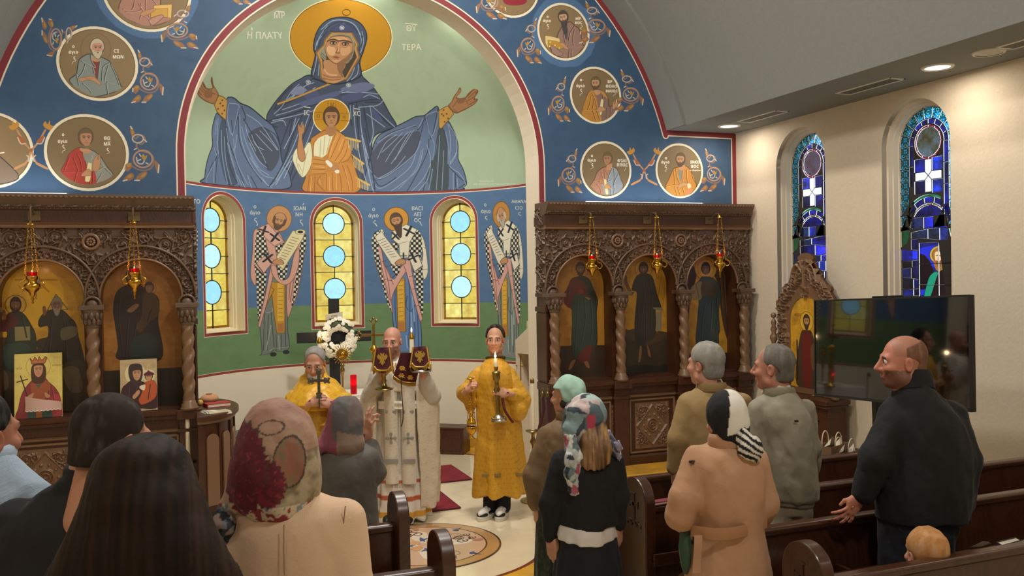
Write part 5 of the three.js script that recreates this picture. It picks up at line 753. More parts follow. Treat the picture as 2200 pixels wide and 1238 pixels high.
WIN_Z.forEach((zc, wi) => {
const g = structGroup('window_' + (4 + wi)); g.position.set(XR, 0, zc); g.rotation.y = -Math.PI / 2;
part('frame', archFrame(WIN.hw, WIN.top, WIN.sill, [[0,-0.001], [0,0.055], [0.022,0.058], [0.026,0.1], [0.04,0.103], [0.046,0.15], [0.058,0.16], [0.07,0.17]]), plaster, g);
const hw = 0.327, top = 3.577, bot = 0.93, sp = top - hw, z = -0.165, r = rng(40 + wi), pieces = [];   // pieces: [points, material]
const add = (pts, m) => pieces.push([pts, Array.isArray(m) ? m[Math.floor(r() * m.length)] : m]);
const seg = (cx, cy, r0, r1, a0, a1, n = 6) => [...arcP(cx, cy, r1, a0, a1, n), ...arcP(cx, cy, r0, a1, a0, n)];
const e = 0.004, R1 = 0.222, R2 = 0.168;
for (const s of [-1,1]) for (let i = 0; i < 7; i++) { const y1 = sp - i * 0.107, y0 = y1 - 0.107 + 2 * e; add([[s * (R1 + e), y0], [s * hw, y0], [s * hw, y1], [s * (R1 + e), y1]], G.flower); }
for (let i = 0; i < 9; i++) add(seg(0, sp, R1 + e, hw, i / 9 * Math.PI + 0.012, (i + 1) / 9 * Math.PI - 0.012), G.flower);
for (let i = 0; i < 8; i++) add(seg(0, sp, R2 + 0.008, R1 - e, i / 8 * Math.PI + 0.015, (i + 1) / 8 * Math.PI - 0.015), G.indigo);
for (const s of [-1,1]) for (let i = 0; i < 4; i++) { const y1 = sp - e - i * 0.19, y0 = y1 - 0.19 + 2 * e; add([[s * (R2 + e), y0], [s * (R1 - e), y0], [s * (R1 - e), y1], [s * (R2 + e), y1]], G.indigo); }
const my = 3.262, mr = 0.132; add(arcP(0, my, mr, 0, TAU * 0.995,36), wi ? G.grey : G.mauve);
for (let i = 0; i < 12; i++) add(seg(0, my, mr + e, mr + 0.02, i / 12 * TAU + 0.02, (i + 1) / 12 * TAU - 0.02,3), G.red);
const cy = 2.958, ch = 0.145, cw = 0.034;
for (let k = 0; k < 4; k++) { const rot = (x, y) => { for (let q = 0; q < k; q++) [x, y] = [-y, x]; return [x, cy + y]; }; add([rot(0,0.006), rot(cw, cw + 0.006), rot(cw, ch), rot(-cw, ch), rot(-cw, cw + 0.006)], G.white); add([rot(cw + 0.008, cw + 0.008), rot(0.158, cw + 0.008), rot(0.158, k % 2 ? 0.158 : 0.158), rot(cw + 0.008,0.158)], G.cobalt.concat(G.indigo)); }
const ay = 2.49, spans = 7; for (let i = 0; i < spans; i++) add(seg(0, ay, 0.225,0.275, i / spans * Math.PI + 0.03, (i + 1) / spans * Math.PI - 0.03,4), G.indigo);
for (let i = 0; i < 9; i++) add(seg(0, ay, 0.206,0.219, i / 9 * Math.PI + 0.02, (i + 1) / 9 * Math.PI - 0.02,3), G.rainbow); for (let i = 3; i < 6; i++) add(seg(0, ay, 0.279,0.3, (i - 0.5) / 8 * Math.PI + 0.1, (i + 0.5) / 8 * Math.PI + 0.1,4), G.green);
for (const s of [-1,1]) add([[s * 0.25,2.36], [s * hw, 2.32], [s * hw, 2.47], [s * 0.22,2.47]], G.green);
add(arcP(0, ay, 0.2,0.55, Math.PI - 0.55,14), G.indigo); for (const [x0, x1] of [[-0.196,-0.07], [-0.06,0.05], [0.06,0.196]]) add([[x0,2.485], [x1,2.485], [x1,2.585], [x0 + (x0 < -0.1 ? 0.025 : 0), 2.585]], G.cobalt.concat(G.slate));
const wave = (x, row) => 2.47 - row * 0.088 + Math.sin(x * 9 + row * 2.1 + wi) * 0.014;
for (let row = 0; row < 17; row++) { let x = -hw; const lim = row < 2 ? 0.21 : hw; if (row < 2) x = -0.21; while (x < lim - 0.02) { let w = 0.1 + r() * 0.14, x1 = Math.min(lim, x + w); if (lim - x1 < 0.06) x1 = lim; if (!(wi === 1 && row >= 1 && row < 8 && x1 > -0.115)) { const n = 4, p = []; for (let i = 0; i <= n; i++) { const X = lerp(x + e, x1 - e, i / n); p.push([X, wave(X, row) - e]); } for (let i = n; i >= 0; i--) { const X = lerp(x + e, x1 - e, i / n); p.push([X, wave(X, row + 1) + e]); } add(p, r() < 0.33 ? G.cobalt : r() < 0.6 ? G.slate : G.indigo); } else if (x < -0.13) { const p = [[x + e, wave(x, row) - e], [-0.125, wave(-0.125, row) - e], [-0.125, wave(-0.125, row + 1) + e], [x + e, wave(x, row + 1) + e]]; if (-0.13 - x > 0.03) add(p, G.indigo); } x = x1; } }
const christHoles = [];
if (wi === 1) {   // the figure of Christ, painted glass in six pieces
const tex = canvasTex(460,560, (c, w, h) => {
c.fillStyle = '#1c1c58'; c.fillRect(0,0, w, h); const p = new Painter(c, (x, y) => [(x - 195) / 212 * w, (y - 860) / 350 * h]);
p.fill('190,900 290,880 400,900 410,1000 190,980', '#2028a8').fill('190,1050 260,1020 300,1100 190,1150', '#232ba0').fill('165,940 215,925 260,980 270,1060 215,1120 165,1080', '#1a0f12');
p.oval(300,930,48,48, '#b08a3c', { edge: '#3a2c14', w: 3 }).oval(300,930,38,38, '#7a5a28'); p.fill('275,905 300,895 330,915 338,1000 320,1025 285,1010 272,960', '#8a5a2a').fill('280,920 300,912 315,925 318,960 300,985 284,965', '#d9a877');
p.line('286,935 296,933', '#4a2a18', 3).line('304,935 313,937', '#4a2a18', 3).line('298,940 296,957 302,958', '#7a4a2c', 2).fill('284,960 300,965 316,958 312,990 292,992', '#7a4a24');
p.fill('290,1020 255,1040 235,1090 215,1180 240,1190 262,1140 300,1060', '#1f7a5c', { edge: '#0c2a20', w: 3 }).fill('385,1090 407,1080 407,1160 380,1140', '#1f7a5c'); p.fill('300,1030 340,1015 400,1030 407,1210 240,1210 262,1140', '#1d0f12', { edge: '#0a0606', w: 3 });
p.fill('370,1030 385,1025 392,995 400,995 405,1060 395,1095 378,1075', '#d2a074'); p.fill('215,1185 240,1172 258,1190 230,1198', '#d2a074').fill('190,1210 195,1170 215,1185 225,1205', '#2f7fd0');
});
const m = glassMat(tex), X0 = -0.117, X1 = hw - 0.005, Y0 = wave(0,8) + 0.025, Y1 = wave(0,1) - 0.026;
for (let i = 0; i < 2; i++) for (let j = 0; j < 3; j++) { const x0 = lerp(X0, X1, i / 2) + 0.003, x1 = lerp(X0, X1, (i + 1) / 2) - 0.003, y0 = lerp(Y0, Y1, j / 3) + 0.003, y1 = lerp(Y0, Y1, (j + 1) / 3) - 0.003, gg = new THREE.ShapeGeometry(polyShape([[x0, y0], [x1, y0], [x1, y1], [x0, y1]])), p = gg.attributes.position, uv = gg.attributes.uv; for (let q = 0; q < p.count; q++) uv.setXY(q, (p.getX(q) - X0) / (X1 - X0), (p.getY(q) - Y0) / (Y1 - Y0)); part('pane', gg.translate(0,0, z), m, g); christHoles.push([[x0, y0], [x1, y0], [x1, y1], [x0, y1]]); }
}
for (const [pts, m] of pieces) { const gg = paneGeo(pts); if (m === G.flower) { const p = gg.attributes.position, uv = gg.attributes.uv; for (let q = 0; q < p.count; q++) uv.setXY(q, p.getX(q) / 0.107 + 0.5, p.getY(q) / 0.107); } part('pane', gg.translate(0,0, z), m, g); }
const sh = polyShape(archPts(hw + 0.02, top + 0.02, bot - 0.02)); for (const pts of [...pieces.map((q) => q[0]), ...christHoles]) { const h = new THREE.Path(); pts.forEach(([x, y], i) => i ? h.lineTo(x, y) : h.moveTo(x, y)); h.closePath(); sh.holes.push(h); }
part('lead', new THREE.ShapeGeometry(sh, 8).translate(0,0, z + 0.006), leadMat, g);
});
function vent(z, label) {
const t = thing('ceiling_vent', label, 'vent', [5.775, SOF_Y, z], 0, 'air vents in the soffit'); part('vent_frame', merge([box(0.17,0.008,0.02,0,-0.004,-0.32,0), box(0.17,0.008,0.02,0,-0.004,0.32,0), box(0.02,0.008,0.66,-0.08,-0.004,0,0), box(0.02,0.008,0.66,0.08,-0.004,0,0)]), whitePaint, t);
for (let i = 0; i < 7; i++) part('slat', box(0.012,0.003,0.62,-0.06 + i * 0.02,-0.006,0,0).rotateZ(0), std(0x6a6862,0.6), t); part('backing', box(0.15,0.002,0.63,0,-0.0015,0,0), std(0x3a3936,0.8), t);
}
vent(-7.66, 'long dark air vent in the soffit above the first stained window'); vent(-6.14, 'long dark air vent in the soffit above the second stained window'); vent(-4.45, 'long dark air vent in the soffit beyond the round speaker');
{ const t = thing('ceiling_speaker', 'round flush loudspeaker grille in the soffit beside the downlight', 'loudspeaker', [5.775, SOF_Y, -4.91]); part('grille', lathe([[0,-0.012], [0.09,-0.01], [0.098,-0.008]], 32), std(0xb9b5a8,0.7), t); part('trim_ring', lathe([[0.098,-0.012], [0.112,-0.012], [0.118,0]], 32), whitePaint, t); }
{ const p = onX(2132,1042, XR), t = thing('wall_socket', 'white twin power socket low on the right wall', 'socket', [p.x - 0.001, p.y, p.z], -Math.PI / 2); part('plate', box(0.078,0.12,0.006,0,0,0.002,0.003), std(0xe8e2d4,0.4), t); for (const y of [-0.026,0.026]) { const o = part('outlet', box(0.034,0.03,0.004,0, y, 0.006,0.003), std(0xdad3c4,0.4), t); for (const x of [-0.006,0.006]) part('slot', box(0.002,0.009,0.001, x, y + 0.003,0.0082,0), std(0x2a2824,0.6), o); } }

// ---------------------------------------------------------------- pews
function pewEnd(z0, z1, top, w) {   // slab with a round head, seen from the side (z, y)
const s = new THREE.Shape(), c = z0 + w / 2, r = w / 2; s.moveTo(z1,0); s.lineTo(z1,0.44); s.quadraticCurveTo(z1 - 0.005,0.56, Math.min(c + r + 0.06, z1), 0.6); s.quadraticCurveTo(c + r, 0.63, c + r, 0.74); s.lineTo(c + r, top - r); s.absarc(c, top - r, r, 0, Math.PI, false); s.lineTo(z0,0); s.closePath();
return extrude(s, 0.05,0.006).rotateY(Math.PI / 2);   // (z, y) runs along -z after the turn
}
function makePew(label, backZ, x0, x1, endX, seat = true) {
const t = thing('pew', label, 'pew', [0,0,0]), L = x1 - x0, cx = (x0 + x1) / 2;
part('back', boxUV(box(L, 0.5,0.035, cx, 0.58, backZ - 0.03,0.006)), pewWood, t);
part('top_rail', boxUV(box(L, 0.045,0.07, cx, 0.83, backZ - 0.03,0.018)), pewWood, t);
if (seat) { part('seat', boxUV(box(L, 0.04,0.28, cx, 0.42, backZ - 0.18,0.012)), pewWood, t); part('seat_front', boxUV(box(L, 0.1,0.03, cx, 0.36, backZ - 0.31,0.004)), pewWood, t); }
const rk = part('book_rack', boxUV(merge([box(L, 0.015,0.1, cx, 0.56, backZ + 0.05,0.003), box(L, 0.06,0.014, cx, 0.59, backZ + 0.1,0.003)])), pewWood, t); for (const f of [0.2,0.8]) part('rack_bracket', box(0.02,0.07,0.09, lerp(x0, x1, f), 0.59, backZ + 0.05,0.003), pewWood, rk);
for (const [ex, sg] of [[endX, -1], [endX === x0 ? x1 : x0,1]]) { const e = part('end_panel', boxUV(pewEnd(-0.02, seat ? 0.34 : 0.2,1.0, seat ? 0.24 : 0.2).translate(ex - 0.025,0, backZ + 0.05)), pewWood, t); if (ex === endX) { const f = endX === x0 ? -1 : 1, X = ex + f * (0.025 + 0.008), cz = backZ - 0.05, k = []; const bar = (z, y, w, h) => k.push(box(0.006, h, w, X, y, cz + z, 0.001)); bar(0,0.845,0.022,0.15); bar(0,0.86,0.09,0.02); bar(-0.045,0.86,0.006,0.04); bar(0.045,0.86,0.006,0.04); bar(0,0.92,0.04,0.006); bar(0,0.77,0.1,0.008); for (const q of [-0.05,0,0.05]) k.push(new THREE.TorusGeometry(0.022,0.004,6,16, Math.PI).rotateY(Math.PI / 2).translate(X, 0.74, cz + q)); part('carved_cross', merge(k), std(0x3c2010,0.5), e, 'dark cut cross on the pew end'); } }
return t;
}
makePew('wooden pew nearest the camera on the right, round carved end at the aisle', -2.875,2.4,6.1,2.4);
makePew('wooden pew in front of the man in black, his hand on its top rail', -3.572,2.36,6.1,2.36);
makePew('wooden pew behind the fair haired woman, its round end beside her', -4.18,2.34,6.1,2.34);
makePew('front right wooden pew front facing the icon screen', -4.79,2.34,4.62,4.62, false);
makePew('wooden pew left of the aisle with a tall round end beside the grey coat', -4.42,-2.38,1.05,1.05);
makePew('wooden pew left of the aisle with its round end nearest the camera', -3.66,-2.38,1.06,1.06);
// ---------------------------------------------------------------- the television and its stand
{
const TL = V3(5.2,1.861,-6.22), TR = V3(5.25,1.93,-4.646), BR = V3(5.25,1.104,-4.625), ctr = V3(5.225,1.478,-5.425), ux = TR.clone().sub(TL).normalize(), uy = TR.clone().sub(BR); uy.addScaledVector(ux, -uy.dot(ux)).normalize(); const uz = ux.clone().cross(uy).addScaledVector(uy, 0.045).normalize(); uy.copy(uz).cross(ux);
const t = thing('television', 'large black flat television before the right wall beside the stained window', 'television'); const set = new THREE.Matrix4().makeBasis(ux, uy, uz).setPosition(ctr), w = 1.58, h = 0.835, G2 = (g) => g.applyMatrix4(set);
const black = std(0x0b0b0c, 0.35), screen = phys({ color: 0x030405, roughness: 0.06, specularIntensity: 1, clearcoat: 1, clearcoatRoughness: 0.03 });
part('casing', G2(box(w, h, 0.045,0,0,-0.026,0.006)), black, t); part('screen', G2(new THREE.PlaneGeometry(w - 0.03, h - 0.034).translate(0,0.004,-0.0028)), screen, t); part('bezel', G2(merge([box(w, 0.014,0.008,0, h / 2 - 0.007,0,0.002), box(w, 0.02,0.008,0,-h / 2 + 0.01,0,0.002), box(0.014, h, 0.008,-w / 2 + 0.007,0,0,0.002), box(0.014, h, 0.008, w / 2 - 0.007,0,0,0.002)])), std(0x1a1a1b, 0.4), t);
part('camera_bar', G2(box(0.3,0.014,0.03,0.02, h / 2 + 0.008,-0.02,0.004)), black, t);
const s = thing('television_stand', 'black floor stand carrying the large television', 'stand'); part('post', merge([box(0.08,1.45,0.05,5.32,0.74,-5.25,0.004), box(0.08,1.45,0.05,5.32,0.74,-5.6,0.004)]), black, s); part('base', merge([box(0.62,0.05,0.06,5.35,0.04,-5.0,0.01), box(0.62,0.05,0.06,5.35,0.04,-5.85,0.01), box(0.06,0.05,0.9,5.35,0.06,-5.42,0.01)]), black, s); part('bracket', box(0.03,0.3,0.5,5.285,1.45,-5.425,0.004), black, s);
const cb = thing('power_cable', 'thin black cable hanging below the television', 'cable'); part('cord', tube([[5.4,1.1,-5.75], [5.42,0.8,-5.76], [5.41,0.55,-5.74], [5.45,0.2,-5.7], [5.6,0.008,-5.6]], 0.006,40), black, cb); part('plug', box(0.03,0.02,0.05,5.62,0.012,-5.58,0.004), black, cb);
}
// ---------------------------------------------------------------- carved icon stand at the right wall
{
const t = thing('carved_icon_stand', 'tall carved wooden icon stand with eagle crest before the first stained window', 'icon stand', [5.98,0,-7.26], -Math.PI / 2);   // its own x runs towards the camera, z into the room
part('cabinet', boxUV(merge([box(0.86,0.8,0.22,0,0.4,0,0.006), box(0.96,0.05,0.3,0,0.03,0.02,0.01), box(0.96,0.05,0.3,0,0.83,0.02,0.012), box(0.92,0.03,0.27,0,0.79,0.015,0.008)])), walnut, t);
part('carved_front', relief(panelH, 90,90,0.6,0.62,0.03).translate(-0.3,0.12,0.105), carved, t);
const outline = (x, y) => { const a = Math.abs(x); if (y < 0.86) return false; if (y < 1.75) return a < 0.44 + 0.018 * Math.sin(y * 60); const t2 = (y - 1.75) / 0.55, w = 0.44 * (1 - t2) + 0.04, tooth = 0.045 * Math.max(0, Math.sin(t2 * 22)); return a < Math.min(w + tooth, t2 > 0.6 ? 0.19 : 1) && y < 2.3; };
const crestH = reliefCanvas(320,500, (k) => { const r = rng(9), X = (x) => (x + 0.48) / 0.96 * 320, Y = (y) => (2.3 - y) / 1.46 * 500; for (const s of [-1,1]) { for (let i = 0; i < 9; i++) scroll(k, X(s * 0.38), Y(0.93 + i * 0.1), 15, s * (i % 2 ? 1 : -1), i); for (let i = 0; i < 5; i++) scroll(k, X(s * (0.33 - i * 0.055)), Y(1.84 + i * 0.055), 17, s, i * 2); k.carve((x) => { x.moveTo(X(s * 0.03), Y(2.12)); x.quadraticCurveTo(X(s * 0.16), Y(2.27), X(s * 0.19), Y(2.0)); }, 15); k.carve((x) => { x.moveTo(X(s * 0.02), Y(2.1)); x.quadraticCurveTo(X(s * 0.1), Y(2.2), X(s * 0.12), Y(1.98)); }, 12); k.carve((x) => { x.moveTo(X(s * 0.01), Y(2.12)); x.quadraticCurveTo(X(s * 0.04), Y(2.24), X(s * 0.08), Y(2.2)); }, 9); } k.carve((x) => { x.moveTo(X(0), Y(2.15)); x.lineTo(X(0), Y(1.95)); }, 20); for (let i = 0; i < 90; i++) { const x = r() * 320, y = r() * 500, a = r() * TAU; k.carve((c) => { c.moveTo(x, y); c.lineTo(x + Math.cos(a) * 12, y + Math.sin(a) * 12); }, 6); } });
const win = (x, y) => { const a = Math.abs(x); return a < 0.25 && y > 0.92 && (y < 1.6 || Math.hypot(a, y - 1.6) < 0.25); };
const upper = relief(crestH, 150,220,0.96,1.46,0.05, (x, y) => outline(x - 0.48, y + 0.84) && !win(x - 0.48, y + 0.84)).translate(-0.48,0.84,0); part('carved_surround', upper, carvedLight, t);
const bk = new THREE.Shape(), L = [], Rr = []; for (let i = 0; i <= 60; i++) { const y = 0.86 + i / 60 * 1.43; let x = 0.48; while (x > 0.02 && !outline(x, y)) x -= 0.005; L.push([-x, y]); Rr.push([x, y]); } part('back_board', boxUV(extrude(polyShape([...L, ...Rr.reverse()]), 0.03).translate(0,0,-0.035)), walnut, t);
const itex = canvasTex(300,560, (c, w, h) => { mottled(c, w, h, '#d09a2a', 14); const p = new Painter(c, (x, y) => [x / 100 * w, y / 186 * h]); p.oval(50,50,20,20, '#dcae3c', { edge: '#6b4a1c', w: 1 }); p.fill('30,80 50,68 70,80 84,180 16,180', '#4a3a2a').fill('36,82 64,82 60,180 40,180', '#6b2a24').line('20,90 20,170', '#2e2218', 4).text('ΑΓΙΟC', 24,40,8, '#4a3014'); p.fill('62,100 90,96 92,140 66,146', '#6a4a34'); iconFace(p, 50,50,9,13, { hair: '#4a3a2a', beard: '#4a3a2a', beardLen: 0.5 }); });
const is = polyShape(archPts(0.25,1.85,0.92)), ig = new THREE.ShapeGeometry(is, 14), ip = ig.attributes.position, iu = new Float32Array(ip.count * 2); for (let i = 0; i < ip.count; i++) { iu[i * 2] = (ip.getX(i) + 0.25) / 0.5; iu[i * 2 + 1] = (ip.getY(i) - 0.92) / 0.93; } ig.setAttribute('uv', new THREE.BufferAttribute(iu, 2)); part('icon', ig.translate(0,0,-0.002), phys({ map: itex, roughness: 0.3, clearcoat: 0.4 }), t, 'arched gold icon of a standing saint');
for (const s of [-1,1]) { const c = part('side_post', lathe([[0,0.86], [0.04,0.86], [0.042,0.9], [0.025,0.93], [0.03,1.0], [0.022,1.1], [0.028,1.3], [0.022,1.36], [0.04,1.4], [0.04,1.43], [0.02,1.46], [0.034,1.5], [0.02,1.54], [0.03,1.575], [0.02,1.6], [0,1.63]], 20).translate(s * 0.46,0,0.05), carvedLight, t); part('knob', ball(0.03, s * 0.46,1.65,0.05), carvedLight, c); }
}
// ---------------------------------------------------------------- people
const TURN = -0.365;
const skinMat = phys({ vertexColors: true, roughness: 0.55, sheen: 0.15, sheenRoughness: 0.5 });
const eyeMat = phys({ vertexColors: true, roughness: 0.12, clearcoat: 0.6 });
const clothBump = dataTex(256, (u, v) => { const n = 0.5 + 0.25 * Math.sin(u * TAU * 48) * Math.sin(v * TAU * 48) + tileNoise(u, v, 40,3) * 0.2; return [n, n, n]; }, { srgb: false });
const cloth = (color, extra = {}) => phys({ color, roughness: 0.88, bumpMap: clothBump, bumpScale: 0.0008, sheen: 0.25, sheenRoughness: 0.6, sheenColor: new THREE.Color(0.4,0.4,0.4), ...extra });
const tinted = (extra = {}) => cloth(0xffffff, { vertexColors: true, ...extra });
function planarUV(g, k = 4) { const p = g.attributes.position, uv = new Float32Array(p.count * 2); for (let i = 0; i < p.count; i++) { uv[i * 2] = (p.getX(i) + p.getZ(i) * 0.7) * k; uv[i * 2 + 1] = (p.getY(i) + p.getZ(i) * 0.3) * k; } g.setAttribute('uv', new THREE.BufferAttribute(uv, 2)); return g; }
function boundsOf(list, m) { const lo = [1e9,1e9,1e9], hi = [-1e9,-1e9,-1e9]; for (const [p, r] of list) for (let k = 0; k < 3; k++) { lo[k] = Math.min(lo[k], p[k] - r - m); hi[k] = Math.max(hi[k], p[k] + r + m); } return [lo, hi]; }
function headField({ jaw = 1, nose = 1, neck = 0.054, neckTo = [0,-0.2,-0.045], female }) {
const j = jaw * (female ? 0.93 : 1), list = [ellip([0,0.035,-0.018], [0.075,0.088,0.096]), ellip([0,-0.035,0.028], [0.058 * j, 0.082,0.062]), ellip([0,-0.097,0.06], [0.028 * j, 0.021,0.02]), cap([-0.045 * j, -0.075,0.0], [0.045 * j, -0.075,0.0], 0.026), cap([0,-0.06,-0.025], neckTo, neck, neck * 1.12)], soft = union(list, 0.03);
const fine = union([cap([-0.036,0.021,0.076], [0.036,0.021,0.076], 0.012), ellip([-0.04,-0.028,0.062], [0.022,0.018,0.02]), ellip([0.04,-0.028,0.062], [0.022,0.018,0.02])], 0.02), ns = union([cap([0,0.014,0.088], [0,-0.03,0.088 + 0.024 * nose], 0.0075,0.0125), cap([-0.012,-0.035,0.096], [0.012,-0.035,0.096], 0.0085)], 0.01), lips = union([cap([-0.019,-0.061,0.084], [0.019,-0.061,0.084], 0.006), cap([-0.015,-0.069,0.085], [0.015,-0.069,0.085], 0.0065)], 0.004);
const ear = (s) => { const e = ellip([s * 0.078,-0.008,-0.012], [0.011,0.033,0.02], s * 0.35), h = ellip([s * 0.087,-0.006,-0.006], [0.006,0.02,0.011], s * 0.35); return (x, y, z) => smax(e(x, y, z), -h(x, y, z), 0.006); }, eL = ear(1), eR = ear(-1), sk = (s) => ellip([s * 0.032,0.005,0.097], [0.019,0.012,0.016]), sL = sk(1), sR = sk(-1);
return (x, y, z) => { let d = smin(soft(x, y, z), fine(x, y, z), 0.022); d = smax(d, -sL(x, y, z), 0.012); d = smax(d, -sR(x, y, z), 0.012); d = smin(d, ns(x, y, z), 0.014); d = smin(d, lips(x, y, z), 0.008); return smin(smin(d, eL(x, y, z), 0.008), eR(x, y, z), 0.008); };
}
function headColor(o) { const skin = new THREE.Color(o.skin ?? 0xc08d70), lip = skin.clone().lerp(new THREE.Color(0x9a4038), 0.5), dark = new THREE.Color(o.brow ?? 0x3a2c22), beard = o.beard !== undefined ? new THREE.Color(o.beard) : null, red = skin.clone().lerp(new THREE.Color(0xb5523f), 0.28), scalp = o.scalp !== undefined ? new THREE.Color(o.scalp) : null;
return (x, y, z) => { const a = Math.abs(x); if (z > 0.05 && Math.abs(y + 0.065) < 0.009 && a < 0.024) return lip; if (z > 0.055 && Math.abs(y - 0.026 + a * 0.1) < 0.0055 && a > 0.012 && a < 0.048) return dark; if (beard && y < -0.035 && z > -0.02 && y > -0.125 && !(y > -0.055 && a < 0.03 && y > -0.05) && fbm(x * 90, y * 90, z * 90) > (o.beardFill ?? -0.4)) return skin.clone().lerp(beard, o.beardMix ?? 0.8); if (scalp && (y > 0.03 || z < -0.03) && z < 0.05 && y > -0.07) return skin.clone().lerp(scalp, 0.6); const q = fbm(x * 40, y * 40, z * 40); return skin.clone().lerp(red, clamp((a > 0.02 && a < 0.06 && y < 0 && y > -0.06 ? 0.5 : 0.12) + q * 0.25 + (a > 0.07 ? 0.5 : 0), 0,1)); }; }
function handGeo({ side = 1, curl = 0.4, spread = 0.1, curls, thumb = 0.5, scale = 1 }) {
const list = [ellip([0,0.045,0], [0.04,0.052,0.0145]), cap([0,-0.045,0], [0,0.01,0], 0.025,0.027), cap([0.026,0.02,0.006], [0.03,0.045,0.008], 0.017,0.014)], F = [[0.027,0.088,0.068,0.0088], [0.009,0.093,0.076,0.009], [-0.01,0.09,0.071,0.0086], [-0.027,0.081,0.056,0.0076]];
const chains = F.map(([x, y, len, r], i) => { const c = curls?.[i] ?? curl, sp = (1.5 - i) * spread * 0.6, seg = [0.45,0.32,0.23].map((k) => k * len * 1.12); let p = [x, y, 0], a = c * 0.75; const out = []; for (let k = 0; k < 3; k++) { const n = [p[0] + Math.sin(sp) * Math.cos(a) * seg[k], p[1] + Math.cos(sp) * Math.cos(a) * seg[k], p[2] + Math.sin(a) * seg[k]]; out.push(cap(p, n, r * (1 - k * 0.08), r * (0.94 - k * 0.08))); p = n; a += c * (k ? 0.9 : 1.1); } return union([cap([x * 0.8, y - 0.03,0], [x, y, 0], r * 1.1, r), ...out], 0.006); });
const t0 = [0.03,0.025,0.006], t1 = [0.052 - thumb * 0.012,0.055,0.014 + thumb * 0.016], t2 = [0.056 - thumb * 0.03,0.084,0.02 + thumb * 0.026]; chains.push(union([cap(t0, t1,0.0135,0.011), cap(t1, t2,0.0105,0.0085)], 0.006));
const palm = union(list, 0.02), f = (x, y, z) => { let d = palm(x, y, z); for (const c of chains) d = smin(d, c(x, y, z), 0.007); return d; };
const g = netMesh(f, [-0.062,-0.075,-0.03], [0.085,0.2,0.13], 0.0036); if (side < 0) { g.scale(-1,1,1); const a = g.index.array; for (let i = 0; i < a.length; i += 3) { const q = a[i]; a[i] = a[i + 1]; a[i + 1] = q; } } return g.scale(scale, scale, scale);
}
function basisFrom(pos, along, normal) { const y = along.clone().normalize(), z = normal.clone().addScaledVector(y, -normal.dot(y)).normalize(), x = y.clone().cross(z); return new THREE.Matrix4().makeBasis(x, y, z).setPosition(pos); }

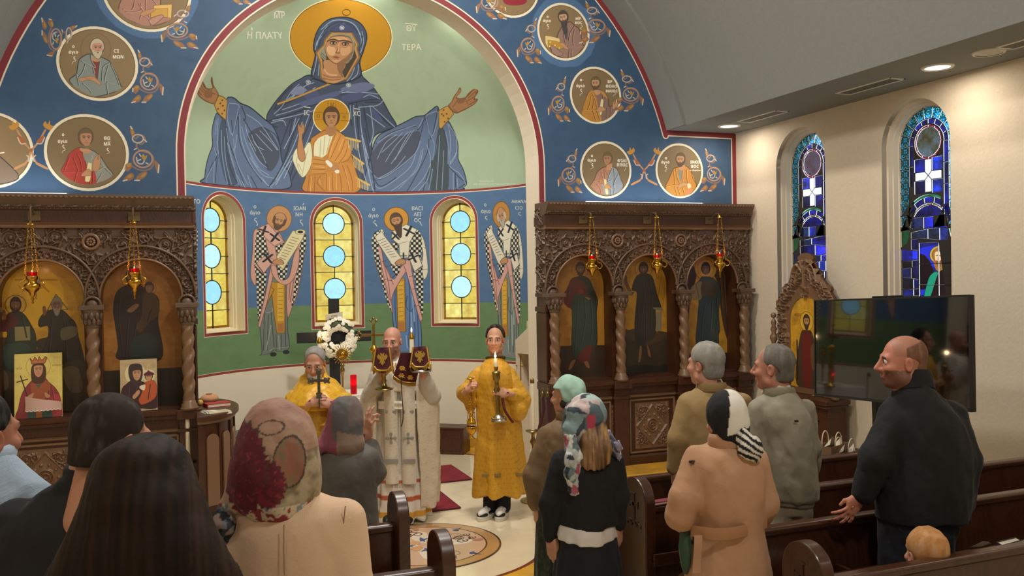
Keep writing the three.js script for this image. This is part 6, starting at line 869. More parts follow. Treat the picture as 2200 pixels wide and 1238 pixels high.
class Person {
constructor(label, px, py, d) {
const p = at(px, py, d); this.d = d; this.g = thing('person', label, 'person', [p.x, 0, p.z], TURN); this.g.updateMatrixWorld(true); this.inv = this.g.matrixWorld.clone().invert(); this.skin = [];
}
L(px, py, dz = 0) { return at(px, py, this.d - dz).applyMatrix4(this.inv); }
l(px, py, dz = 0) { return gp(this.L(px, py, dz)); }
cols(rows) { return rows.map(([py, a, b, dep, dz = 0]) => { const A = this.L(a, py, dz), B = this.L(b, py, dz); return [(A.y + B.y) / 2, (B.x - A.x) / 2, dep, (A.x + B.x) / 2, dz]; }).sort((p, q) => p[0] - q[0]); }
head(px, py, dz, o = {}) {
this.ho = o; const c = this.L(px, py, dz); this.hm = new THREE.Matrix4().compose(c, new THREE.Quaternion().setFromEuler(new THREE.Euler(o.pitch ?? 0, o.yaw ?? 0, o.roll ?? 0, 'YXZ')), V3(1,1,1).multiplyScalar(o.scale ?? 1));
const g = netMesh(headField(o), [-0.1,-0.24,-0.14], [0.1,0.135,0.135], o.cell ?? 0.0042); vertexColors(g, headColor(o)); this.skin.push(g.applyMatrix4(this.hm));
if (o.eyes) for (const s of [-1,1]) { const e = new THREE.SphereGeometry(0.0128,18,14); vertexColors(e, (x, y, z) => z > 0.0117 ? 0x120c08 : z > 0.0098 ? o.iris ?? 0x4a3524 : 0xd8d0c6); part('eye', e.translate(s * 0.032,0.005,0.0775).applyMatrix4(this.hm), eyeMat, this.g); }
return this;
}
onHead(name, g, mat, label) { return part(name, g.applyMatrix4(this.hm), mat, this.g, label); }
hair({ color = 0x2e221a, cut = [0.062,0.055], low = -0.075, thick = 0.009, top = 1, rough = 0.0025, bald = 0, streak = 0.25, grow = 1 } = {}) {
const sh = ellip([0,0.037,-0.02], [0.075 + thick, 0.088 + thick * top, 0.097 + thick]), nape = ellip([0,-0.04,-0.05], [0.06 + thick * 0.6,0.06,0.06 + thick * 0.5]), f0 = union([sh, nape], 0.03), back = cut[1], fr = cut[0];
const f = (x, y, z) => { let d = f0(x, y, z) + fbm(x * 60, y * 22, z * 60) * rough; d = smax(d, z - lerp(back - 0.055, back, smoothstep(y, -0.02, fr)) + (Math.abs(x) > 0.06 && y < 0.02 ? 0.03 : 0), 0.008); d = smax(d, low - y + Math.max(0, z + 0.03) * 1.0,0.01); d = smax(d, y > fr - 0.03 ? z - (0.082 - (y - fr) * 0.3) : z - 0.06,0.01); if (bald) d = smax(d, bald - ellip([0,0.1,0.015], [0.072,0.06,0.095])(x, y, z) - bald, 0.01); const er = Math.hypot((Math.abs(x) - 0.085) / 1.2, y + 0.01, z + 0.01) - 0.032; return smax(d, -er, 0.006); };
const C = new THREE.Color(color), D = C.clone().multiplyScalar(0.55), E = C.clone().lerp(new THREE.Color(0xffffff), 0.18), g = netMesh(f, [-0.11,-0.16,-0.15], [0.11,0.16,0.12], 0.0042); vertexColors(g, (x, y, z) => { const q = fbm(x * 60, y * 16, z * 60); return C.clone().lerp(q > 0 ? E : D, Math.min(0.6, Math.abs(q) * 1.2 * streak * 2)); });
return this.onHead('hair', g, phys({ vertexColors: true, roughness: 0.75, specularIntensity: 0.4 }));
}
beard(color, len = 0.03) { const f0 = union([ellip([0,-0.085,0.045], [0.058,0.04 + len * 0.4,0.05]), ellip([0,-0.11 - len * 0.6,0.055], [0.035,0.03 + len * 0.5,0.03])], 0.03), mouth = ellip([0,-0.064,0.1], [0.02,0.008,0.03]), C = new THREE.Color(color), g = netMesh((x, y, z) => smax(smax(f0(x, y, z) + fbm(x * 70, y * 30, z * 70) * 0.004,-mouth(x, y, z), 0.005), y + 0.042 - Math.abs(x) * 0.5 , 0.01), [-0.08,-0.22,-0.02], [0.08,-0.0,0.13], 0.0042); vertexColors(g, (x, y, z) => C.clone().multiplyScalar(1 + fbm(x * 80, y * 25, z * 80) * 0.5)); return this.onHead('beard', g, phys({ vertexColors: true, roughness: 0.7 })); }
hand(px, py, dz, along, normal, o = {}) { const g = handGeo(o), C = new THREE.Color(this.ho?.skin ?? 0xc08d70), R = C.clone().lerp(new THREE.Color(0xa8483a), 0.25), N = C.clone().lerp(new THREE.Color(0xffe0d0), 0.3); vertexColors(g, (x, y, z) => y > 0.155 && z < 0.0 ? N : C.clone().lerp(R, clamp(0.25 + fbm(x * 60, y * 60, z * 60) * 0.5,0,1))); this.skin.push(g.applyMatrix4(basisFrom(this.L(px, py, dz), V3(...along), V3(...normal)))); return this; }
limbs(chains, cell = 0.02) { chains = chains.map((c, i) => c.map(([q, r], j) => [i === 0 && j === 0 ? [q[0], q[1] - 0.1, q[2]] : j === 0 ? [q[0], q[1] - 0.05, q[2]] : q, i === 0 && j === 0 ? r * 0.55 : r * 0.72])); const fs = [], pts = []; for (const ch of chains) { for (let i = 0; i < ch.length - 1; i++) fs.push(cap(ch[i][0], ch[i + 1][0], ch[i][1], ch[i + 1][1])); pts.push(...ch); } const [lo, hi] = boundsOf(pts, 0.03), C = new THREE.Color(this.ho?.skin ?? 0xc08d70); this.skin.push(vertexColors(netMesh(union(fs, 0.05), lo, hi, cell), () => C)); return this; }
collar(px, py, dz, rx, rz, h, mat, name = 'collar', tilt = -0.12) { return part(name, planarUV(lathe([[0.9,-0.5], [1.04,-0.5], [1.02,0.2], [0.95,0.5], [0.86,0.5], [0.86,0]], 40).scale(rx, h, rz).rotateX(tilt).translate(...this.L(px, py, dz))), mat, this.g); }
finish() { const g = mergeGeometries(this.skin.map((q) => { for (const k of Object.keys(q.attributes)) if (!['position', 'normal', 'color'].includes(k)) q.deleteAttribute(k); return q; })); part('body', g, skinMat, this.g); return this.g; }
garment(name, { rows, sleeves = [], extra = [], cut = [], k = 0.024, cell = 0.012, folds = 0.006, pleat = [0,0], vary, color, mat, label, freq = 7, hem = true, wr = 0.008 }) {
const fs = [], pts = [];
if (rows) { const c = this.cols(rows); this.last = c; fs.push(column(c)); for (const s of c) pts.push([[s[3], s[0], s[4]], Math.max(s[1], s[2])]); }
for (const s of sleeves) { for (let i = 0; i < s.length - 1; i++) fs.push(cap(s[i][0], s[i + 1][0], s[i][1], s[i + 1][1])); for (const q of s) pts.push(q); }
for (const [f, p, r] of extra) { fs.push(f); pts.push([p, r]); }
const U = union(fs, k), [lo, hi] = boundsOf(pts, 0.03), y0 = rows ? this.last[0][0] : lo[1], y1 = rows ? this.last[this.last.length - 1][0] : hi[1]; if (rows && hem) { lo[1] = Math.min(...[y0 - 0.02,...sleeves.flat().map((q) => q[0][1] - q[1] - 0.03), ...extra.map((e) => e[1][1] - e[2] - 0.02)]); hi[1] = Math.max(...[y1 + 0.03,...sleeves.flat().map((q) => q[0][1] + q[1] + 0.03), ...extra.map((e) => e[1][1] + e[2] + 0.02)]); }
const cx = rows ? this.last[0][3] : 0, sd = (this.d * 37) % 11;
const f = (x, y, z) => { let d = U(x, y, z); if (d > 0.09 || d < -0.09) return d; const t = clamp((y1 - y) / (y1 - y0 + 1e-6), 0,1); d += fbm(x * freq + sd, y * freq * 0.35, z * freq) * folds * 2 + fbm(x * freq * 3, y * freq * 2 + x * 9, z * freq * 3 + sd) * wr; if (pleat[1]) d += Math.sin(Math.atan2(x - cx, z) * pleat[0] + fbm(x * 3, y * 2, z * 3) * 2.2) * pleat[1] * t; if (vary) d = vary(d, x, y, z); for (const c of cut) d = smax(d, -c(x, y, z), 0.008); return d; };
const g = planarUV(netMesh(f, lo, hi, cell)); if (color) vertexColors(g, color); return part(name, g, mat ?? (color ? tinted() : cloth(0x888888)), this.g, label);
}
}
const ch = (...q) => q;      // chain of [point, radius]
function brocadeTex(base, dark, f = 5) { return canvasTex(256,256, (c) => { c.fillStyle = base; c.fillRect(0,0,256,256); c.strokeStyle = dark; c.fillStyle = dark; c.globalAlpha = 0.55; for (let i = -1; i < 5; i++) for (let j = -1; j < 5; j++) { const x = i * 64 + (j & 1) * 32, y = j * 64; c.lineWidth = 3; c.beginPath(); c.moveTo(x, y - 32); c.lineTo(x + 32, y); c.lineTo(x, y + 32); c.lineTo(x - 32, y); c.closePath(); c.stroke(); c.fillRect(x - 4, y - 14,8,28); c.fillRect(x - 14, y - 4,28,8); } }).repeatBy(f); }
THREE.Texture.prototype.repeatBy ??= function (f) { this.wrapS = this.wrapT = THREE.RepeatWrapping; this.repeat.set(f / 4, f / 4); return this; };
// --- 1. the priest in white with raised hands
{
const p = new Person('bald priest in white and silver vestments raising two maroon veiled vessels', 860,1000,7.69), L = p.l.bind(p);
p.head(842,734,0.02, { skin: 0xc98f78, yaw: -0.12, pitch: 0.1, eyes: true, beard: 0x7a5240, beardMix: 0.7, brow: 0x6a4a38, scalp: 0xb88472, jaw: 1.08, iris: 0x4a5a60 }); p.beard(0x80563c, 0.0);
p.limbs([ch([L(860,800), 0.11], [L(860,950), 0.13], [L(845,1105), 0.07]), ch([L(875,950), 0.1], [L(885,1105), 0.06]), ch([L(815,800), 0.06], [L(800,850,0.1), 0.045], [L(822,800,0.28), 0.03]), ch([L(905,800), 0.06], [L(922,850,0.1), 0.045], [L(908,798,0.28), 0.03])]);
p.hand(822,806,0.3, [0.1,1,0.05], [0.3,0,1], { side: 1, curl: 0.5, thumb: 0.3 }).hand(908,800,0.3, [-0.1,1,0.05], [-0.3,0,1], { side: -1, curl: 0.5, thumb: 0.3 });
const WHT = 0xe9e2d6, GRY = 0xbdb6aa, by = (y) => L(860, y)[1], b1 = by(1026), b2 = by(1060), b3 = by(1094);
p.garment('alb', { rows: [[1108,803,925,0.22], [1060,806,920,0.2], [950,812,908,0.17], [850,810,912,0.16], [800,812,908,0.15], [775,826,888,0.12]], pleat: [11,0.016], cell: 0.01, color: (x, y) => Math.abs(y - b1) < 0.016 || Math.abs(y - b2 + x * 0.04) < 0.02 ? 0xc4673f : Math.abs(y - b3) < 0.026 ? 0xd9a23c : WHT, label: 'white alb with orange bands and a gold hem' });
p.garment('sleeve', { sleeves: [ch([L(818,790), 0.085], [L(800,850,0.08), 0.085], [L(816,812,0.24), 0.052])], mat: cloth(GRY), cell: 0.01, folds: 0.008, wr: 0.012 });
p.garment('sleeve', { sleeves: [ch([L(900,790), 0.085], [L(925,850,0.08), 0.085], [L(912,808,0.24), 0.052])], mat: cloth(GRY), cell: 0.01, folds: 0.008, wr: 0.012 });
const wide = (y) => lerp(0.16,0.19, clamp((1.3 - y) / 0.9,0,1));
p.garment('cape', { rows: [[1082,785,942,0.27,-0.03], [1000,772,946,0.26,-0.03], [900,770,946,0.25,-0.02], [830,782,938,0.22,-0.01], [798,800,915,0.17], [778,820,890,0.11,-0.02], [766,826,872,0.06,-0.06]], pleat: [9,0.015], cell: 0.011, cut: [(x, y, z) => { const ym = by(835); return y > ym ? 1 : Math.max(Math.abs(x + 0.0) - wide(y), -z - 0.02, y - ym); }], mat: cloth(0xece5d8, { sheen: 0.5, roughness: 0.6, map: brocadeTex('#ece6da', '#d9d0c0', 4) }), label: 'white brocade cape open at the front' });
p.garment('collar', { rows: [[802,830,888,0.135,0.02], [786,832,882,0.105,0.01], [774,828,872,0.075,-0.02], [764,822,866,0.05,-0.06]], mat: cloth(0xe4dccd, { map: brocadeTex('#e9e2d4', '#cfc4ae', 6) }), cell: 0.009 });
const front = (xa, ya, xb, yb, z, n, mat, label) => { const A = L(xa, ya, z), B = L(xb, yb, z); return part(n, planarUV(grid(14,40, (u, v) => { const x = lerp(A[0], B[0], u), y = lerp(B[1], A[1], v), w = (u - 0.5) * 2; return [x, y, z + 0.012 - w * w * 0.035 + Math.sin(v * 9 + u * 3) * 0.004]; })), mat, p.g, label); };
const satin = cloth(0xece7dc, { roughness: 0.45, sheen: 0.6, map: brocadeTex('#efeae0', '#d8d2c6', 8) }), grey = cloth(0x9a958c, { roughness: 0.5 });
front(824,832,856,1040,0.215, 'stole_panel', satin); front(860,832,894,1040,0.215, 'stole_panel', satin); front(812,862,900,878,0.2, 'belt', satin);
for (const y of [885,942,992]) for (const x of [840,877]) { const A = L(x, y, 0.232), sz = y === 992 ? null : 0.03; part('embroidered_cross', sz ? merge([box(0.075,0.016,0.003, A[0], A[1], A[2], 0.001), box(0.016,0.075,0.003, A[0], A[1], A[2], 0.001), ...[[1,0], [-1,0], [0,1], [0,-1]].map(([a, b]) => ball(0.014, A[0] + a * 0.036, A[1] + b * 0.036, A[2], 1,1,0.15,10))]) : box(0.125,0.04,0.003, A[0], A[1], A[2], 0.001), grey, p.g); }
part('stole_fringe', merge(Array.from({ length: 26 }, (_, i) => { const A = L(825 + i * 2.7,1040,0.2); return rod([A[0], A[1], A[2]], [A[0] + 0.001, A[1] - 0.035, A[2]], 0.003,0.0015,5); })), cloth(0xb9b3a6), p.g).userData.kind = 'stuff';
{ const A = L(850,780,0.15), B = L(858,810,0.19), C2 = L(866,785,0.15); part('pectoral_chain', tube([A, B, C2], 0.004,30), brass, p.g); part('pectoral_cross', merge([box(0.03,0.008,0.005, B[0], B[1] - 0.012, B[2] + 0.004,0.001), box(0.008,0.045,0.005, B[0], B[1] - 0.02, B[2] + 0.004,0.001)]), brass, p.g); }
for (const x of [835,880]) { const A = L(x, 1112,0.12); part('shoe', ball(0.06, A[0], 0.045, A[2] + 0.02,0.8,0.75,2,16), std(0x1b1a19,0.4), p.g); }
p.finish();
}
const maroon = cloth(0x4d1320, { sheen: 0.8, roughness: 0.8, sheenColor: new THREE.Color(0.5,0.1,0.15) }), goldThread = std(0xc9a24a, 0.35, { metalness: 0.7 });
function eagle(s) {
const half = [[0,0.9], [0.1,0.98], [0.28,1.05], [0.42,0.98], [0.3,0.9], [0.26,0.7], [0.4,0.62], [0.62,0.95], [0.72,0.6], [0.82,0.7], [0.84,0.3], [0.74,0.36], [0.72,0.02], [0.58,0.14], [0.5,-0.16], [0.38,0.04], [0.28,-0.1], [0.42,-0.4], [0.5,-0.62], [0.3,-0.56], [0.2,-0.36], [0.22,-0.8], [0.1,-0.72], [0,-0.95]];
return extrude(polyShape([...half, ...half.slice(1,-1).reverse().map(([x, y]) => [-x, y])]).clone(), 0.006 / s, 0).scale(s, s, s);
}
function veiled(label, px, py, d, w, h, chalice) {
const p = at(px, py, d), t = thing(chalice ? 'veiled_chalice' : 'veiled_paten', label, 'veiled vessel', [p.x, p.y, p.z], TURN);
const prof = (u, v) => { const a = u * TAU, c = Math.cos(a), s = Math.sin(a), e = 0.42, sx = Math.sign(c) * Math.pow(Math.abs(c), e), sz = Math.sign(s) * Math.pow(Math.abs(s), e), k = lerp(1,0.72, v); return [sx * w / 2 * k * (v > 0.96 ? 0.5 : 1), lerp(-h / 2, h / 2, Math.min(1, v * 1.04)) + (v < 0.5 ? -0.02 * (1 - v * 2) * Math.cos(a * 4) : 0), sz * w / 2 * k * 0.9 * (v > 0.96 ? 0.5 : 1)]; };
part('veil', merge([grid(64,26, prof), new THREE.CircleGeometry(w * 0.36,24).rotateX(-Math.PI / 2).translate(0, h / 2 - 0.002,0)]), maroon, t);
part('trim', tube(Array.from({ length: 48 }, (_, i) => prof(i / 48,0.1)).map(([x, y, z]) => [x * 1.01, y, z * 1.02]), 0.007,120,6, true), goldThread, t);
part('fringe', merge(Array.from({ length: 90 }, (_, i) => { const q = prof(i / 90,0.04); return rod([q[0] * 1.01, q[1] + 0.01, q[2] * 1.02], [q[0] * 1.03, q[1] - 0.024, q[2] * 1.04], 0.003,0.002,4); })), goldThread, t).userData.kind = 'stuff';
for (const s of [-1,1]) part('corner_trim', tube([[s * w * 0.34, h * 0.5, w * 0.3], [s * w * 0.42,0, w * 0.38], [s * w * 0.5,-h * 0.52, w * 0.45]], 0.008,20), goldThread, t);
part('eagle_emblem', eagle(0.052).translate(0,-0.005, w * 0.405).rotateX(-0.06), goldThread, t, 'gold embroidered double-headed eagle');
if (chalice) part('chalice_foot', lathe([[0,-0.26], [0.075,-0.26], [0.078,-0.25], [0.03,-0.235], [0.016,-0.2], [0.024,-0.185], [0.015,-0.17], [0.02,-0.13], [0.05,-0.1]], 32), oldBrass, t); else part('paten_rim', lathe([[0,-0.13], [0.085,-0.13], [0.088,-0.115], [0.06,-0.1]], 32), silver, t);
return t;
}
veiled('maroon veiled chalice with gold eagle and brass foot, left of the priest', 824,771,7.36,0.165,0.19, true);
veiled('maroon veiled paten with gold eagle, held right of the priest', 904,766,7.36,0.165,0.165, false);
{
const p = at(876,788,7.42), t = thing('altar_veil', 'large maroon veil with gold flowers hanging between the two vessels', 'veil', [p.x, p.y, p.z], TURN), tf = (u, v) => { const x = lerp(-0.09,0.1, u), y = lerp(-0.115,0.12, v); return [x + (v - 0.5) * 0.07, y - 0.025 * Math.sin(u * Math.PI) * (1 - v) + (u - 0.5) * -0.06 * (1 - v), 0.012 * Math.sin(u * 7) + 0.02 * v]; };
part('cloth', planarUV(grid(24,24, tf)), maroon, t); part('trim', tube(Array.from({ length: 20 }, (_, i) => tf(i / 19,0.04)).map(([x, y, z]) => [x, y, z + 0.004]), 0.006,40), goldThread, t); part('fringe', merge(Array.from({ length: 40 }, (_, i) => { const q = tf(i / 39,0); return rod(q, [q[0], q[1] - 0.022, q[2]], 0.003,0.002,4); })), goldThread, t).userData.kind = 'stuff';
for (const [u, v] of [[0.25,0.45], [0.68,0.2], [0.3,0.2]]) { const q = tf(u, v); part('flower_emblem', merge([ball(0.008, q[0], q[1], q[2] + 0.004,1,1,0.4,8), ...Array.from({ length: 6 }, (_, i) => ball(0.011, q[0] + Math.cos(i * 1.05) * 0.017, q[1] + Math.sin(i * 1.05) * 0.014, q[2] + 0.004,1,0.7,0.3,8)), rod([q[0], q[1], q[2] + 0.004], [q[0] + 0.03, q[1] - 0.02, q[2] + 0.004], 0.003)]), goldThread, t); }
const c = at(862,815,7.38), cd = thing('hanging_cord', 'thin black cord hanging from the maroon veil', 'ribbon', [c.x, c.y, c.z], TURN); part('band', tube([[0,0.02,0], [0.004,-0.12,0.012], [0.012,-0.28,0.01], [0.006,-0.36,0.012], [-0.004,-0.39,0.012]], 0.004,40), std(0x17110f, 0.7), cd); part('end_knot', ball(0.006,-0.004,-0.392,0.012), std(0x17110f, 0.7), cd);  // the thin hanging piece is a black cord
}
// --- 2. the priest in yellow
{
const p = new Person('grey bearded priest in yellow gold cape holding a metal cross', 680,850,7.0), L = p.l.bind(p);
p.head(676,781,0.02, { skin: 0xbf8a70, yaw: 0.08, pitch: 0.32, eyes: true, brow: 0x6a645c, jaw: 1.1 }); p.hair({ color: 0x8d8a84, thick: 0.008, cut: [0.07,0.045], low: -0.04 }); p.beard(0xb5b0a8,0.035);
p.limbs([ch([L(676,820), 0.1], [L(676,900), 0.13], [L(668,1080), 0.07]), ch([L(685,900), 0.1], [L(690,1080), 0.07]), ch([L(648,835), 0.06], [L(640,880,0.08), 0.045], [L(686,862,0.2), 0.03]), ch([L(712,835), 0.06], [L(725,880,0.08), 0.045], [L(690,866,0.2), 0.03])]);
p.hand(668,866,0.25, [0.9,0.55,0.15], [0.4,-0.5,-0.7], { side: -1, curl: 1.0, thumb: 0.6 }).hand(712,868,0.25, [-0.9,0.5,0.15], [-0.4,-0.5,-0.7], { side: 1, curl: 1.0, thumb: 0.6 });
const gold = cloth(0xffffff, { map: brocadeTex('#d9a520', '#b88416', 5), roughness: 0.42, metalness: 0.1, sheen: 0.7, sheenColor: new THREE.Color(1,0.8,0.3) });
p.garment('cape', { rows: [[900,612,752,0.27,0.0], [866,614,750,0.26,0.02], [838,628,738,0.19,0.0], [820,640,720,0.12,-0.03], [806,648,706,0.08,-0.07], [794,654,700,0.055,-0.09], [784,660,694,0.04,-0.1]], mat: gold, cell: 0.01, pleat: [8,0.01], folds: 0.012, wr: 0.014, cut: [(x, y, z) => { const q = L(690,858), e = Math.hypot((x - q[0]) / 1.5, (y - q[1] + 0.05) / 1.2) - 0.1; return y > q[1] - 0.02 ? 1 : Math.max(e, -z + 0.1); }], label: 'yellow gold brocade cape' });
p.garment('sleeve', { sleeves: [ch([L(636,862,0.05), 0.09], [L(655,868,0.2), 0.05])], extra: [[ellip(L(652,905,0.14), [0.06,0.2,0.07]), L(652,905,0.14), 0.2]], mat: gold, cell: 0.01, wr: 0.012, folds: 0.01 });
p.garment('sleeve', { sleeves: [ch([L(742,862,0.05), 0.08], [L(722,870,0.2), 0.05])], mat: gold, cell: 0.01, wr: 0.012 });
p.garment('robe', { rows: [[1082,622,742,0.2], [980,634,732,0.19], [900,640,726,0.17], [850,645,720,0.14]], mat: cloth(0xffffff, { map: brocadeTex('#b98a22', '#8d6414', 5), roughness: 0.5 }), pleat: [10,0.014], cell: 0.013 });
p.finish();
const c = at(685,825,6.68), t = thing('hand_cross', 'ornate dark metal cross held by the priest in yellow', 'cross', [c.x, c.y, c.z], TURN), m = std(0x6f665a, 0.35, { metalness: 0.8 });
part('shaft', merge([box(0.022,0.2,0.012,0,-0.01,0,0.004), box(0.012,0.1,0.01,0,-0.14,0,0.004)]), m, t); part('crossbar', box(0.12,0.022,0.012,0,0.025,0,0.004), m, t);
for (const [x, y] of [[-0.062,0.025], [0.062,0.025], [0,0.095], [0,-0.09]]) part('trefoil', merge([ball(0.02, x, y, 0,1,1,0.4), ...[0,1,2,3].map((k) => ball(0.011, x + Math.cos(k * 1.57 + 0.78) * 0.02, y + Math.sin(k * 1.57 + 0.78) * 0.02,0,1,1,0.5,10))]), m, t);
}
// --- 3. the altar boy
{
const p = new Person('dark haired teenage altar boy in a long gold robe and black white trainers', 1067,1000,7.75), L = p.l.bind(p), gold = cloth(0xffffff, { map: brocadeTex('#cf9a26', '#a97616', 6), roughness: 0.48, sheen: 0.6, sheenColor: new THREE.Color(1,0.75,0.3) });
p.head(1064,731,0, { skin: 0xc49174, yaw: -0.1, pitch: -0.02, eyes: true, brow: 0x2a1f18 }); p.hair({ color: 0x2a211b, thick: 0.013, cut: [0.064,0.028], top: 1.3, rough: 0.005, low: -0.03 });
p.limbs([ch([L(1066,790), 0.1], [L(1066,930), 0.11], [L(1055,1090), 0.05]), ch([L(1076,930), 0.1], [L(1082,1095), 0.05]), ch([L(1030,790), 0.05], [L(1002,850,0.03), 0.042], [L(1010,838,0.18), 0.03]), ch([L(1100,790), 0.05], [L(1122,865,0.03), 0.042], [L(1085,845,0.2), 0.03])]);
p.hand(1003,838,0.2, [0.5,0.6,0.5], [0.8,-0.4,-0.3], { side: -1, curl: 1.25, thumb: 0.8 }).hand(1090,845,0.21, [-0.85,0.25,0.35], [-0.4,-0.2,-0.9], { side: 1, curl: 1.2, thumb: 0.8 });
p.garment('robe', { rows: [[1060,1014,1134,0.2], [1000,1018,1128,0.18], [930,1022,1118,0.16], [860,1022,1112,0.15], [806,1024,1106,0.14], [788,1032,1098,0.11], [775,1042,1087,0.08], [765,1050,1079,0.062]], mat: gold, cell: 0.01, pleat: [7,0.017], folds: 0.006, label: 'long gold brocade robe' });
p.garment('sleeve', { sleeves: [ch([L(1036,806), 0.08], [L(1002,846,0.03), 0.075], [L(1006,838,0.15), 0.055])], extra: [[ellip(L(1010,865,0.07), [0.06,0.085,0.07]), L(1010,865,0.07), 0.1]], mat: gold, cell: 0.01, wr: 0.014, folds: 0.01 });
p.garment('sleeve', { sleeves: [ch([L(1094,806), 0.08], [L(1122,860,0.03), 0.08], [L(1096,848,0.16), 0.055])], extra: [[ellip(L(1113,880,0.1), [0.08,0.1,0.07], 0,0,0.5), L(1113,880,0.1), 0.12]], mat: gold, cell: 0.01, wr: 0.014, folds: 0.01 });
part('collar', new THREE.TorusGeometry(0.075,0.012,8,30).rotateX(Math.PI / 2 - 0.25).scale(1.05,1,0.9).translate(...L(1065,769,0.015)), cloth(0x4a3a1c), p.g);
for (const x of [1035,1062,1105]) { const A = L(x, 1022,0.19), B = L(x + (x > 1100 ? 22 : 14), 1022,0.19); part('hem_band', box(Math.abs(B[0] - A[0]), 0.03,0.012, (A[0] + B[0]) / 2, A[1], (x > 1100 ? 0.155 : 0.188), 0.004), cloth(0x8d7438), p.g); }
for (const [x, dx] of [[1054,0], [1081,0.01]]) p.garment('trouser_leg', { sleeves: [ch([L(x, 1040), 0.07], [L(x, 1088,0.02), 0.062])], mat: cloth(0x15161a), cell: 0.01, wr: 0.01 });
for (const [x, y, yaw] of [[1048,1096,-0.45], [1079,1104,-0.2]]) {
const A = L(x, y, 0.05), m = new THREE.Matrix4().makeRotationY(yaw).setPosition(A[0], 0, A[2]), G2 = (g) => g.applyMatrix4(m);
const sh = part('trainer', G2(planarUV(netMesh(union([ellip([0,0.055,0.06], [0.046,0.045,0.1]), ellip([0,0.065,-0.04], [0.042,0.05,0.07]), cap([0,0.09,-0.045], [0,0.125,-0.055], 0.043,0.042)], 0.03), [-0.08,0.0,-0.14], [0.08,0.18,0.19], 0.006))), std(0xd8d4cc, 0.5), p.g);
const sp = new THREE.Shape(); sp.absellipse(0,0,0.052,0.145,0, TAU); part('sole', G2(extrude(sp, 0.03,0.004).rotateX(-Math.PI / 2).translate(0,0.004,0.02)), std(0xd9d2c2,0.6), sh);
part('toe_guard', G2(merge([ball(0.05,0,0.05,0.105,1,0.5,1.1), ball(0.047,0,0.1,-0.06,1,0.6,1.05)])), std(0x141416,0.45), sh); for (const s of [-1,1]) part('side_stripe', G2(merge([ball(0.02, s * 0.044,0.06,0.03,0.35,0.7,2.2), ball(0.02, s * 0.043,0.07,-0.03,0.35,1,1.4)])), std(0x141416,0.45), sh); part('laces', G2(merge(Array.from({ length: 5 }, (_, i) => rod([-0.026,0.098 - i * 0.006,0.02 + i * 0.015], [0.026,0.098 - i * 0.006,0.024 + i * 0.015], 0.004)))), std(0x17171a, 0.7), sh);
}
p.finish();
}
function cells(list, f, seed, warp = 0.5) { const C = list.map((h) => new THREE.Color(h)); return (x, y, z) => { const wx = x * f + fbm(x * f * 0.8, y * f * 0.8, z * f * 0.8 + seed) * warp * 2, wy = y * f + fbm(y * f * 0.7, z * f * 0.7, x * f * 0.7 + seed) * warp * 2, wz = z * f; let best = 9, k = 0; const X = Math.floor(wx), Y = Math.floor(wy), Z = Math.floor(wz); for (let a = -1; a < 2; a++) for (let b = -1; b < 2; b++) for (let c = -1; c < 2; c++) { const h = hash3(X + a + seed * 7, Y + b, Z + c), px = X + a + h, py = Y + b + hash3(Y + b, X + a, seed + Z + c), pz = Z + c + 0.5, d = Math.hypot(px - wx, py - wy, pz - wz); if (d < best) { best = d; k = Math.floor(h * 977) % C.length; } } return C[k]; }; }
const SKIN = 0xc08c70;
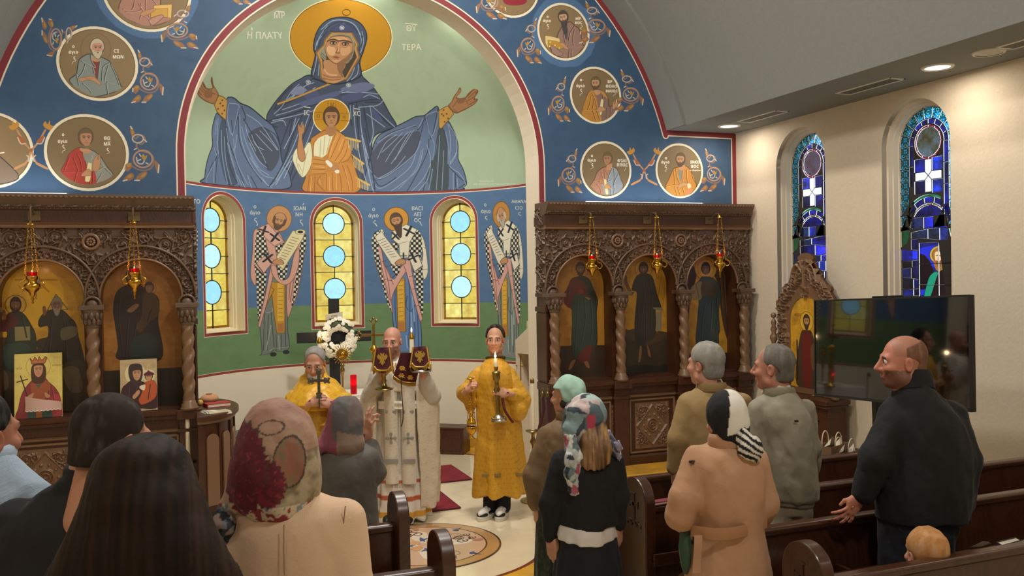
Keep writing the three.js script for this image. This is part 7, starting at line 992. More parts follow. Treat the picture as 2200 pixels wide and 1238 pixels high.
// --- 4. woman in grey with a raised hand
{
const p = new Person('woman in grey coat and grey headscarf raising her right hand, left of the aisle', 747,1050,4.87), L = p.l.bind(p);
p.head(744,900,0, { skin: SKIN, yaw: Math.PI - 0.15, female: true, cell: 0.005 });
p.limbs([ch([L(748,980), 0.1], [L(750,1150), 0.13], [at(750,1400,4.8).applyMatrix4(p.inv).toArray(), 0.07]), ch([L(795,975), 0.05], [L(803,1000,-0.08), 0.04], [L(795,940,-0.14), 0.03])]);
p.hand(790,938,-0.14, [0.12,1,0.05], [0.7,0,-0.7], { side: 1, curl: 0.45, curls: [0.25,0.3,0.7,0.9], thumb: 0.4, spread: 0.3 });
const gr = 0x5b554e;
p.garment('coat', { rows: [[1200,684,820,0.2], [1150,690,815,0.19], [1060,690,808,0.17], [1000,684,812,0.16], [972,686,806,0.13], [958,702,786,0.1], [945,722,770,0.07]], sleeves: [ch([L(700,985), 0.06], [L(692,1060,0.02), 0.065], [L(700,1120,-0.05), 0.055]), ch([L(792,985), 0.062], [L(806,1015,-0.04), 0.06], [L(798,958,-0.12), 0.045])], mat: cloth(gr, { roughness: 0.7 }), cell: 0.01, folds: 0.007, wr: 0.008, label: 'grey coat' }); p.collar(746,952,0.02,0.085,0.08,0.04, cloth(gr));
const col = p.garment('skirt', { rows: [[1430,690,830,0.2], [1180,692,806,0.17]], mat: cloth(0x6e5f58), cell: 0.016, pleat: [9,0.012] });
const hc = L(744,900), pk = new THREE.Color(0x8a4a58), gy = new THREE.Color(0x5d5a59), bg = new THREE.Color(0x8d7566), dk = new THREE.Color(0x4c4b4f);
p.garment('headscarf', { extra: [[ellip([hc[0], hc[1] + 0.03, hc[2] + 0.015], [0.092,0.108,0.115]), hc, 0.14], [cap([hc[0], hc[1] - 0.05, hc[2] + 0.05], [hc[0] + 0.005, hc[1] - 0.12, hc[2] + 0.05], 0.085,0.1), [hc[0], hc[1] - 0.1, hc[2]], 0.15], [cap([hc[0] - 0.06, hc[1] - 0.06, hc[2]], L(682,968,0.09), 0.06,0.035), L(700,955,0.05), 0.14]], k: 0.07, cell: 0.008, folds: 0.008, wr: 0.006, freq: 12, color: (x, y, z) => { const u = x - hc[0], v = y - hc[1], s = u + v * 0.35; if (u < -0.055 - 0.02 * fbm(x * 20, y * 20, z * 20) || (v < -0.1 && u < -0.03)) return pk; if (v < -0.055 - s * 0.35 && u > -0.03) return bg; return u > 0.035 && v > -0.02 ? dk.clone().lerp(bg, 0.4) : gy; }, label: 'grey headscarf with pink and beige bands' });
p.finish();
}
// --- 5. woman in the cream blazer
{
const p = new Person('woman in cream blazer with crimson and beige patterned headscarf, back to the camera', 630,1200,2.7), L = p.l.bind(p);
p.head(600,985,-0.02, { skin: SKIN, yaw: Math.PI + 0.35, female: true, cell: 0.006 });
p.limbs([ch([L(610,1080), 0.06], [L(625,1140), 0.11], [L(630,1400), 0.13], [[0,0.5,0], 0.08], [[0,0.06,0], 0.05])]);
p.garment('blazer', { rows: [[1500,472,785,0.15], [1240,484,780,0.135], [1150,488,772,0.13], [1105,500,764,0.115], [1085,530,745,0.09], [1068,560,705,0.07], [1054,580,672,0.05]], sleeves: [ch([L(520,1130), 0.068], [L(490,1300,0.03), 0.065], [L(500,1500,-0.05), 0.055]), ch([L(738,1118), 0.066], [L(756,1280,0.03), 0.064], [L(748,1500,-0.05), 0.055])], mat: cloth(0xd9b796), cell: 0.009, k: 0.03, folds: 0.004, wr: 0.003, freq: 5, label: 'cream tailored blazer' }); p.collar(622,1070,0.01,0.09,0.08,0.05, cloth(0xd4b190));
p.garment('skirt', { rows: [[2500,500,770,0.16], [1480,490,780,0.15]], mat: cloth(0x2a2624), cell: 0.03 });
{ const a = L(610,1128,0.137), b = L(611,1236,0.145); part('back_seam', tube([a, [(a[0] + b[0]) / 2, (a[1] + b[1]) / 2,0.143], b], 0.0018,12,5), cloth(0xb08e70), p.g); for (const [x0, x1] of [[742,748]]) { const s = []; for (let i = 0; i <= 8; i++) s.push(L(x0 + Math.sin(i / 8 * 2) * 4 - i * 3,1088 + i * 19,0.075 - i * 0.001)); part('armhole_seam', tube(s, 0.0018,20,5), cloth(0xb08e70), p.g); } }
const hc = L(597,968), cr = new THREE.Color(0x5e1826), cr2 = new THREE.Color(0x8a2c38), be = new THREE.Color(0xa98a70), mv = new THREE.Color(0x94695a), ol = new THREE.Color(0x7a6a4c), wh = new THREE.Color(0xc9b79a), bl = new THREE.Color(0x7d8c99), ln = new THREE.Color(0x4a3830);
const pat = (x, y, z) => { const u = (x - hc[0]) / 0.12, v = (y - hc[1]) / 0.12, n = fbm(x * 34, y * 34, z * 34), n2 = fbm(x * 90, y * 90, z * 90);
const lobe = Math.hypot((u + 0.6) / 0.66, (v + 0.25) / 1.1) + 0.05 * Math.sin(Math.atan2(v + 0.2, u + 0.62) * 26), inner = Math.hypot((u + 0.0) / 0.48, (v + 0.6) / 0.62) + 0.06 * Math.sin(Math.atan2(v + 0.6, u + 0.1) * 24);
if (Math.abs(lobe - 1.02) < 0.025 && v > -0.6) return ln; if (lobe < 1 || inner < 1) return n2 > 0.35 ? cr2 : n > 0.25 ? new THREE.Color(0x7a2030) : cr; if (v < -1.18) return n > 0.1 ? bl : n < -0.2 ? cr2 : wh;
const lobe2 = Math.hypot((u - 0.55) / 0.34, (v + 0.1) / 0.62); if (Math.abs(lobe2 - 1) < 0.05 || Math.abs(Math.hypot((u - 0.1) / 0.3, (v - 0.75) / 0.16) - 1) < 0.09) return ln; if (lobe2 < 1) return ol.clone().lerp(new THREE.Color(0x8c5a44), smoothstep(n, -0.2,0.3)); const m2 = smoothstep(n, -0.35,0.35); return v > 0.15 ? mv.clone().lerp(be, clamp(1 - v * 0.7 + n * 0.5,0,1)) : u > 0.1 ? ol.clone().lerp(wh, m2 * 0.5) : be.clone().lerp(wh, m2 * 0.6); };
const tail = L(492,1088,0.05);
p.garment('headscarf', { extra: [[ellip([hc[0], hc[1] + 0.02, hc[2]], [0.118,0.138,0.138]), hc, 0.16], [cap([hc[0] - 0.004, hc[1] - 0.06, hc[2] + 0.03], [hc[0] + 0.006, hc[1] - 0.115, hc[2] + 0.02], 0.112,0.112), [hc[0], hc[1] - 0.12, hc[2]], 0.17], [cap([hc[0] - 0.06, hc[1] - 0.08, hc[2] + 0.03], tail, 0.075,0.02), tail, 0.05]], k: 0.06, cell: 0.0048, folds: 0.008, wr: 0.005, freq: 10, vary: (d, x, y, z) => d + 0.004 * Math.sin((x - hc[0]) * 60 + (y - hc[1]) * 28 + fbm(x * 9, y * 9, z * 9) * 3) * smoothstep(hc[1] + 0.03 - y, 0,0.12), color: pat, mat: tinted({ roughness: 0.75, sheen: 0.4 }), label: 'crimson, beige and taupe patterned headscarf' });
const kn = L(482,1125,0.07); p.garment('scarf_tail', { extra: [[ellip(kn, [0.035,0.045,0.03], 0,0,0.4), kn, 0.06], [cap(kn, L(488,1160,0.06), 0.028,0.02), L(488,1160,0.06), 0.04], [cap(tail, kn, 0.022,0.03), tail, 0.03]], k: 0.02, cell: 0.005, folds: 0.01, wr: 0.01, freq: 26, color: cells([0x3a3f4a, 0xb9b3ae, 0x76858f, 0x8d7a70,0x22252c], 34,3), label: 'grey and white printed scarf end' });
p.finish();
}
// --- 6. long haired woman in front of the camera
{
const p = new Person('woman with long dark brown hair nearest the camera, back turned', 305,1150,1.75), L = p.l.bind(p);
p.head(305,1082,-0.02, { skin: SKIN, yaw: Math.PI - 0.3, female: true, cell: 0.007 });
p.limbs([ch([L(305,1150), 0.06], [L(305,1250), 0.12], [[0,0.9,0], 0.13], [[0,0.06,0], 0.06])], 0.03);
p.garment('top', { rows: [[1700,130,480,0.12], [1300,120,490,0.12], [1225,170,440,0.1], [1180,240,370,0.06]], mat: cloth(0x1c1a1b), cell: 0.014 });
const C = new THREE.Color(0x20150e), D = new THREE.Color(0x120b07), E = new THREE.Color(0x38261a);
p.garment('hair', { rows: [[1420,40,560,0.09,0.05], [1238,92,516,0.1,0.05], [1160,140,474,0.105,0.045], [1100,172,446,0.11,0.03], [1050,192,424,0.115,0.02], [1000,208,404,0.115,0], [965,226,384,0.1,0], [943,256,350,0.075,0], [934,282,324,0.04,0]], cell: 0.0055, folds: 0.004, wr: 0.0, freq: 6, vary: (d, x, y, z) => { const a = Math.atan2(x, z + 0.2), s = a * 22 + fbm(x * 5, y * 1.2,5) * 2.5; return d + Math.sin(s) * 0.0012 + Math.sin(s * 3.7 + 1) * 0.0008 + fbm(x * 60, y * 3, z * 60) * 0.0022; }, color: (x, y, z) => { const a = Math.atan2(x, z + 0.25), q = fbm(a * 30, y * 1.6,2) + 0.5 * fbm(a * 90, y * 2,7); return C.clone().lerp(q > 0 ? E : D, Math.min(1, Math.abs(q) * 1.4)); }, mat: phys({ vertexColors: true, roughness: 0.7, specularIntensity: 0.35 }), label: 'long straight dark brown hair' });
p.finish();
}
// --- 7. man in dark polo shirt, buzz cut
{
const p = new Person('man with short dark buzz cut in a black polo shirt at the lower left', 225,1120,2.3), L = p.l.bind(p);
p.head(242,950,0.0, { pitch: 0.15, skin: 0xb98468, yaw: Math.PI - 0.45, scalp: 0x4a3a2e, cell: 0.005, neck: 0.06 }); p.hair({ color: 0x2b221b, thick: 0.004, cut: [0.07,0.052], low: -0.06, rough: 0.002, streak: 0.15 });
p.limbs([ch([L(215,1000), 0.065], [L(205,1040), 0.1], [L(200,1300), 0.15], [[0,0.06,0], 0.06])], 0.03);
p.garment('polo_shirt', { rows: [[1700,10,420,0.15], [1300,0,425,0.15], [1180,-12,410,0.14], [1120,5,390,0.125], [1070,60,345,0.1], [1035,120,290,0.08], [1008,160,262,0.07]], sleeves: [ch([L(30,1145), 0.082], [L(-15,1300,0.02), 0.08]), ch([L(370,1145), 0.08], [L(400,1300,0.02), 0.075])], mat: cloth(0x17161a), cell: 0.01, k: 0.05, folds: 0.006, label: 'black polo shirt' });
part('collar', new THREE.TorusGeometry(0.072,0.014,10,36).scale(1,1,1.6).rotateX(Math.PI / 2 + 0.1).translate(...L(212,1010,-0.01)), cloth(0x131217), p.g);
p.finish();
}
// --- 8. man in the light blue shirt at the edge
{
const p = new Person('man in pale blue knitted polo shirt at the left edge', -25,1150,2.4), L = p.l.bind(p);
p.head(-40,938,0, { skin: 0xa87056, yaw: Math.PI - 0.4, scalp: 0x2a221e, cell: 0.006, neck: 0.06 }); p.hair({ color: 0x1a1614, thick: 0.007, cut: [0.07,0.05], low: -0.09 });
p.limbs([ch([L(-40,980), 0.06], [L(-40,1300), 0.14], [[0,0.06,0], 0.06])], 0.03);
p.garment('polo_shirt', { rows: [[1700,-220,150,0.15], [1250,-220,140,0.15], [1100,-215,118,0.13], [1050,-190,92,0.11], [1012,-140,52,0.09], [980,-105,26,0.07], [966,-90,16,0.066]], sleeves: [ch([L(75,1110), 0.08], [L(108,1240,0.02), 0.075])], mat: cloth(0x9fb0c2, { bumpScale: 0.002 }), cell: 0.011, folds: 0.005, label: 'pale blue polo shirt' });
part('collar', new THREE.TorusGeometry(0.073,0.015,10,36).scale(1,1,1.7).rotateX(Math.PI / 2 + 0.1).translate(...L(-40,975,-0.01)), cloth(0xa9bacb), p.g);
p.finish();
}
// --- 9. woman in the mint headscarf
{
const p = new Person('woman in mint headscarf and olive brown jacket at the edge of the solea', 1205,1010,5.3), L = p.l.bind(p);
p.head(1219,853,0, { skin: SKIN, yaw: Math.PI + 0.95, female: true, cell: 0.005, scale: 0.98 });
p.limbs([ch([L(1215,890), 0.09], [L(1205,1080), 0.13], [[0,0.05,0], 0.06]), ch([L(1175,930), 0.05], [L(1152,1020,0.02), 0.04], [L(1154,1090,0.0), 0.028])]);
p.hand(1154,1090,0, [-0.02,-1,0.0], [0.9,0,-0.4], { side: 1, curl: 0.6, thumb: 0.5 });
p.garment('jacket', { rows: [[1090,1148,1262,0.17], [1020,1154,1262,0.16], [960,1156,1266,0.15], [922,1166,1262,0.125], [902,1186,1246,0.09], [888,1202,1234,0.06]], sleeves: [ch([L(1178,930), 0.062], [L(1150,1022,0.03), 0.062], [L(1153,1078,0.01), 0.045])], mat: cloth(0x6f5638, { roughness: 0.65 }), cell: 0.009, folds: 0.009, wr: 0.011, label: 'olive brown jacket' }); p.collar(1219,893,0.02,0.068,0.068,0.05, cloth(0x735a3b));
p.garment('skirt', { rows: [[1360,1140,1256,0.2], [1200,1150,1250,0.18], [1082,1156,1248,0.16]], color: cells([0x27301f, 0x1c2418,0x323a28,0x20281a], 40,5,0.8), cell: 0.011, pleat: [9,0.01], label: 'dark green lace skirt' });
const hc = L(1222,850), a = 0.95;
p.garment('headscarf', { extra: [[ellip([hc[0] + 0.004, hc[1] + 0.022, hc[2] + 0.004], [0.102,0.106,0.102], a), hc, 0.14], [cap([hc[0] + 0.03, hc[1] - 0.01, hc[2] + 0.05], [hc[0] + 0.05, hc[1] - 0.05, hc[2] + 0.06], 0.06,0.04), [hc[0] + 0.04, hc[1] - 0.03, hc[2] + 0.05], 0.09]], cut: [(x, y, z) => { const u = x - hc[0], v = y - hc[1]; return Math.max(u + 0.045 + v * 0.3, v - 0.045); }], k: 0.04, cell: 0.006, folds: 0.003, wr: 0.003, freq: 14, mat: cloth(0x9cc0ae, { roughness: 0.7 }), vary: (d, x, y, z) => d + 0.0035 * Math.sin(Math.atan2(y - hc[1] + 0.05, x - hc[0] - 0.045) * 9) * clamp(Math.hypot(x - hc[0] - 0.045, y - hc[1] + 0.05) * 9,0,1), label: 'plain mint headscarf' });
const kk = L(1216,868,0.06); p.garment('hair', { extra: [[ellip(kk, [0.04,0.035,0.035]), kk, 0.05]], cell: 0.006, mat: cloth(0x2e2018), wr: 0.004 });
p.finish();
}
// --- 10. fair haired woman in the printed scarf
{
const p = new Person('fair haired woman in black cardigan and mint, grey and pink printed headscarf', 1258,1080,4.5), L = p.l.bind(p);
p.head(1260,912,-0.02, { skin: SKIN, yaw: Math.PI + 0.1, female: true, cell: 0.005 });
p.limbs([ch([L(1262,960), 0.09], [L(1262,1120), 0.13], [[0,0.05,0], 0.06]), ch([L(1200,985), 0.05], [L(1180,1080,0.02), 0.042], [L(1183,1160,0), 0.028]), ch([L(1322,985), 0.05], [L(1334,1070,0.02), 0.042], [L(1330,1132,0), 0.028])]);
p.hand(1184,1158,0.0, [0.05,-1,0.05], [0.8,0,-0.6], { side: 1, curl: 0.7, thumb: 0.6 }).hand(1328,1130,-0.01, [0,-1,0], [-0.8,0,-0.6], { side: -1, curl: 0.6, thumb: 0.6 });
p.garment('cardigan', { rows: [[1122,1198,1328,0.17], [1070,1196,1326,0.165], [1010,1192,1328,0.15], [985,1198,1324,0.13], [968,1220,1302,0.1], [955,1238,1284,0.07]], sleeves: [ch([L(1206,990), 0.058], [L(1184,1080,0.02), 0.056], [L(1182,1150,0), 0.042]), ch([L(1318,990), 0.058], [L(1330,1070,0.02), 0.054], [L(1329,1124,0), 0.042])], mat: cloth(0x131314), cell: 0.009, folds: 0.005, label: 'black cardigan' });
p.garment('shirt_hem', { rows: [[1152,1192,1326,0.178], [1130,1196,1322,0.172], [1105,1204,1318,0.15]], mat: cloth(0xd8d2ca), cell: 0.009, pleat: [13,0.002], label: 'white shirt hem' });
p.garment('skirt', { rows: [[1440,1180,1346,0.23], [1238,1188,1338,0.2], [1140,1200,1322,0.165]], mat: cloth(0x14161f), cell: 0.012, pleat: [14,0.012], label: 'navy pleated skirt' });
const hc = L(1258,908), C = new THREE.Color(0x7a5836), D = new THREE.Color(0x4c331c), E = new THREE.Color(0xa8824e);
p.garment('hair', { rows: [[1006,1252,1296,0.05,0.12], [995,1242,1310,0.06,0.11], [965,1240,1318,0.075,0.09], [935,1236,1310,0.08,0.06], [905,1236,1300,0.07,0.03]], cell: 0.006, folds: 0.006, vary: (d, x, y, z) => d + Math.sin(x * 190 + fbm(x * 10, y * 6,2) * 5) * 0.003, color: (x, y, z) => { const q = fbm(x * 75, y * 6, z * 20); return C.clone().lerp(q > 0 ? E : D, Math.min(1, Math.abs(q) * 2)); }, mat: phys({ vertexColors: true, roughness: 0.5 }), label: 'loose fair hair' });
const pal = cells([0x9fb8b0,0x2f363c, 0xb9a6a2,0x7f959a, 0x3b4650,0xc4c4bc, 0x54656c], 17,4,0.6), pink = new THREE.Color(0xb5405a), mv = new THREE.Color(0x8c5468), colr = (x, y, z) => { const u = x - hc[0], v = y - hc[1]; if (u > -0.005 && u < 0.04 && v > -0.06 && v < 0.055) return pink; if (Math.abs(v + 0.075 + (u - 0.03) * (u > 0.03 ? 0.5 : -0.7)) < 0.022 && u > -0.07) return mv; return pal(x, y, z); };
p.garment('headscarf', { extra: [[ellip([hc[0], hc[1] + 0.035, hc[2] + 0.0], [0.108,0.112,0.12]), hc, 0.14], [cap([hc[0] - 0.05, hc[1] - 0.03, hc[2] + 0.06], [hc[0] - 0.075, hc[1] - 0.13, hc[2] + 0.06], 0.07,0.035), [hc[0] - 0.07, hc[1] - 0.1, hc[2] + 0.05], 0.1], [cap([hc[0] - 0.07, hc[1] + 0.06, hc[2] + 0.07], [hc[0] - 0.01, hc[1] + 0.075, hc[2] + 0.11], 0.025,0.02), [hc[0] - 0.04, hc[1] + 0.06, hc[2] + 0.1], 0.06]], cut: [(x, y, z) => { const u = x - hc[0] - 0.01, v = y - hc[1]; return Math.max(v + 0.07 + Math.abs(u - 0.02) * 0.35,-z + hc[2] - 0.02,-(u + 0.05)); }], k: 0.035, cell: 0.006, folds: 0.006, wr: 0.006, freq: 12, color: colr, label: 'mint, grey and pink printed headscarf' });
for (const [n, pts] of [['scarf_end', [[1228,945,0.1,0.035], [1232,985,0.13,0.038], [1228,1020,0.14,0.034], [1233,1052,0.14,0.03]]], ['scarf_end', [[1308,935,0.06,0.022], [1324,958,0.07,0.026], [1330,985,0.06,0.018]]]]) p.garment(n, { sleeves: [pts.map(([x, y, z, r]) => [L(x, y, z), r])], cell: 0.005, folds: 0.01, wr: 0.012, freq: 24, color: n && pts[0][0] > 1300 ? cells([0xb9b0c0,0x8f8aa0,0xd6d2d2,0x4a4a58], 30,9) : cells([0x2c3138,0xb4bab6,0x6b7c80,0xa85a6a, 0xd2cfc8], 24,6) });
p.finish();
}
// --- 11. grey haired man in the tan blazer
{
const p = new Person('grey haired man in tan corduroy blazer before the icon screen', 1530,950,5.4), L = p.l.bind(p);
p.head(1514,783,0, { skin: 0xc48f78, yaw: Math.PI + 0.75, cell: 0.005, jaw: 1.05, scale: 1.06 }); p.hair({ color: 0x8f8b84, thick: 0.012, cut: [0.075,0.06], top: 1.1, rough: 0.004, low: -0.08 });
p.limbs([ch([L(1525,820), 0.1], [L(1530,1000), 0.15], [[0,0.05,0], 0.07]), ch([L(1475,855), 0.06], [L(1458,945,0.03), 0.05], [L(1450,1015,0), 0.032])]);
p.hand(1450,1012,0, [0,-1,0.02], [0.9,0,-0.4], { side: 1, curl: 0.7, thumb: 0.6 });
p.garment('shirt_collar', { rows: [[836,1494,1560,0.085], [812,1500,1548,0.068]], color: cells([0x2c2c34,0xb9a68c, 0x6a4a44,0xd0c8ba], 60,2), cell: 0.007, label: 'small patterned shirt collar' });
p.garment('blazer', { rows: [[1090,1452,1612,0.19], [1000,1462,1604,0.18], [920,1466,1606,0.17], [868,1468,1604,0.145], [845,1482,1590,0.115], [828,1500,1566,0.08]], sleeves: [ch([L(1480,868), 0.072], [L(1460,945,0.03), 0.07], [L(1449,1005,0), 0.05]), ch([L(1592,868), 0.07], [L(1606,950,0.02), 0.068], [L(1600,1020), 0.05])], mat: cloth(0x957a4f), cell: 0.01, folds: 0.006, wr: 0.006, label: 'tan corduroy blazer' }); p.collar(1530,832,0.02,0.088,0.085,0.055, cloth(0x8d7349));
for (let i = 0; i < 4; i++) { const A = L(1454 + i * 0.5,976 + i * 7,0.055); part('cuff_button', ball(0.006, A[0], A[1], A[2], 1,1,0.6,10), std(0x4a3a22,0.4), p.g); }
p.garment('trousers', { rows: [[1440,1480,1596,0.15], [1080,1470,1600,0.16]], mat: cloth(0x2a2622), cell: 0.02 }); p.finish();
}
// --- 12. woman in the tan trench coat
{
const p = new Person('woman in tan trench coat and black and white headscarf beside the pews', 1555,1100,4.0), L = p.l.bind(p);
p.head(1560,908,-0.01, { skin: SKIN, yaw: Math.PI + 0.35, female: true, cell: 0.005 });
p.limbs([ch([L(1562,945), 0.09], [L(1560,1200), 0.15], [[0,0.05,0], 0.07])], 0.025);
p.garment('trench_coat', { rows: [[1540,1458,1664,0.24], [1240,1474,1652,0.21], [1165,1490,1640,0.19], [1140,1494,1636,0.18], [1060,1486,1640,0.185], [1000,1482,1640,0.165], [972,1494,1626,0.135], [955,1516,1604,0.105], [940,1538,1588,0.07]], sleeves: [ch([L(1502,990), 0.075], [L(1474,1070,0.04), 0.078], [L(1462,1108,0.03), 0.07], [L(1488,1128,-0.16), 0.055]), ch([L(1622,990), 0.07], [L(1640,1080,0.0), 0.068], [L(1625,1120,-0.14), 0.055])], mat: cloth(0xb58a69), cell: 0.01, folds: 0.008, wr: 0.007, pleat: [8,0.008], label: 'tan trench coat' }); p.collar(1564,946,0.02,0.088,0.085,0.06, cloth(0xae8362));
const band = (y0, w, z, n, col, a = 1484, b = 1648) => { const pts = []; for (let i = 0; i <= 14; i++) { const u = i / 14; pts.push(L(lerp(a, b, u), y0 + Math.sin(u * Math.PI) * 16 - u * 18,0.19 * Math.sin(Math.PI * clamp(u * 0.9 + 0.05,0,1)) ** 0.6 + z)); } return part(n, planarUV(grid(40,3, (u, v) => { const c = new THREE.CatmullRomCurve3(pts.map((q) => V3(...q))).getPoint(u); return [c.x, c.y + (v - 0.5) * w, c.z + 0.004 * Math.sin(v * Math.PI)]; })), cloth(col), p.g); };
band(1140,0.052,0.012, 'belt', 0xa97a54);
{ const A = L(1500,1150,0.165), B = L(1497,1232,0.19); part('belt_end', planarUV(grid(4,20, (u, v) => [lerp(A[0], B[0], v) + (u - 0.5) * 0.035, lerp(A[1], B[1], v), lerp(A[2], B[2], v) + Math.sin(v * 6) * 0.006])), cloth(0xae8362), p.g); const E2 = L(1487,992,0.06); part('shoulder_tab', merge([box(0.03,0.012,0.012, E2[0], E2[1], E2[2], 0.004).rotateZ(0), box(0.014,0.018,0.008, E2[0], E2[1], E2[2] + 0.01,0.003)]), std(0x3a2a20,0.5), p.g); }
const hc = L(1562,902), K = new THREE.Color(0x101012), Wt = new THREE.Color(0xd9d3c6);
p.garment('headscarf', { extra: [[ellip([hc[0], hc[1] + 0.028, hc[2] + 0.005], [0.093,0.112,0.118]), hc, 0.14], [cap([hc[0] + 0.015, hc[1] - 0.05, hc[2] + 0.05], [hc[0] + 0.06, hc[1] - 0.11, hc[2] + 0.07], 0.075,0.04), [hc[0] + 0.04, hc[1] - 0.09, hc[2] + 0.05], 0.1]], k: 0.05, cell: 0.0055, folds: 0.003, wr: 0.003, freq: 14, color: (x, y, z) => { const u = x - hc[0], v = y - hc[1]; if (u < -0.022 + v * 0.12 && !(u < -0.04 && v < -0.07 && u > -0.075)) return K; return v < -0.03 + u * 0.35 ? (v > -0.045 + u * 0.35 ? Wt : K) : Wt; }, label: 'black and white headscarf' });
p.garment('scarf_end', { sleeves: [[[L(1596,938,0.1), 0.04], [L(1612,962,0.13), 0.05], [L(1622,992,0.12), 0.022]]], cell: 0.005, folds: 0.01, wr: 0.008, freq: 18, color: (x, y, z) => Math.sin((x * 0.6 + y) * 190 + fbm(x * 20, y * 20,1) * 3) > 0 ? Wt : K, label: 'striped black and white scarf end' });
const fb = at(1472,1178,4.0), t = thing('floral_bag', 'green floral cloth bag hanging beside the tan trench coat', 'bag', [fb.x, fb.y, fb.z], TURN); part('bag_body', planarUV(netMesh((x, y, z) => ellip([0,0,0], [0.026,0.12,0.06])(x, y, z) + fbm(x * 20, y * 20, z * 20) * 0.006, [-0.06,-0.16,-0.1], [0.06,0.16,0.1], 0.008)), cloth(0x35503a), t); part('strap', tube([[-0.012,0.1,0], [0.0,0.2,0], [0.015,0.1,0]], 0.006,20), cloth(0x3d5a3a), t);
p.finish();
}
// --- 13. man in the grey jacket
{
const p = new Person('grey haired man in light grey jacket and khaki trousers in the pews', 1690,980,4.9), L = p.l.bind(p);
p.head(1660,790,0, { skin: 0xb9806a, yaw: Math.PI + 1.0, cell: 0.005, jaw: 1.05, scalp: 0x8a7668, scale: 1.04 }); p.hair({ color: 0x6d675f, thick: 0.006, cut: [0.05,0.03], low: -0.075, rough: 0.003 });
p.limbs([ch([L(1672,830), 0.1], [L(1690,1050), 0.16], [[-0.08,0.05,0], 0.07])], 0.025);
p.garment('shirt_collar', { rows: [[842,1640,1700,0.08], [826,1648,1694,0.066]], mat: cloth(0xd9d4ca), cell: 0.008 });
p.garment('jacket', { rows: [[1076,1650,1740,0.15], [1062,1640,1752,0.18], [1000,1636,1750,0.19], [930,1632,1744,0.18], [885,1622,1738,0.16], [858,1630,1722,0.125], [838,1646,1702,0.085]], sleeves: [ch([L(1632,880), 0.07], [L(1622,960,0.0), 0.07], [L(1630,1030,-0.1), 0.055]), ch([L(1728,880), 0.066], [L(1742,960,-0.03), 0.062], [L(1738,1010,-0.15), 0.05])], mat: cloth(0x8f8874, { roughness: 0.7 }), cell: 0.01, folds: 0.009, wr: 0.01, label: 'light grey blouson jacket' }); p.collar(1674,842,0.01,0.085,0.085,0.05, cloth(0x878069));
p.garment('waistband', { rows: [[1080,1646,1744,0.155], [1066,1644,1748,0.165]], mat: cloth(0x7f7866), cell: 0.01, wr: 0.004 });
{ const A = L(1711,905,0.19); part('jacket_tab', box(0.022,0.012,0.006, A[0], A[1], A[2], 0.002), std(0x1a1a1c, 0.5), p.g); }
p.garment('trousers', { rows: [[1420,1640,1730,0.13], [1150,1640,1738,0.15], [1070,1648,1740,0.15]], mat: cloth(0x82755f), cell: 0.012, folds: 0.008, wr: 0.012, vary: (d, x, y, z) => d + 0.02 * Math.exp(-((x - 0.0) ** 2) / 0.0006) * (y < L(1690,1100)[1] ? 1 : 0) }); p.finish();
}
// --- 14. man in the black jacket
{
const p = new Person('balding man in black jacket and dark jeans resting his hand on the pew', 1975,1000,4.4), L = p.l.bind(p);
p.head(1936,778,0, { skin: 0xb87860, yaw: -Math.PI / 2 - 0.12, cell: 0.0045, jaw: 1.12, beard: 0x4a3226, beardMix: 0.75, beardFill: -0.6, scalp: 0x9a6a54, scale: 1.07, neck: 0.066, eyes: true, brow: 0x3e2a20 }); p.hair({ color: 0x76503e, thick: 0.002, bald: 1, cut: [0.03,0.0], low: -0.085, rough: 0.001 });
p.limbs([ch([L(1955,830), 0.11], [L(1975,1050), 0.17], [[0,0.05,0], 0.08]), ch([L(1925,880), 0.07], [L(1878,990,0.05), 0.055], [L(1848,1070,0.03), 0.035])], 0.025);
p.hand(1846,1072,0.03, [-0.62,-0.75,0.1], [-0.3,-0.2,-0.9], { side: -1, curl: 0.35, spread: 0.5, thumb: 0.2, scale: 0.95 });
{ const A = L(1832,1090,0.05); part('gold_ring', new THREE.TorusGeometry(0.0095,0.002,8,20).rotateX(1.2).rotateZ(0.6).translate(...A), goldMetal, p.g); }
p.garment('jacket', { rows: [[1112,1888,2076,0.2], [1060,1886,2080,0.2], [980,1896,2082,0.2], [910,1904,2066,0.19], [870,1912,2036,0.16], [840,1924,2006,0.12], [818,1936,1990,0.09], [806,1946,1988,0.078]], sleeves: [ch([L(1930,895), 0.095], [L(1884,985,0.05), 0.09], [L(1856,1058,0.03), 0.06]), ch([L(2040,895), 0.09], [L(2066,990,0.02), 0.088], [L(2064,1080,0), 0.07])], mat: cloth(0x121213), cell: 0.01, folds: 0.008, wr: 0.008, label: 'black jacket' }); p.collar(1962,820,0.0,0.092,0.095,0.09, cloth(0x101011), 'collar', -0.3);
p.garment('jeans', { rows: [[1440,1896,2030,0.14], [1215,1894,2040,0.16], [1100,1892,2060,0.17]], mat: cloth(0x1a1d26), cell: 0.013, folds: 0.008, wr: 0.01, label: 'dark blue jeans' }); p.finish();
}
// --- 15. the small child
{
const p = new Person('small child with short light auburn hair behind the nearest pew', 1990,1250,3.95), L = p.l.bind(p);
p.head(1988,1192,0, { skin: 0xd09a80, yaw: Math.PI + 0.15, cell: 0.0045, scale: 0.98, female: true, neck: 0.042 }); p.hair({ color: 0xb98552, thick: 0.01, cut: [0.075,0.06], low: -0.085, rough: 0.004, streak: 0.35 });
p.limbs([ch([L(1992,1240), 0.07], [L(1992,1330), 0.1], [[0,0.47,0], 0.05])], 0.025);
p.garment('shirt', { rows: [[1480,1935,2050,0.11], [1290,1930,2052,0.11], [1255,1955,2028,0.07]], mat: cloth(0x2d3442), cell: 0.014 }); p.finish();
}
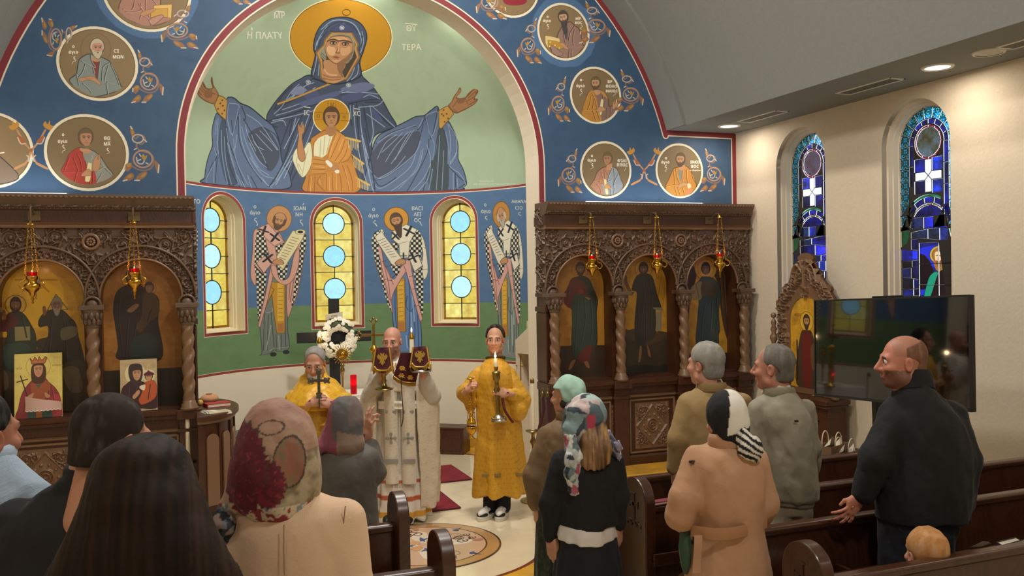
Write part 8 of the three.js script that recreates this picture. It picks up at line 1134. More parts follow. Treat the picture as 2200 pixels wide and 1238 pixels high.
// ---------------------------------------------------------------- things round the altar
const waxMat = phys({ color: 0xeee3c8, roughness: 0.5, sheen: 0.2 }), flameMat = glow(new THREE.Color(1,0.82,0.5), 9), whiteCloth = cloth(0xe6e0d6), blackWood = std(0x17191c, 0.45), darkGrey = std(0x6e6a63,0.55);
const flowerMats = [phys({ color: 0xf2ecda, roughness: 0.7 }), phys({ color: 0xe9e2c8, roughness: 0.7 }), phys({ color: 0xf6f1e4, roughness: 0.7 })];
function flame(parent, x, y, z, s = 1) { part('flame', lathe([[0.0005,0], [0.006 * s, 0.008 * s], [0.007 * s, 0.016 * s], [0.003 * s, 0.034 * s], [0.0004,0.044 * s]], 12).translate(x, y, z), flameMat, parent); const l = new THREE.PointLight(new THREE.Color(1,0.62,0.3), POWER.candle); l.name = 'flame_light'; l.position.set(x, y + 0.02 * s, z + 0.012); parent.add(l); }
{
const t = thing('altar_table', 'altar table under a white cloth behind the priest', 'altar', [1.75,0,-9.75]);
part('table_body', box(1.1,0.8,0.75,0,0.4,0,0.01), whiteCloth, t); part('altar_cloth', merge([box(1.2,0.02,0.84,0,0.825,0,0.006), grid(60,12, (u, v) => [lerp(-0.6,0.6, u), lerp(0.35,0.82, v), 0.42 + Math.sin(u * 50) * 0.012 * (1 - v)])]), whiteCloth, t);
}
const ALT = 0.835;
{
const t = thing('altar_crucifix', 'large black cross with a paper scroll behind the altar', 'cross', [1.71,0,-10.36], -0.1);
part('upright', box(0.125,1.89,0.045,0,0.945,0,0.004), blackWood, t); part('crossbar', box(0.86,0.125,0.045,0,1.44,0.002,0.004), blackWood, t); part('base', box(0.5,0.1,0.4,0,0.05,0,0.01), blackWood, t);
part('scroll', planarUV(grid(24,4, (u, v) => [lerp(-0.1,0.1, u), lerp(1.655,1.72, v) + (u - 0.5) * 0.03,0.035 + 0.012 * Math.sin(u * 9)])), std(0xd9cfb4,0.8), t, 'pale scroll lettered INBI'); const tx = canvasTex(128,48, (c) => { c.fillStyle = '#d9cfb4'; c.fillRect(0,0,128,48); c.fillStyle = '#6b5c40'; c.font = 'bold 34px serif'; c.textAlign = 'center'; c.fillText('ΙΝΒΙ', 64,36); }); part('lettering', new THREE.PlaneGeometry(0.12,0.042).rotateZ(0.12).translate(0,1.687,0.052), std(0xffffff, 0.8, { map: tx }), t);
}
{
const t = thing('flower_wreath', 'round wreath of white flowers hung on the black cross', 'wreath', [1.735,1.432,-10.28], -0.1), r = rng(91), R = 0.163, petals = [];
part('wreath_base', new THREE.TorusGeometry(R, 0.045,14,48), cloth(0x55604a), t);
for (let i = 0; i < 120; i++) { const a = r() * TAU, b = (r() - 0.5) * 3.4, q = R + Math.sin(b) * 0.062 + (r() - 0.5) * 0.012, x = Math.cos(a) * q, y = Math.sin(a) * q, z = 0.02 + Math.cos(b) * 0.055, s = 0.02 + r() * 0.008, f = []; for (let k = 0; k < 6; k++) f.push(new THREE.SphereGeometry(s * 0.62,6,4).scale(1,0.45,1).translate(Math.cos(k * 1.05) * s * 0.62,0, Math.sin(k * 1.05) * s * 0.62)); f.push(new THREE.SphereGeometry(s * 0.5,6,4)); const m = new THREE.Matrix4().compose(V3(x, y, z), new THREE.Quaternion().setFromUnitVectors(V3(0,1,0), V3(Math.cos(a) * Math.sin(b) * 0.7, Math.sin(a) * Math.sin(b) * 0.7,1).normalize()), V3(1,1,1)); part('flower', merge(f).applyMatrix4(m), flowerMats[i % 3], t); }
}
{
const p = at(735,762,9.7), t = thing('gilded_fan', 'gilded round fan with rays standing before the white wreath', 'liturgical fan', [p.x, p.y, p.z], TURN), f = [];
part('disc', new THREE.CylinderGeometry(0.062,0.062,0.012,40).rotateX(Math.PI / 2), oldBrass, t); part('rim', new THREE.TorusGeometry(0.062,0.007,8,40), goldMetal, t); part('boss', merge([ball(0.03,0,0,0.006,1,1,0.4), new THREE.TorusGeometry(0.04,0.004,6,30).translate(0,0,0.008)]), goldMetal, t);
for (let i = 0; i < 22; i++) { const a = i / 22 * TAU, l = i % 2 ? 0.1 : 0.115; part('ray', merge([rod([Math.cos(a) * 0.06, Math.sin(a) * 0.06,0], [Math.cos(a) * l, Math.sin(a) * l, 0], 0.006,0.003,6), ball(0.006, Math.cos(a) * l, Math.sin(a) * l, 0,1,1,1,8)]), i % 2 ? oldBrass : goldMetal, t); }
part('handle', lathe([[0.012,-0.1], [0.026,-0.12], [0.014,-0.14], [0.028,-0.165], [0.02,-0.2], [0.012,-0.24], [0.01,-(p.y - ALT - 0.02)], [0.06,-(p.y - ALT - 0.008)], [0.062,-(p.y - ALT)], [0,-(p.y - ALT)]].reverse(), 24), oldBrass, t);
}
{
const p = at(803,722,9.4), t = thing('processional_cross', 'ornate brass cross on a turned staff between the wreath and the priest', 'cross', [p.x, p.y, p.z], TURN), m = oldBrass;
part('upright', box(0.03,0.24,0.014,0,0.01,0,0.004), m, t); part('crossbar', box(0.26,0.03,0.014,0,0.01,0,0.004), m, t);
for (const [x, y] of [[-0.15,0.01], [0.15,0.01], [0,0.155]]) part('trefoil', merge([new THREE.TorusGeometry(0.022,0.006,8,20).translate(x, y, 0), ...[0,1,2].map((k) => { const a = Math.atan2(y - 0.01, x) + (k - 1) * 1.3; return ball(0.016, x + Math.cos(a) * 0.032, y + Math.sin(a) * 0.032,0,1,1,0.6,10); })]), m, t);
const by = -(p.y - ALT); part('staff', lathe([[0, by], [0.075, by], [0.07, by + 0.02], [0.03, by + 0.05], [0.018, by + 0.12], [0.03, by + 0.17], [0.02, by + 0.22], [0.042, by + 0.28], [0.02, by + 0.33], [0.03, by + 0.4], [0.016,-0.2], [0.045,-0.16], [0.05,-0.13], [0.02,-0.1]], 28), brass, t);
}
for (const [x, y, s] of [[686,722, 'white altar candle with brass cap, left of the wreath'], [884,712, 'white altar candle with brass cap, right of the bald priest']]) {
const p = at(x, y, x < 800 ? 10.0 : 9.75), t = thing('altar_candle', s, 'candle', [p.x, ALT, p.z]), h = p.y - ALT;
part('candlestick', lathe([[0,0], [0.06,0], [0.055,0.015], [0.02,0.04], [0.025,0.07], [0.015,0.1], [0.035,0.14], [0.03,0.155], [0,0.155]], 24), brass, t); part('wax', lathe([[0,0.15], [0.025,0.15], [0.025, h - 0.065], [0, h - 0.06]], 20), waxMat, t); part('cap', lathe([[0.027, h - 0.085], [0.029, h - 0.06], [0.018, h - 0.04], [0.008, h - 0.015], [0.004, h - 0.005]], 20), brass, t); flame(t, 0, h - 0.006,0,1.1);
}
{
const p = at(760,847,9.5), t = thing('votive_glass', 'tall red votive glass lit from inside on the altar', 'candle', [p.x, p.y, p.z]);
part('glass', lathe([[0.034,0], [0.036,0.005], [0.036,0.205], [0.033,0.208], [0.033,0.01], [0,0.008]], 32), phys({ color: 0xd0102a, transmission: 0.7, thickness: 0, roughness: 0.15, emissive: new THREE.Color(0.5,0.01,0.03), emissiveIntensity: 0.35 }), t); part('wax', lathe([[0,0.01], [0.031,0.01], [0.031,0.1], [0,0.1]], 20), std(0xb02030,0.5), t); flame(t, 0,0.105,0,0.8);
const q = thing('votive_block', 'white cloth covered block carrying the red votive glass', 'stand', [p.x, ALT, p.z]); part('block', box(0.2, p.y - ALT, 0.2,0, (p.y - ALT) / 2,0,0.006), whiteCloth, q); part('top_cloth', box(0.21,0.004,0.21,0, p.y - ALT - 0.003,0,0.001), whiteCloth, q);
}
{
const t = structGroup('wall_niche'), s = new THREE.Shape(); s.moveTo(9.05,0); s.lineTo(9.46,0); s.lineTo(9.46,1.375); s.lineTo(9.05,1.545); s.closePath(); const h = new THREE.Path(); h.moveTo(9.06,0.78); h.lineTo(9.4,0.77); h.lineTo(9.4,1.225); h.lineTo(9.06,1.24); h.closePath(); s.holes.push(h);
part('hood', boxUV(extrude(s, 0.3).rotateY(Math.PI / 2).translate(3.645,0,0)), plaster, t); part('opening_back', box(0.02,0.5,0.36,3.85,1.0,-9.23,0), std(0x23302c, 0.6), t); part('shelf', box(0.2,0.02,0.34,3.74,0.78,-9.23,0.003), yellowMarble, t); part('sill_moulding', box(0.03,0.03,0.42,3.64,0.755,-9.25,0.006), plaster, t);
}
{ const p = onX(1118,787,3.68), t = thing('small_gold_cross', 'small pale gold cross standing in the dark wall opening', 'cross', [p.x, 0.79, p.z], TURN); part('upright', box(0.016,0.42,0.012,0,0.21,0,0.003), goldMetal, t); part('crossbar', box(0.11,0.016,0.012,0,0.29,0,0.003), goldMetal, t); }
{ const q = hitDrum(1137,698), a = q[0], t = thing('light_switch', 'small beige switch plate on the green apse wall', 'switch', [APX + Math.sin(a) * (APR - 0.004), q[1], APZ - Math.cos(a) * (APR - 0.004)], -a); part('plate', box(0.08,0.09,0.006,0,0,0,0.002), std(0xcbbf94,0.5), t); part('rocker', box(0.03,0.05,0.005,0,0,0.004,0.002), std(0xd9cfae, 0.4), t); }
{ const t = thing('wooden_box', 'brown wooden box on the floor by the apse wall behind the priest', 'box', [3.02,0,-10.14], -0.62); part('carcass', boxUV(box(0.46,0.3,0.26,0,0.15,0,0.004)), walnut, t); part('lid', boxUV(box(0.48,0.025,0.28,0,0.312,0,0.006)), walnut, t); part('front_panel', boxUV(box(0.4,0.2,0.01,0,0.15,0.131,0.003)), walnut, t); }
{ const t = thing('grey_cupboard', 'low grey cupboard with one door behind the wooden prothesis table', 'cupboard', [0.66,0,-9.98], 0.85); part('carcass', box(0.5,0.44,0.34,0,0.22,0,0.004), darkGrey, t); part('top', box(0.52,0.02,0.36,0,0.45,0,0.003), std(0x5a5650,0.5), t); const d = part('door', box(0.44,0.38,0.014,0,0.22,0.175,0.003), std(0x77736b, 0.5), t); part('knob', ball(0.01,0.18,0.36,0.19), std(0x3a3834,0.4), d); }
for (const [x0, x1, z0, z1, s] of [[0.86,2.82,-9.4,-8.65, 'dark red rug behind the priest in white'], [1.3,2.37,-8.5,-7.62, 'dark red rug under the feet of the priest in white']]) { const t = thing('red_rug', s, 'rug', [(x0 + x1) / 2,0.004, (z0 + z1) / 2]); const tex = clothTex('#7d1626', 0.12,96,12); tex.repeat.set(3,3); part('pile', boxUV(box(x1 - x0,0.01, z1 - z0,0,0.006,0,0.004)), cloth(0xffffff, { map: tex, roughness: 1 }), t); part('binding', merge([box(x1 - x0 + 0.01,0.011,0.012,0,0.006, (z1 - z0) / 2,0.003), box(x1 - x0 + 0.01,0.011,0.012,0,0.006,-(z1 - z0) / 2,0.003), box(0.012,0.011, z1 - z0, (x1 - x0) / 2,0.006,0,0.003), box(0.012,0.011, z1 - z0,-(x1 - x0) / 2,0.006,0,0.003)]), cloth(0x5e101c), t); }
{
const t = structGroup('floor_inlay'); t.position.set(AMB[0], 0.0, AMB[1]); t.rotation.y = 0.2; const y = 0.004, st = (c, r = 0.14) => phys({ color: c, roughness: r, clearcoat: 0.3 }), dark = st(0x4a2f26), tan = st(0xb98d5a), pink = st(0xcda98a), pale = st(0xe2d3bd), blue = st(0x2c4a82), olive = st(0x9a8a62), rose = st(0xb0806c);
const flat = (pts, mat, n = 'inlay_piece', k = 0) => { const g = extrude(polyShape(pts.map(([a, b]) => [a, -b])), 0.002).rotateX(-Math.PI / 2).translate(0, y + k, 0); return part(n, g, mat, t); };
const ring = (r0, r1, m, k = 0) => part('inlay_ring', ringFlat(0,0, r0, r1, y + 0.002 + k, 0, TAU, 96), m, t);
ring(0.59,0.605, dark); ring(0.495,0.59, tan); ring(0.482,0.495, dark); part('inlay_ground', new THREE.CircleGeometry(0.482,72).rotateX(-Math.PI / 2).translate(0, y + 0.002,0), pink, t);
const pol = (r, a) => [Math.cos(a) * r, Math.sin(a) * r];
for (let k = 0; k < 4; k++) { const a = k * Math.PI / 2 + 0.3; flat([pol(0.06, a - 0.5), pol(0.2, a - 0.38), pol(0.33, a - 0.2), pol(0.4, a), pol(0.33, a + 0.2), pol(0.2, a + 0.38), pol(0.06, a + 0.5)], pale, 'inlay_petal', 0.001); flat([pol(0.1, a - 0.2), pol(0.15, a - 0.12), pol(0.21, a - 0.02), pol(0.16, a + 0.1), pol(0.17, a + 0.35), pol(0.12, a + 0.18), pol(0.07, a + 0.2), pol(0.1, a)], blue, 'inlay_star', 0.003); flat([pol(0.4, a - 0.04), pol(0.46, a - 0.06), pol(0.48, a), pol(0.46, a + 0.06), pol(0.4, a + 0.04), pol(0.38, a)], rose, 'inlay_bud', 0.003); const b = a + Math.PI / 4; flat([pol(0.44, b - 0.07), pol(0.47, b - 0.02), pol(0.53, b), pol(0.47, b + 0.02), pol(0.44, b + 0.07), pol(0.42, b)], blue, 'inlay_star', 0.003); flat(arcP(...pol(0.1, b), 0.05,0, TAU * 0.99,20), st(0xcf9d6a), 'inlay_disc', 0.0025); }
const curl = (cx, cz, r, a0, dir, m, w) => { const p = []; for (let i = 0; i <= 22; i++) { const u = i / 22, a = a0 + dir * u * 7.5, q = r * (1 - 0.75 * u); p.push(V3(cx + Math.cos(a) * q, y + 0.003, cz + Math.sin(a) * q)); } part('inlay_scroll', tube(p, w, 44,5).scale(1,0.4,1).translate(0, y * 0.6 + 0.002,0), m, t); };
for (let k = 0; k < 8; k++) { const a = k * Math.PI / 4 + 0.05 + (k & 1 ? 0.5 : -0.05), [cx, cz] = pol(0.33, a); curl(cx, cz, 0.085, a + 2, k & 1 ? 1 : -1, k % 3 ? olive : dark, 0.005); const [dx, dz] = pol(0.3, a + 0.25); curl(dx, dz, 0.05, a, k & 1 ? -1 : 1, dark, 0.006); const [ex, ez] = pol(0.4, a + 0.12); curl(ex, ez, 0.035, a, 1, dark, 0.005); }
}
// ---------------------------------------------------------------- beside the left screen: prothesis table and what lies on it
const TBL = { x: 0.16, z: -8.62, y: 0.955 };
{
const t = thing('prothesis_table', 'dark wooden half-round table with arched panels beside the left screen', 'table', [TBL.x, 0, TBL.z]); const R = 0.33, D = 0.62;
const half = (r, d) => { const p = [[-0.02, d], [-0.02,-d]]; for (let i = 0; i <= 24; i++) { const a = -Math.PI / 2 + i / 24 * Math.PI; p.push([Math.max(-0.02, Math.cos(a) * r), Math.sin(a) * d]); } return p; };
const slab = (r, d, h, y, mat, n, bev = 0.006) => part(n, boxUV(toCreasedNormals(extrude(polyShape(half(r, d)), h, bev).rotateX(-Math.PI / 2).translate(0, y, 0), 0.5)), mat, t);
slab(R - 0.03, D - 0.06,0.84,0.06, walnut, 'carcass', 0); slab(R, D - 0.02,0.07,0.0, walnut, 'plinth'); slab(R - 0.01, D - 0.03,0.03,0.885, carvedLight, 'moulding'); slab(R + 0.015, D, 0.03,0.918, walnut, 'table_top', 0.008);
for (let i = 0; i < 6; i++) { const a = -1.25 + i * 0.45, X = Math.cos(a) * (R - 0.026), Z = -Math.sin(a) * (D - 0.056), nrm = Math.atan2(Math.cos(a) / (R - 0.03), -Math.sin(a) / (D - 0.06)); const f = extrude(polyShape(archPts(0.055,0.78,0.16,14)), 0.012,0.004).rotateY(nrm).translate(X, 0, Z); part('arched_panel', boxUV(f), carvedLight, t); const b = a + 0.225; part('rib', boxUV(box(0.018,0.76,0.018,0,0.48,0,0.004).rotateY(nrm).translate(Math.cos(b) * (R - 0.022), 0,-Math.sin(b) * (D - 0.05))), walnut, t); }
}
const onT = (px, py) => { const q = onY(px, py, TBL.y + 0.005); return [clamp(q.x, 0.17,0.44), TBL.y, clamp(q.z, -9.1,-8.15)]; };
{ const p = onT(452,858), t = thing('bread_loaf', 'round pinkish bread loaf on the prothesis table', 'bread', [0.26, TBL.y, -8.86]); part('crust', planarUV(netMesh((x, y, z) => ellip([0,0.04,0], [0.085,0.045,0.085])(x, y, z) + fbm(x * 18, y * 18, z * 18) * 0.006, [-0.12,-0.02,-0.12], [0.12,0.11,0.12], 0.006)), std(0xc08a64,0.85), t); part('seal', new THREE.CylinderGeometry(0.03,0.03,0.006,24).translate(0,0.085,0), std(0xa06a44,0.85), t); }
{ const t = thing('red_book', 'red book lying on the prothesis table', 'book', [0.32, TBL.y, -8.58], 0.25); part('cover', merge([box(0.22,0.004,0.14,0,0.003,0,0.001), box(0.22,0.004,0.14,0,0.033,0,0.001), box(0.006,0.034,0.14,-0.108,0.018,0,0.002)]), std(0xb3202c, 0.5), t); part('pages', box(0.205,0.026,0.132,0.002,0.018,0,0.001), std(0xd8cdb4,0.8), t); }
{ const t = thing('black_pen_case', 'black narrow case lying on top of the table beside the red book', 'case', [0.28, TBL.y, -8.72], 0.1); part('case_body', box(0.15,0.022,0.035,0,0.011,0,0.008), std(0x26262a, 0.5), t); part('clasp', box(0.015,0.024,0.037,0.04,0.011,0,0.004), silver, t); }
{ const t = thing('paper_sheets', 'folded paper sheets hanging over the edge of the prothesis table', 'paper', [0.28, TBL.y, -8.22], 0.3); for (let k = 0; k < 3; k++) part('sheet', planarUV(grid(10,8, (u, v) => [lerp(-0.1,0.1, u) + k * 0.012,0.003 + k * 0.004 + 0.006 * Math.sin(u * 4 + k) - (v > 0.8 ? (v - 0.8) * 0.1 : 0), lerp(-0.08,0.09, v) + k * 0.01])), std([0xcfc6b0,0xd9d0bb, 0xb9ae94][k], 0.85), t); }
{ const t = thing('small_fruit', 'small yellow round fruit beside the bread', 'fruit', [0.175, TBL.y + 0.028,-8.7]); part('skin', ball(0.028,0,0,0), std(0xc8a04a, 0.5), t); part('stalk', rod([0,0.026,0], [0.003,0.036,0], 0.002), std(0x4a3a22,0.7), t); }
function floorCandle(label, top, foot, stick) {
const t = thing('floor_candle', label, 'candle', [top.x, 0, top.z]), h = top.y, w0 = stick;
part('candlestick', lathe([[0,0], [0.13,0], [0.13,0.015], [0.06,0.035], [0.03,0.07], [0.022,0.12], [0.04,0.16], [0.02,0.2], [0.018, w0 * 0.5], [0.034, w0 * 0.55], [0.016, w0 * 0.62], [0.014, w0 * 0.78], [0.032, w0 * 0.84], [0.016, w0 * 0.9], [0.02, w0 * 0.95], [0.068, w0 * 0.985], [0.07, w0], [0.02, w0 + 0.004]], 30), oldBrass, t);
part('wax', lathe([[0, w0], [0.021, w0], [0.019, h - 0.04], [0, h - 0.035]], 18), waxMat, t); part('cap', lathe([[0.02, h - 0.05], [0.02, h - 0.02], [0.012, h - 0.005], [0, h]], 18), oldBrass, t);
}
{ const p = at(1143,812,8.2); floorCandle('tall white candle in a brass floor candlestick at the right edge of the solea', p, 0, at(1141,925,8.2).y); }
{ const p = at(402,868,7.85); floorCandle('tall white candle in a brass floor candlestick beside the left screen', p, 0, at(408,992,7.85).y); }
function velvetRope(label, hook, low) {
const t = thing('velvet_rope', label, 'rope', [hook.x, hook.y, hook.z]), d = low.clone().sub(hook), red = cloth(0x3f1420, { sheen: 1, sheenColor: new THREE.Color(0.4,0.1,0.15) });
part('rope', tube([[0,-0.07,0.01], [0.0,-0.2,0.02], [d.x * 0.6, d.y * 0.7,0.03], [d.x, d.y, 0.04]], 0.016,40,10), red, t); part('end_cap', lathe([[0.017,-0.09], [0.019,-0.03], [0.012,-0.02], [0.005,-0.005]], 16), oldBrass, t); part('hook', tube([[0,-0.01,0.004], [0.006,0.012,0.012], [0,0.022,0.006], [-0.004,0.016,-0.012]], 0.004,20), oldBrass, t);
}
velvetRope('dark red velvet rope hanging at the end of the left screen', V3(0.155,0.9,-8.31), V3(0.185,0.44,-8.27));
velvetRope('dark red velvet rope hanging on the end of the right screen', V3(3.5,0.93,-8.33), V3(3.41,0.4,-8.29));
velvetRope('second dark red velvet rope, close to the right screen pier', V3(3.545,0.93,-8.3), V3(3.56,0.42,-8.27));
// ---------------------------------------------------------------- what the altar boy holds
{
const p = at(1011,822,7.53), t = thing('censer', 'brass chained censer hanging from the boy\'s right hand', 'censer', [p.x, p.y, p.z], TURN);
part('handle', lathe([[0,0.045], [0.03,0.04], [0.034,0.03], [0.01,0.022], [0.008,-0.09], [0,-0.095]], 24), brass, t);
for (let k = 0; k < 4; k++) { const a = k / 4 * TAU + 0.4, l = []; for (let i = 0; i < 26; i++) { const u = i / 25, r = lerp(0.008,0.036, Math.min(1, u * 1.2)); l.push(new THREE.TorusGeometry(0.006,0.0018,5,8).scale(0.8,1.3,1).rotateY(i % 2 ? a : a + 1.57).translate(Math.cos(a) * r, lerp(-0.08,-0.38, u), Math.sin(a) * r)); if (i % 6 === 3) l.push(ball(0.009, Math.cos(a) * r, lerp(-0.08,-0.38, u), Math.sin(a) * r, 1,1,1,8)); } part('chain', merge(l), brass, t); }
part('lid', lathe([[0.0,-0.24], [0.008,-0.25], [0.012,-0.27], [0.02,-0.29], [0.016,-0.3], [0.036,-0.33], [0.042,-0.35], [0.038,-0.36]], 28), goldMetal, t); part('bowl', lathe([[0.04,-0.38], [0.045,-0.39], [0.042,-0.42], [0.022,-0.445], [0.012,-0.455], [0.018,-0.47], [0.03,-0.485], [0,-0.488]], 28), goldMetal, t); part('charcoal', ball(0.036,0,-0.385,0,1,0.3,1), std(0x141210,0.9), t);
}
{
const p = at(1072,905,7.52), t = thing('hand_candlestick', 'ornate silver and brass candlestick with lit candle held by the boy', 'candlestick', [p.x, p.y, p.z], TURN), top = at(1066,768,7.52), hh = top.y - p.y, lean = (top.x - p.x) * 0.93, G2 = (g) => g.applyMatrix4(new THREE.Matrix4().makeRotationZ(0.04));
part('foot', G2(lathe([[0,0], [0.068,0], [0.07,0.012], [0.055,0.025], [0.045,0.045], [0.016,0.06]], 30)), silver, t); part('foot_beads', G2(merge(Array.from({ length: 20 }, (_, i) => ball(0.008, Math.cos(i / 20 * TAU) * 0.058,0.026, Math.sin(i / 20 * TAU) * 0.058,1,1,1,8)))), oldBrass, t);
part('stem', G2(lathe([[0.012,0.055], [0.02,0.08], [0.014,0.1], [0.016,0.2], [0.024,0.215], [0.014,0.23], [0.03,0.27], [0.018,0.3], [0.018,0.345], [0.032,0.36], [0.034,0.41], [0.038,0.415], [0.038,0.425], [0.012,0.43], [0.016,0.455]], 28)), oldBrass, t); part('wax', G2(lathe([[0,0.44], [0.0165,0.44], [0.0155, hh - 0.01], [0, hh - 0.008]], 18)), waxMat, t); part('socket', G2(lathe([[0.0175,0.44], [0.02,0.465], [0.0175,0.47]], 18)), brass, t); flame(t, -hh * 0.04, hh - 0.006,0.001,1.2);
const q = at(1085,885,7.55), sr = thing('red_ribbon', 'dark red cord hanging from the boy\'s sleeve', 'ribbon', [q.x, q.y, q.z], TURN); part('band', tube([[-0.02,0.12,0.02], [0.0,0.02,0.04], [0.04,-0.05,0.03], [0.06,-0.08,0.02]], 0.012,24), cloth(0x5a2018), sr); part('band_end', ball(0.013,0.062,-0.083,0.02), cloth(0x5a2018), sr);
}
// ---------------------------------------------------------------- small things in the pews
function book(label, pos, turn, cover, o = {}) { const t = thing('hymn_book', label, 'book', pos, turn), w = o.w ?? 0.15, d = o.d ?? 0.21, h = o.h ?? 0.03, G2 = (g) => o.tilt ? g.rotateX(o.tilt) : g; part('cover', G2(merge([box(w, 0.004, d, 0,0.002,0,0.001), box(w, 0.004, d, 0, h - 0.002,0,0.001), box(0.005, h, d, -w / 2, h / 2,0,0.001)])), std(cover, 0.5), t); part('pages', G2(box(w - 0.01, h - 0.008, d - 0.01,0.002, h / 2,0,0.001)), std(0xd9d0bc, 0.8), t); return t; }
{ const q = onY(1420,1084,0.853); book('small dark pink book lying on the pew rail beside the tan blazer', [q.x, 0.853, q.z - 0.01], 0.1,0x7a2f38, { w: 0.14, d: 0.05, h: 0.02 }); }
for (const [x, y, z, s] of [[1716,1215,-3.52, 'dark book with loose white sheets in the rack, left of the round pew end'], [2090,1165,-3.52, 'dark book with loose white sheets in the rack behind the man in black']]) {
const q = onZ(x, y, z); book(s, [q.x, q.y - 0.13, z + 0.03], 0.0,0x1a1a20, { w: 0.14, d: 0.17, h: 0.025, tilt: -1.35 });
const t = thing('loose_sheets', s.replace('dark book with loose white sheets', 'loose white folded sheets'), 'paper', [q.x, q.y, z + 0.04]); part('sheet', planarUV(grid(8,4, (u, v) => [lerp(-0.065,0.065, u), v * 0.035 * (1 - Math.abs(u - 0.45) * 1.2) - 0.01,0.01 * Math.sin(u * 3) + v * 0.02])), std(0xcfc8ba, 0.8), t); part('sheet', planarUV(grid(8,4, (u, v) => [lerp(-0.06,0.07, u), v * 0.028 * (1 - Math.abs(u - 0.6)) - 0.012,-0.012 + v * 0.02])), std(0xbdb5a6,0.8), t);
}
for (const [i, x, c, s] of [[0,2152,0x39352f, 'thick grey book standing in the rack at the right edge'], [1,2178,0x2a2723, 'dark book with pale page edges leaning at the right edge of the picture']]) { const q = onZ(x, 1150 - i * 4,-3.5); book(s, [q.x, q.y - 0.12,-3.47 + i * 0.035], 0.12, c, { w: 0.17, d: 0.2, h: 0.035, tilt: -1.25 }); }
{ const q = onZ(1744,1044,-4.17), t = thing('white_card', 'small white card standing behind the pew beside the grey jacket', 'card', [q.x, q.y, -4.2]); part('card', box(0.09,0.075,0.002,0,0.0,0,0.0005).rotateX(-0.2), std(0xd8d2c4,0.7), t); part('print', box(0.03,0.012,0.0005,0.0,-0.01,0.002,0).rotateX(-0.2), std(0x6a665c, 0.7), t); }
for (const [x, y, s] of [[1787,948, 'brown paper bag with pale looped handles behind the front pew, left one'], [1815,962, 'brown paper bag with pale looped handles behind the front pew, right one']]) { const q = at(x, y, 6.4), t = thing('paper_bag', s, 'bag', [q.x, q.y - 0.32, q.z], 0.4), m = std(0x6f5238,0.85); part('bag_body', merge([box(0.26,0.3,0.004,0,0.15,0.06,0), box(0.26,0.3,0.004,0,0.15,-0.06,0), box(0.004,0.3,0.12,0.13,0.15,0,0), box(0.004,0.3,0.12,-0.13,0.15,0,0), box(0.26,0.004,0.12,0,0.002,0,0)]), m, t); for (const z of [-0.05,0.05]) part('handle', tube([[-0.05,0.29, z], [-0.05,0.33, z], [-0.03,0.375, z], [0.0,0.39, z], [0.03,0.375, z], [0.05,0.33, z], [0.05,0.29, z]], 0.004,30), std(0xcdbf9f, 0.8), t); part('tissue', planarUV(grid(8,6, (u, v) => [lerp(-0.09,0.1, u), 0.28 + 0.06 * Math.sin(u * 7) * v + 0.03 * v, lerp(-0.03,0.03, v)])), std(0xcab9a2,0.85), t);
const b = thing('bag_bench', 'low dark bench carrying the paper bag, ' + (x < 1800 ? 'left' : 'right') + ' one', 'bench', [q.x, 0, q.z], 0.4); part('bench_top', boxUV(box(0.3,0.03,0.26,0, q.y - 0.337,0,0.004)), pewWood, b); for (const [a, c] of [[-0.13,-0.1], [0.13,-0.1], [-0.13,0.1], [0.13,0.1]]) part('leg', box(0.03, q.y - 0.35,0.03, a, (q.y - 0.35) / 2, c, 0.003), pewWood, b); }
{ const q = onZ(92,868,-8.3), t = thing('lace_cloth', 'small pale pink lace cloth lying over a red book below the crowned icon', 'cloth', [q.x, q.y, -8.3]); part('cloth', planarUV(grid(30,10, (u, v) => [lerp(-0.13,0.14, u), lerp(-0.045 - 0.008 * Math.abs(Math.sin(u * 28)), 0.07 * (1 - u * 0.9), v), 0.02 * Math.sin(u * 5)])), cloth(0xc9a59a), t); part('lace_edge', tube(Array.from({ length: 40 }, (_, i) => [lerp(-0.13,0.14, i / 39), -0.05 - 0.008 * Math.abs(Math.sin(i / 39 * 28)), 0.003 + 0.02 * Math.sin(i / 39 * 5)]), 0.004,80,5), cloth(0xe6d6c4), t); }
for (const [z, s] of [[-8.25, 'round recessed downlight in the right soffit nearest the icon screen'], [-5.39, 'round recessed downlight in the right soffit above the second stained window'], [-2.53, 'round recessed downlight in the right soffit above the pews'], [0.33, 'round recessed downlight in the right soffit above the back pews']]) downlight(5.775, z, POWER.soffit, s);
for (const [z, s] of [[-8.25, 'round recessed downlight in the left soffit nearest the icon screen'], [-5.39, 'round recessed downlight in the left soffit above the front left pews'], [-2.53, 'round recessed downlight in the left soffit above the middle left pews'], [0.33, 'round recessed downlight in the left soffit above the back left pews']]) downlight(2 * CX - 5.775, z, POWER.soffit, s);
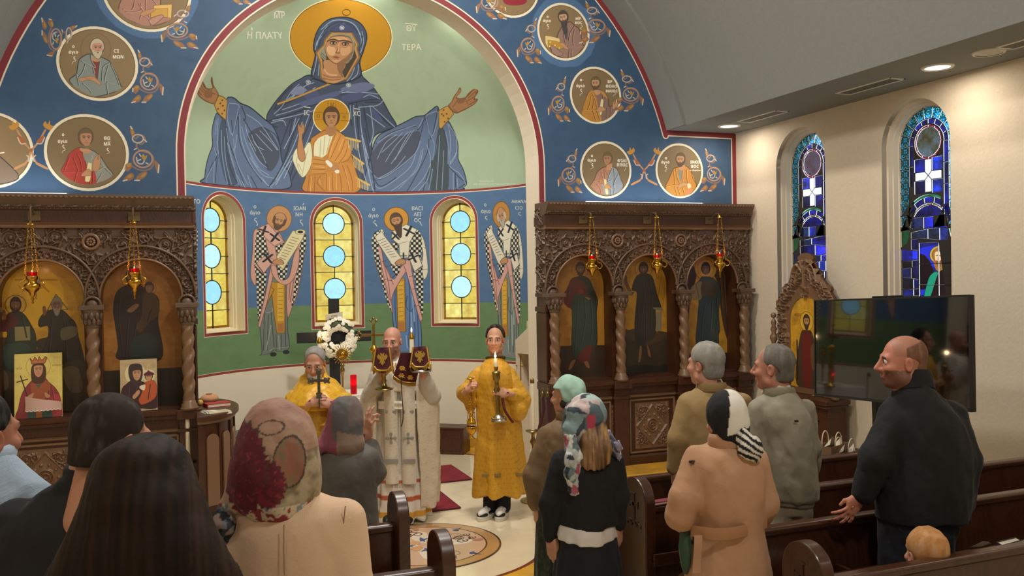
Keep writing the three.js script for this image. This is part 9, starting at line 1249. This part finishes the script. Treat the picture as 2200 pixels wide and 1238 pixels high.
for (const [x, y, s] of [[0.75,5.0, 'left'], [CX, 5.2, 'middle'], [2.99,5.0, 'right']]) {  // unseen floods hidden behind the arch, placed to light the apse
const t = thing('unseen_apse_floodlight', 'unseen floodlight behind the arch lighting the apse, ' + s + ' of three', 'floodlight', [x, y, -9.12]);
part('housing', box(0.34,0.12,0.1,0,0,0,0.01), whitePaint, t); part('lens', box(0.3,0.09,0.01,0,-0.02,-0.053,0), glow(LAMP_NEUTRAL, 2), t);
rect(LAMP_NEUTRAL, POWER.unseenApseFlood, 0.4,0.3, [0,-0.03,-0.08], [x, 1.7,-10.8], t);
}
{
const t = thing('unseen_vault_lamp', 'unseen round lamp in the crown of the vault, lighting the solea', 'ceiling light', [CX, 6.26,-6.6]);  // out of view overhead, placed to light the solea and its people
part('housing', lathe([[0,0.02], [0.32,0.02], [0.34,-0.03], [0.3,-0.05]], 40), whitePaint, t); part('diffuser', new THREE.CircleGeometry(0.3,40).rotateX(Math.PI / 2).translate(0,-0.045,0), glow(LAMP_NEUTRAL, 2), t);
rect(LAMP_NEUTRAL, POWER.unseenAltarDown, 0.5,0.5, [0,-0.06,0], [CX, 0,-7.2], t);
}
for (const [z, k, s] of [[-4.2, POWER.vault, 'front'], [-0.6, POWER.rear, 'rear']]) {  // unseen globes above the view, lighting the vault and the backs of people
const t = thing('unseen_globe_pendant', 'unseen globe pendant placed to light the vault and nave, the ' + s + ' one', 'pendant lamp', [CX, 4.9, z]);
part('rod', rod([0,0.15,0], [0,1.41,0], 0.01), brass, t); part('canopy', lathe([[0,1.4], [0.07,1.39], [0.02,1.35]], 24), brass, t); part('globe', ball(0.17,0,0,0,1,1,1,32), glow(LAMP_NEUTRAL, 2.5), t);
const l = new THREE.PointLight(LAMP_NEUTRAL, k); l.name = 'lamp_light'; l.shadow.radius = 8; t.add(l);
}
for (const [x, s] of [[4.87, 'right'], [-1.62, 'left']]) {
const t = thing('lamp_strip', 'slim lamp strip lying on top of the ' + s + ' icon screen', 'lamp strip', [x, 2.89,-8.55]);
part('channel', box(1.5,0.016,0.05,0,0.008,0,0.003), whitePaint, t); part('diffuser', box(1.46,0.006,0.03,0,0.018,0,0), glow(LAMP_COOL, 1.5), t);
rect(LAMP_COOL, POWER.strip, 1.46,0.04, [0,0.026,0], [x, 4,-8.66], t);
}
scene.traverse((o) => { if (o.isMesh) { o.castShadow = true; o.receiveShadow = true; } delete o.userData.kids; });
renderer.render(scene, camera);
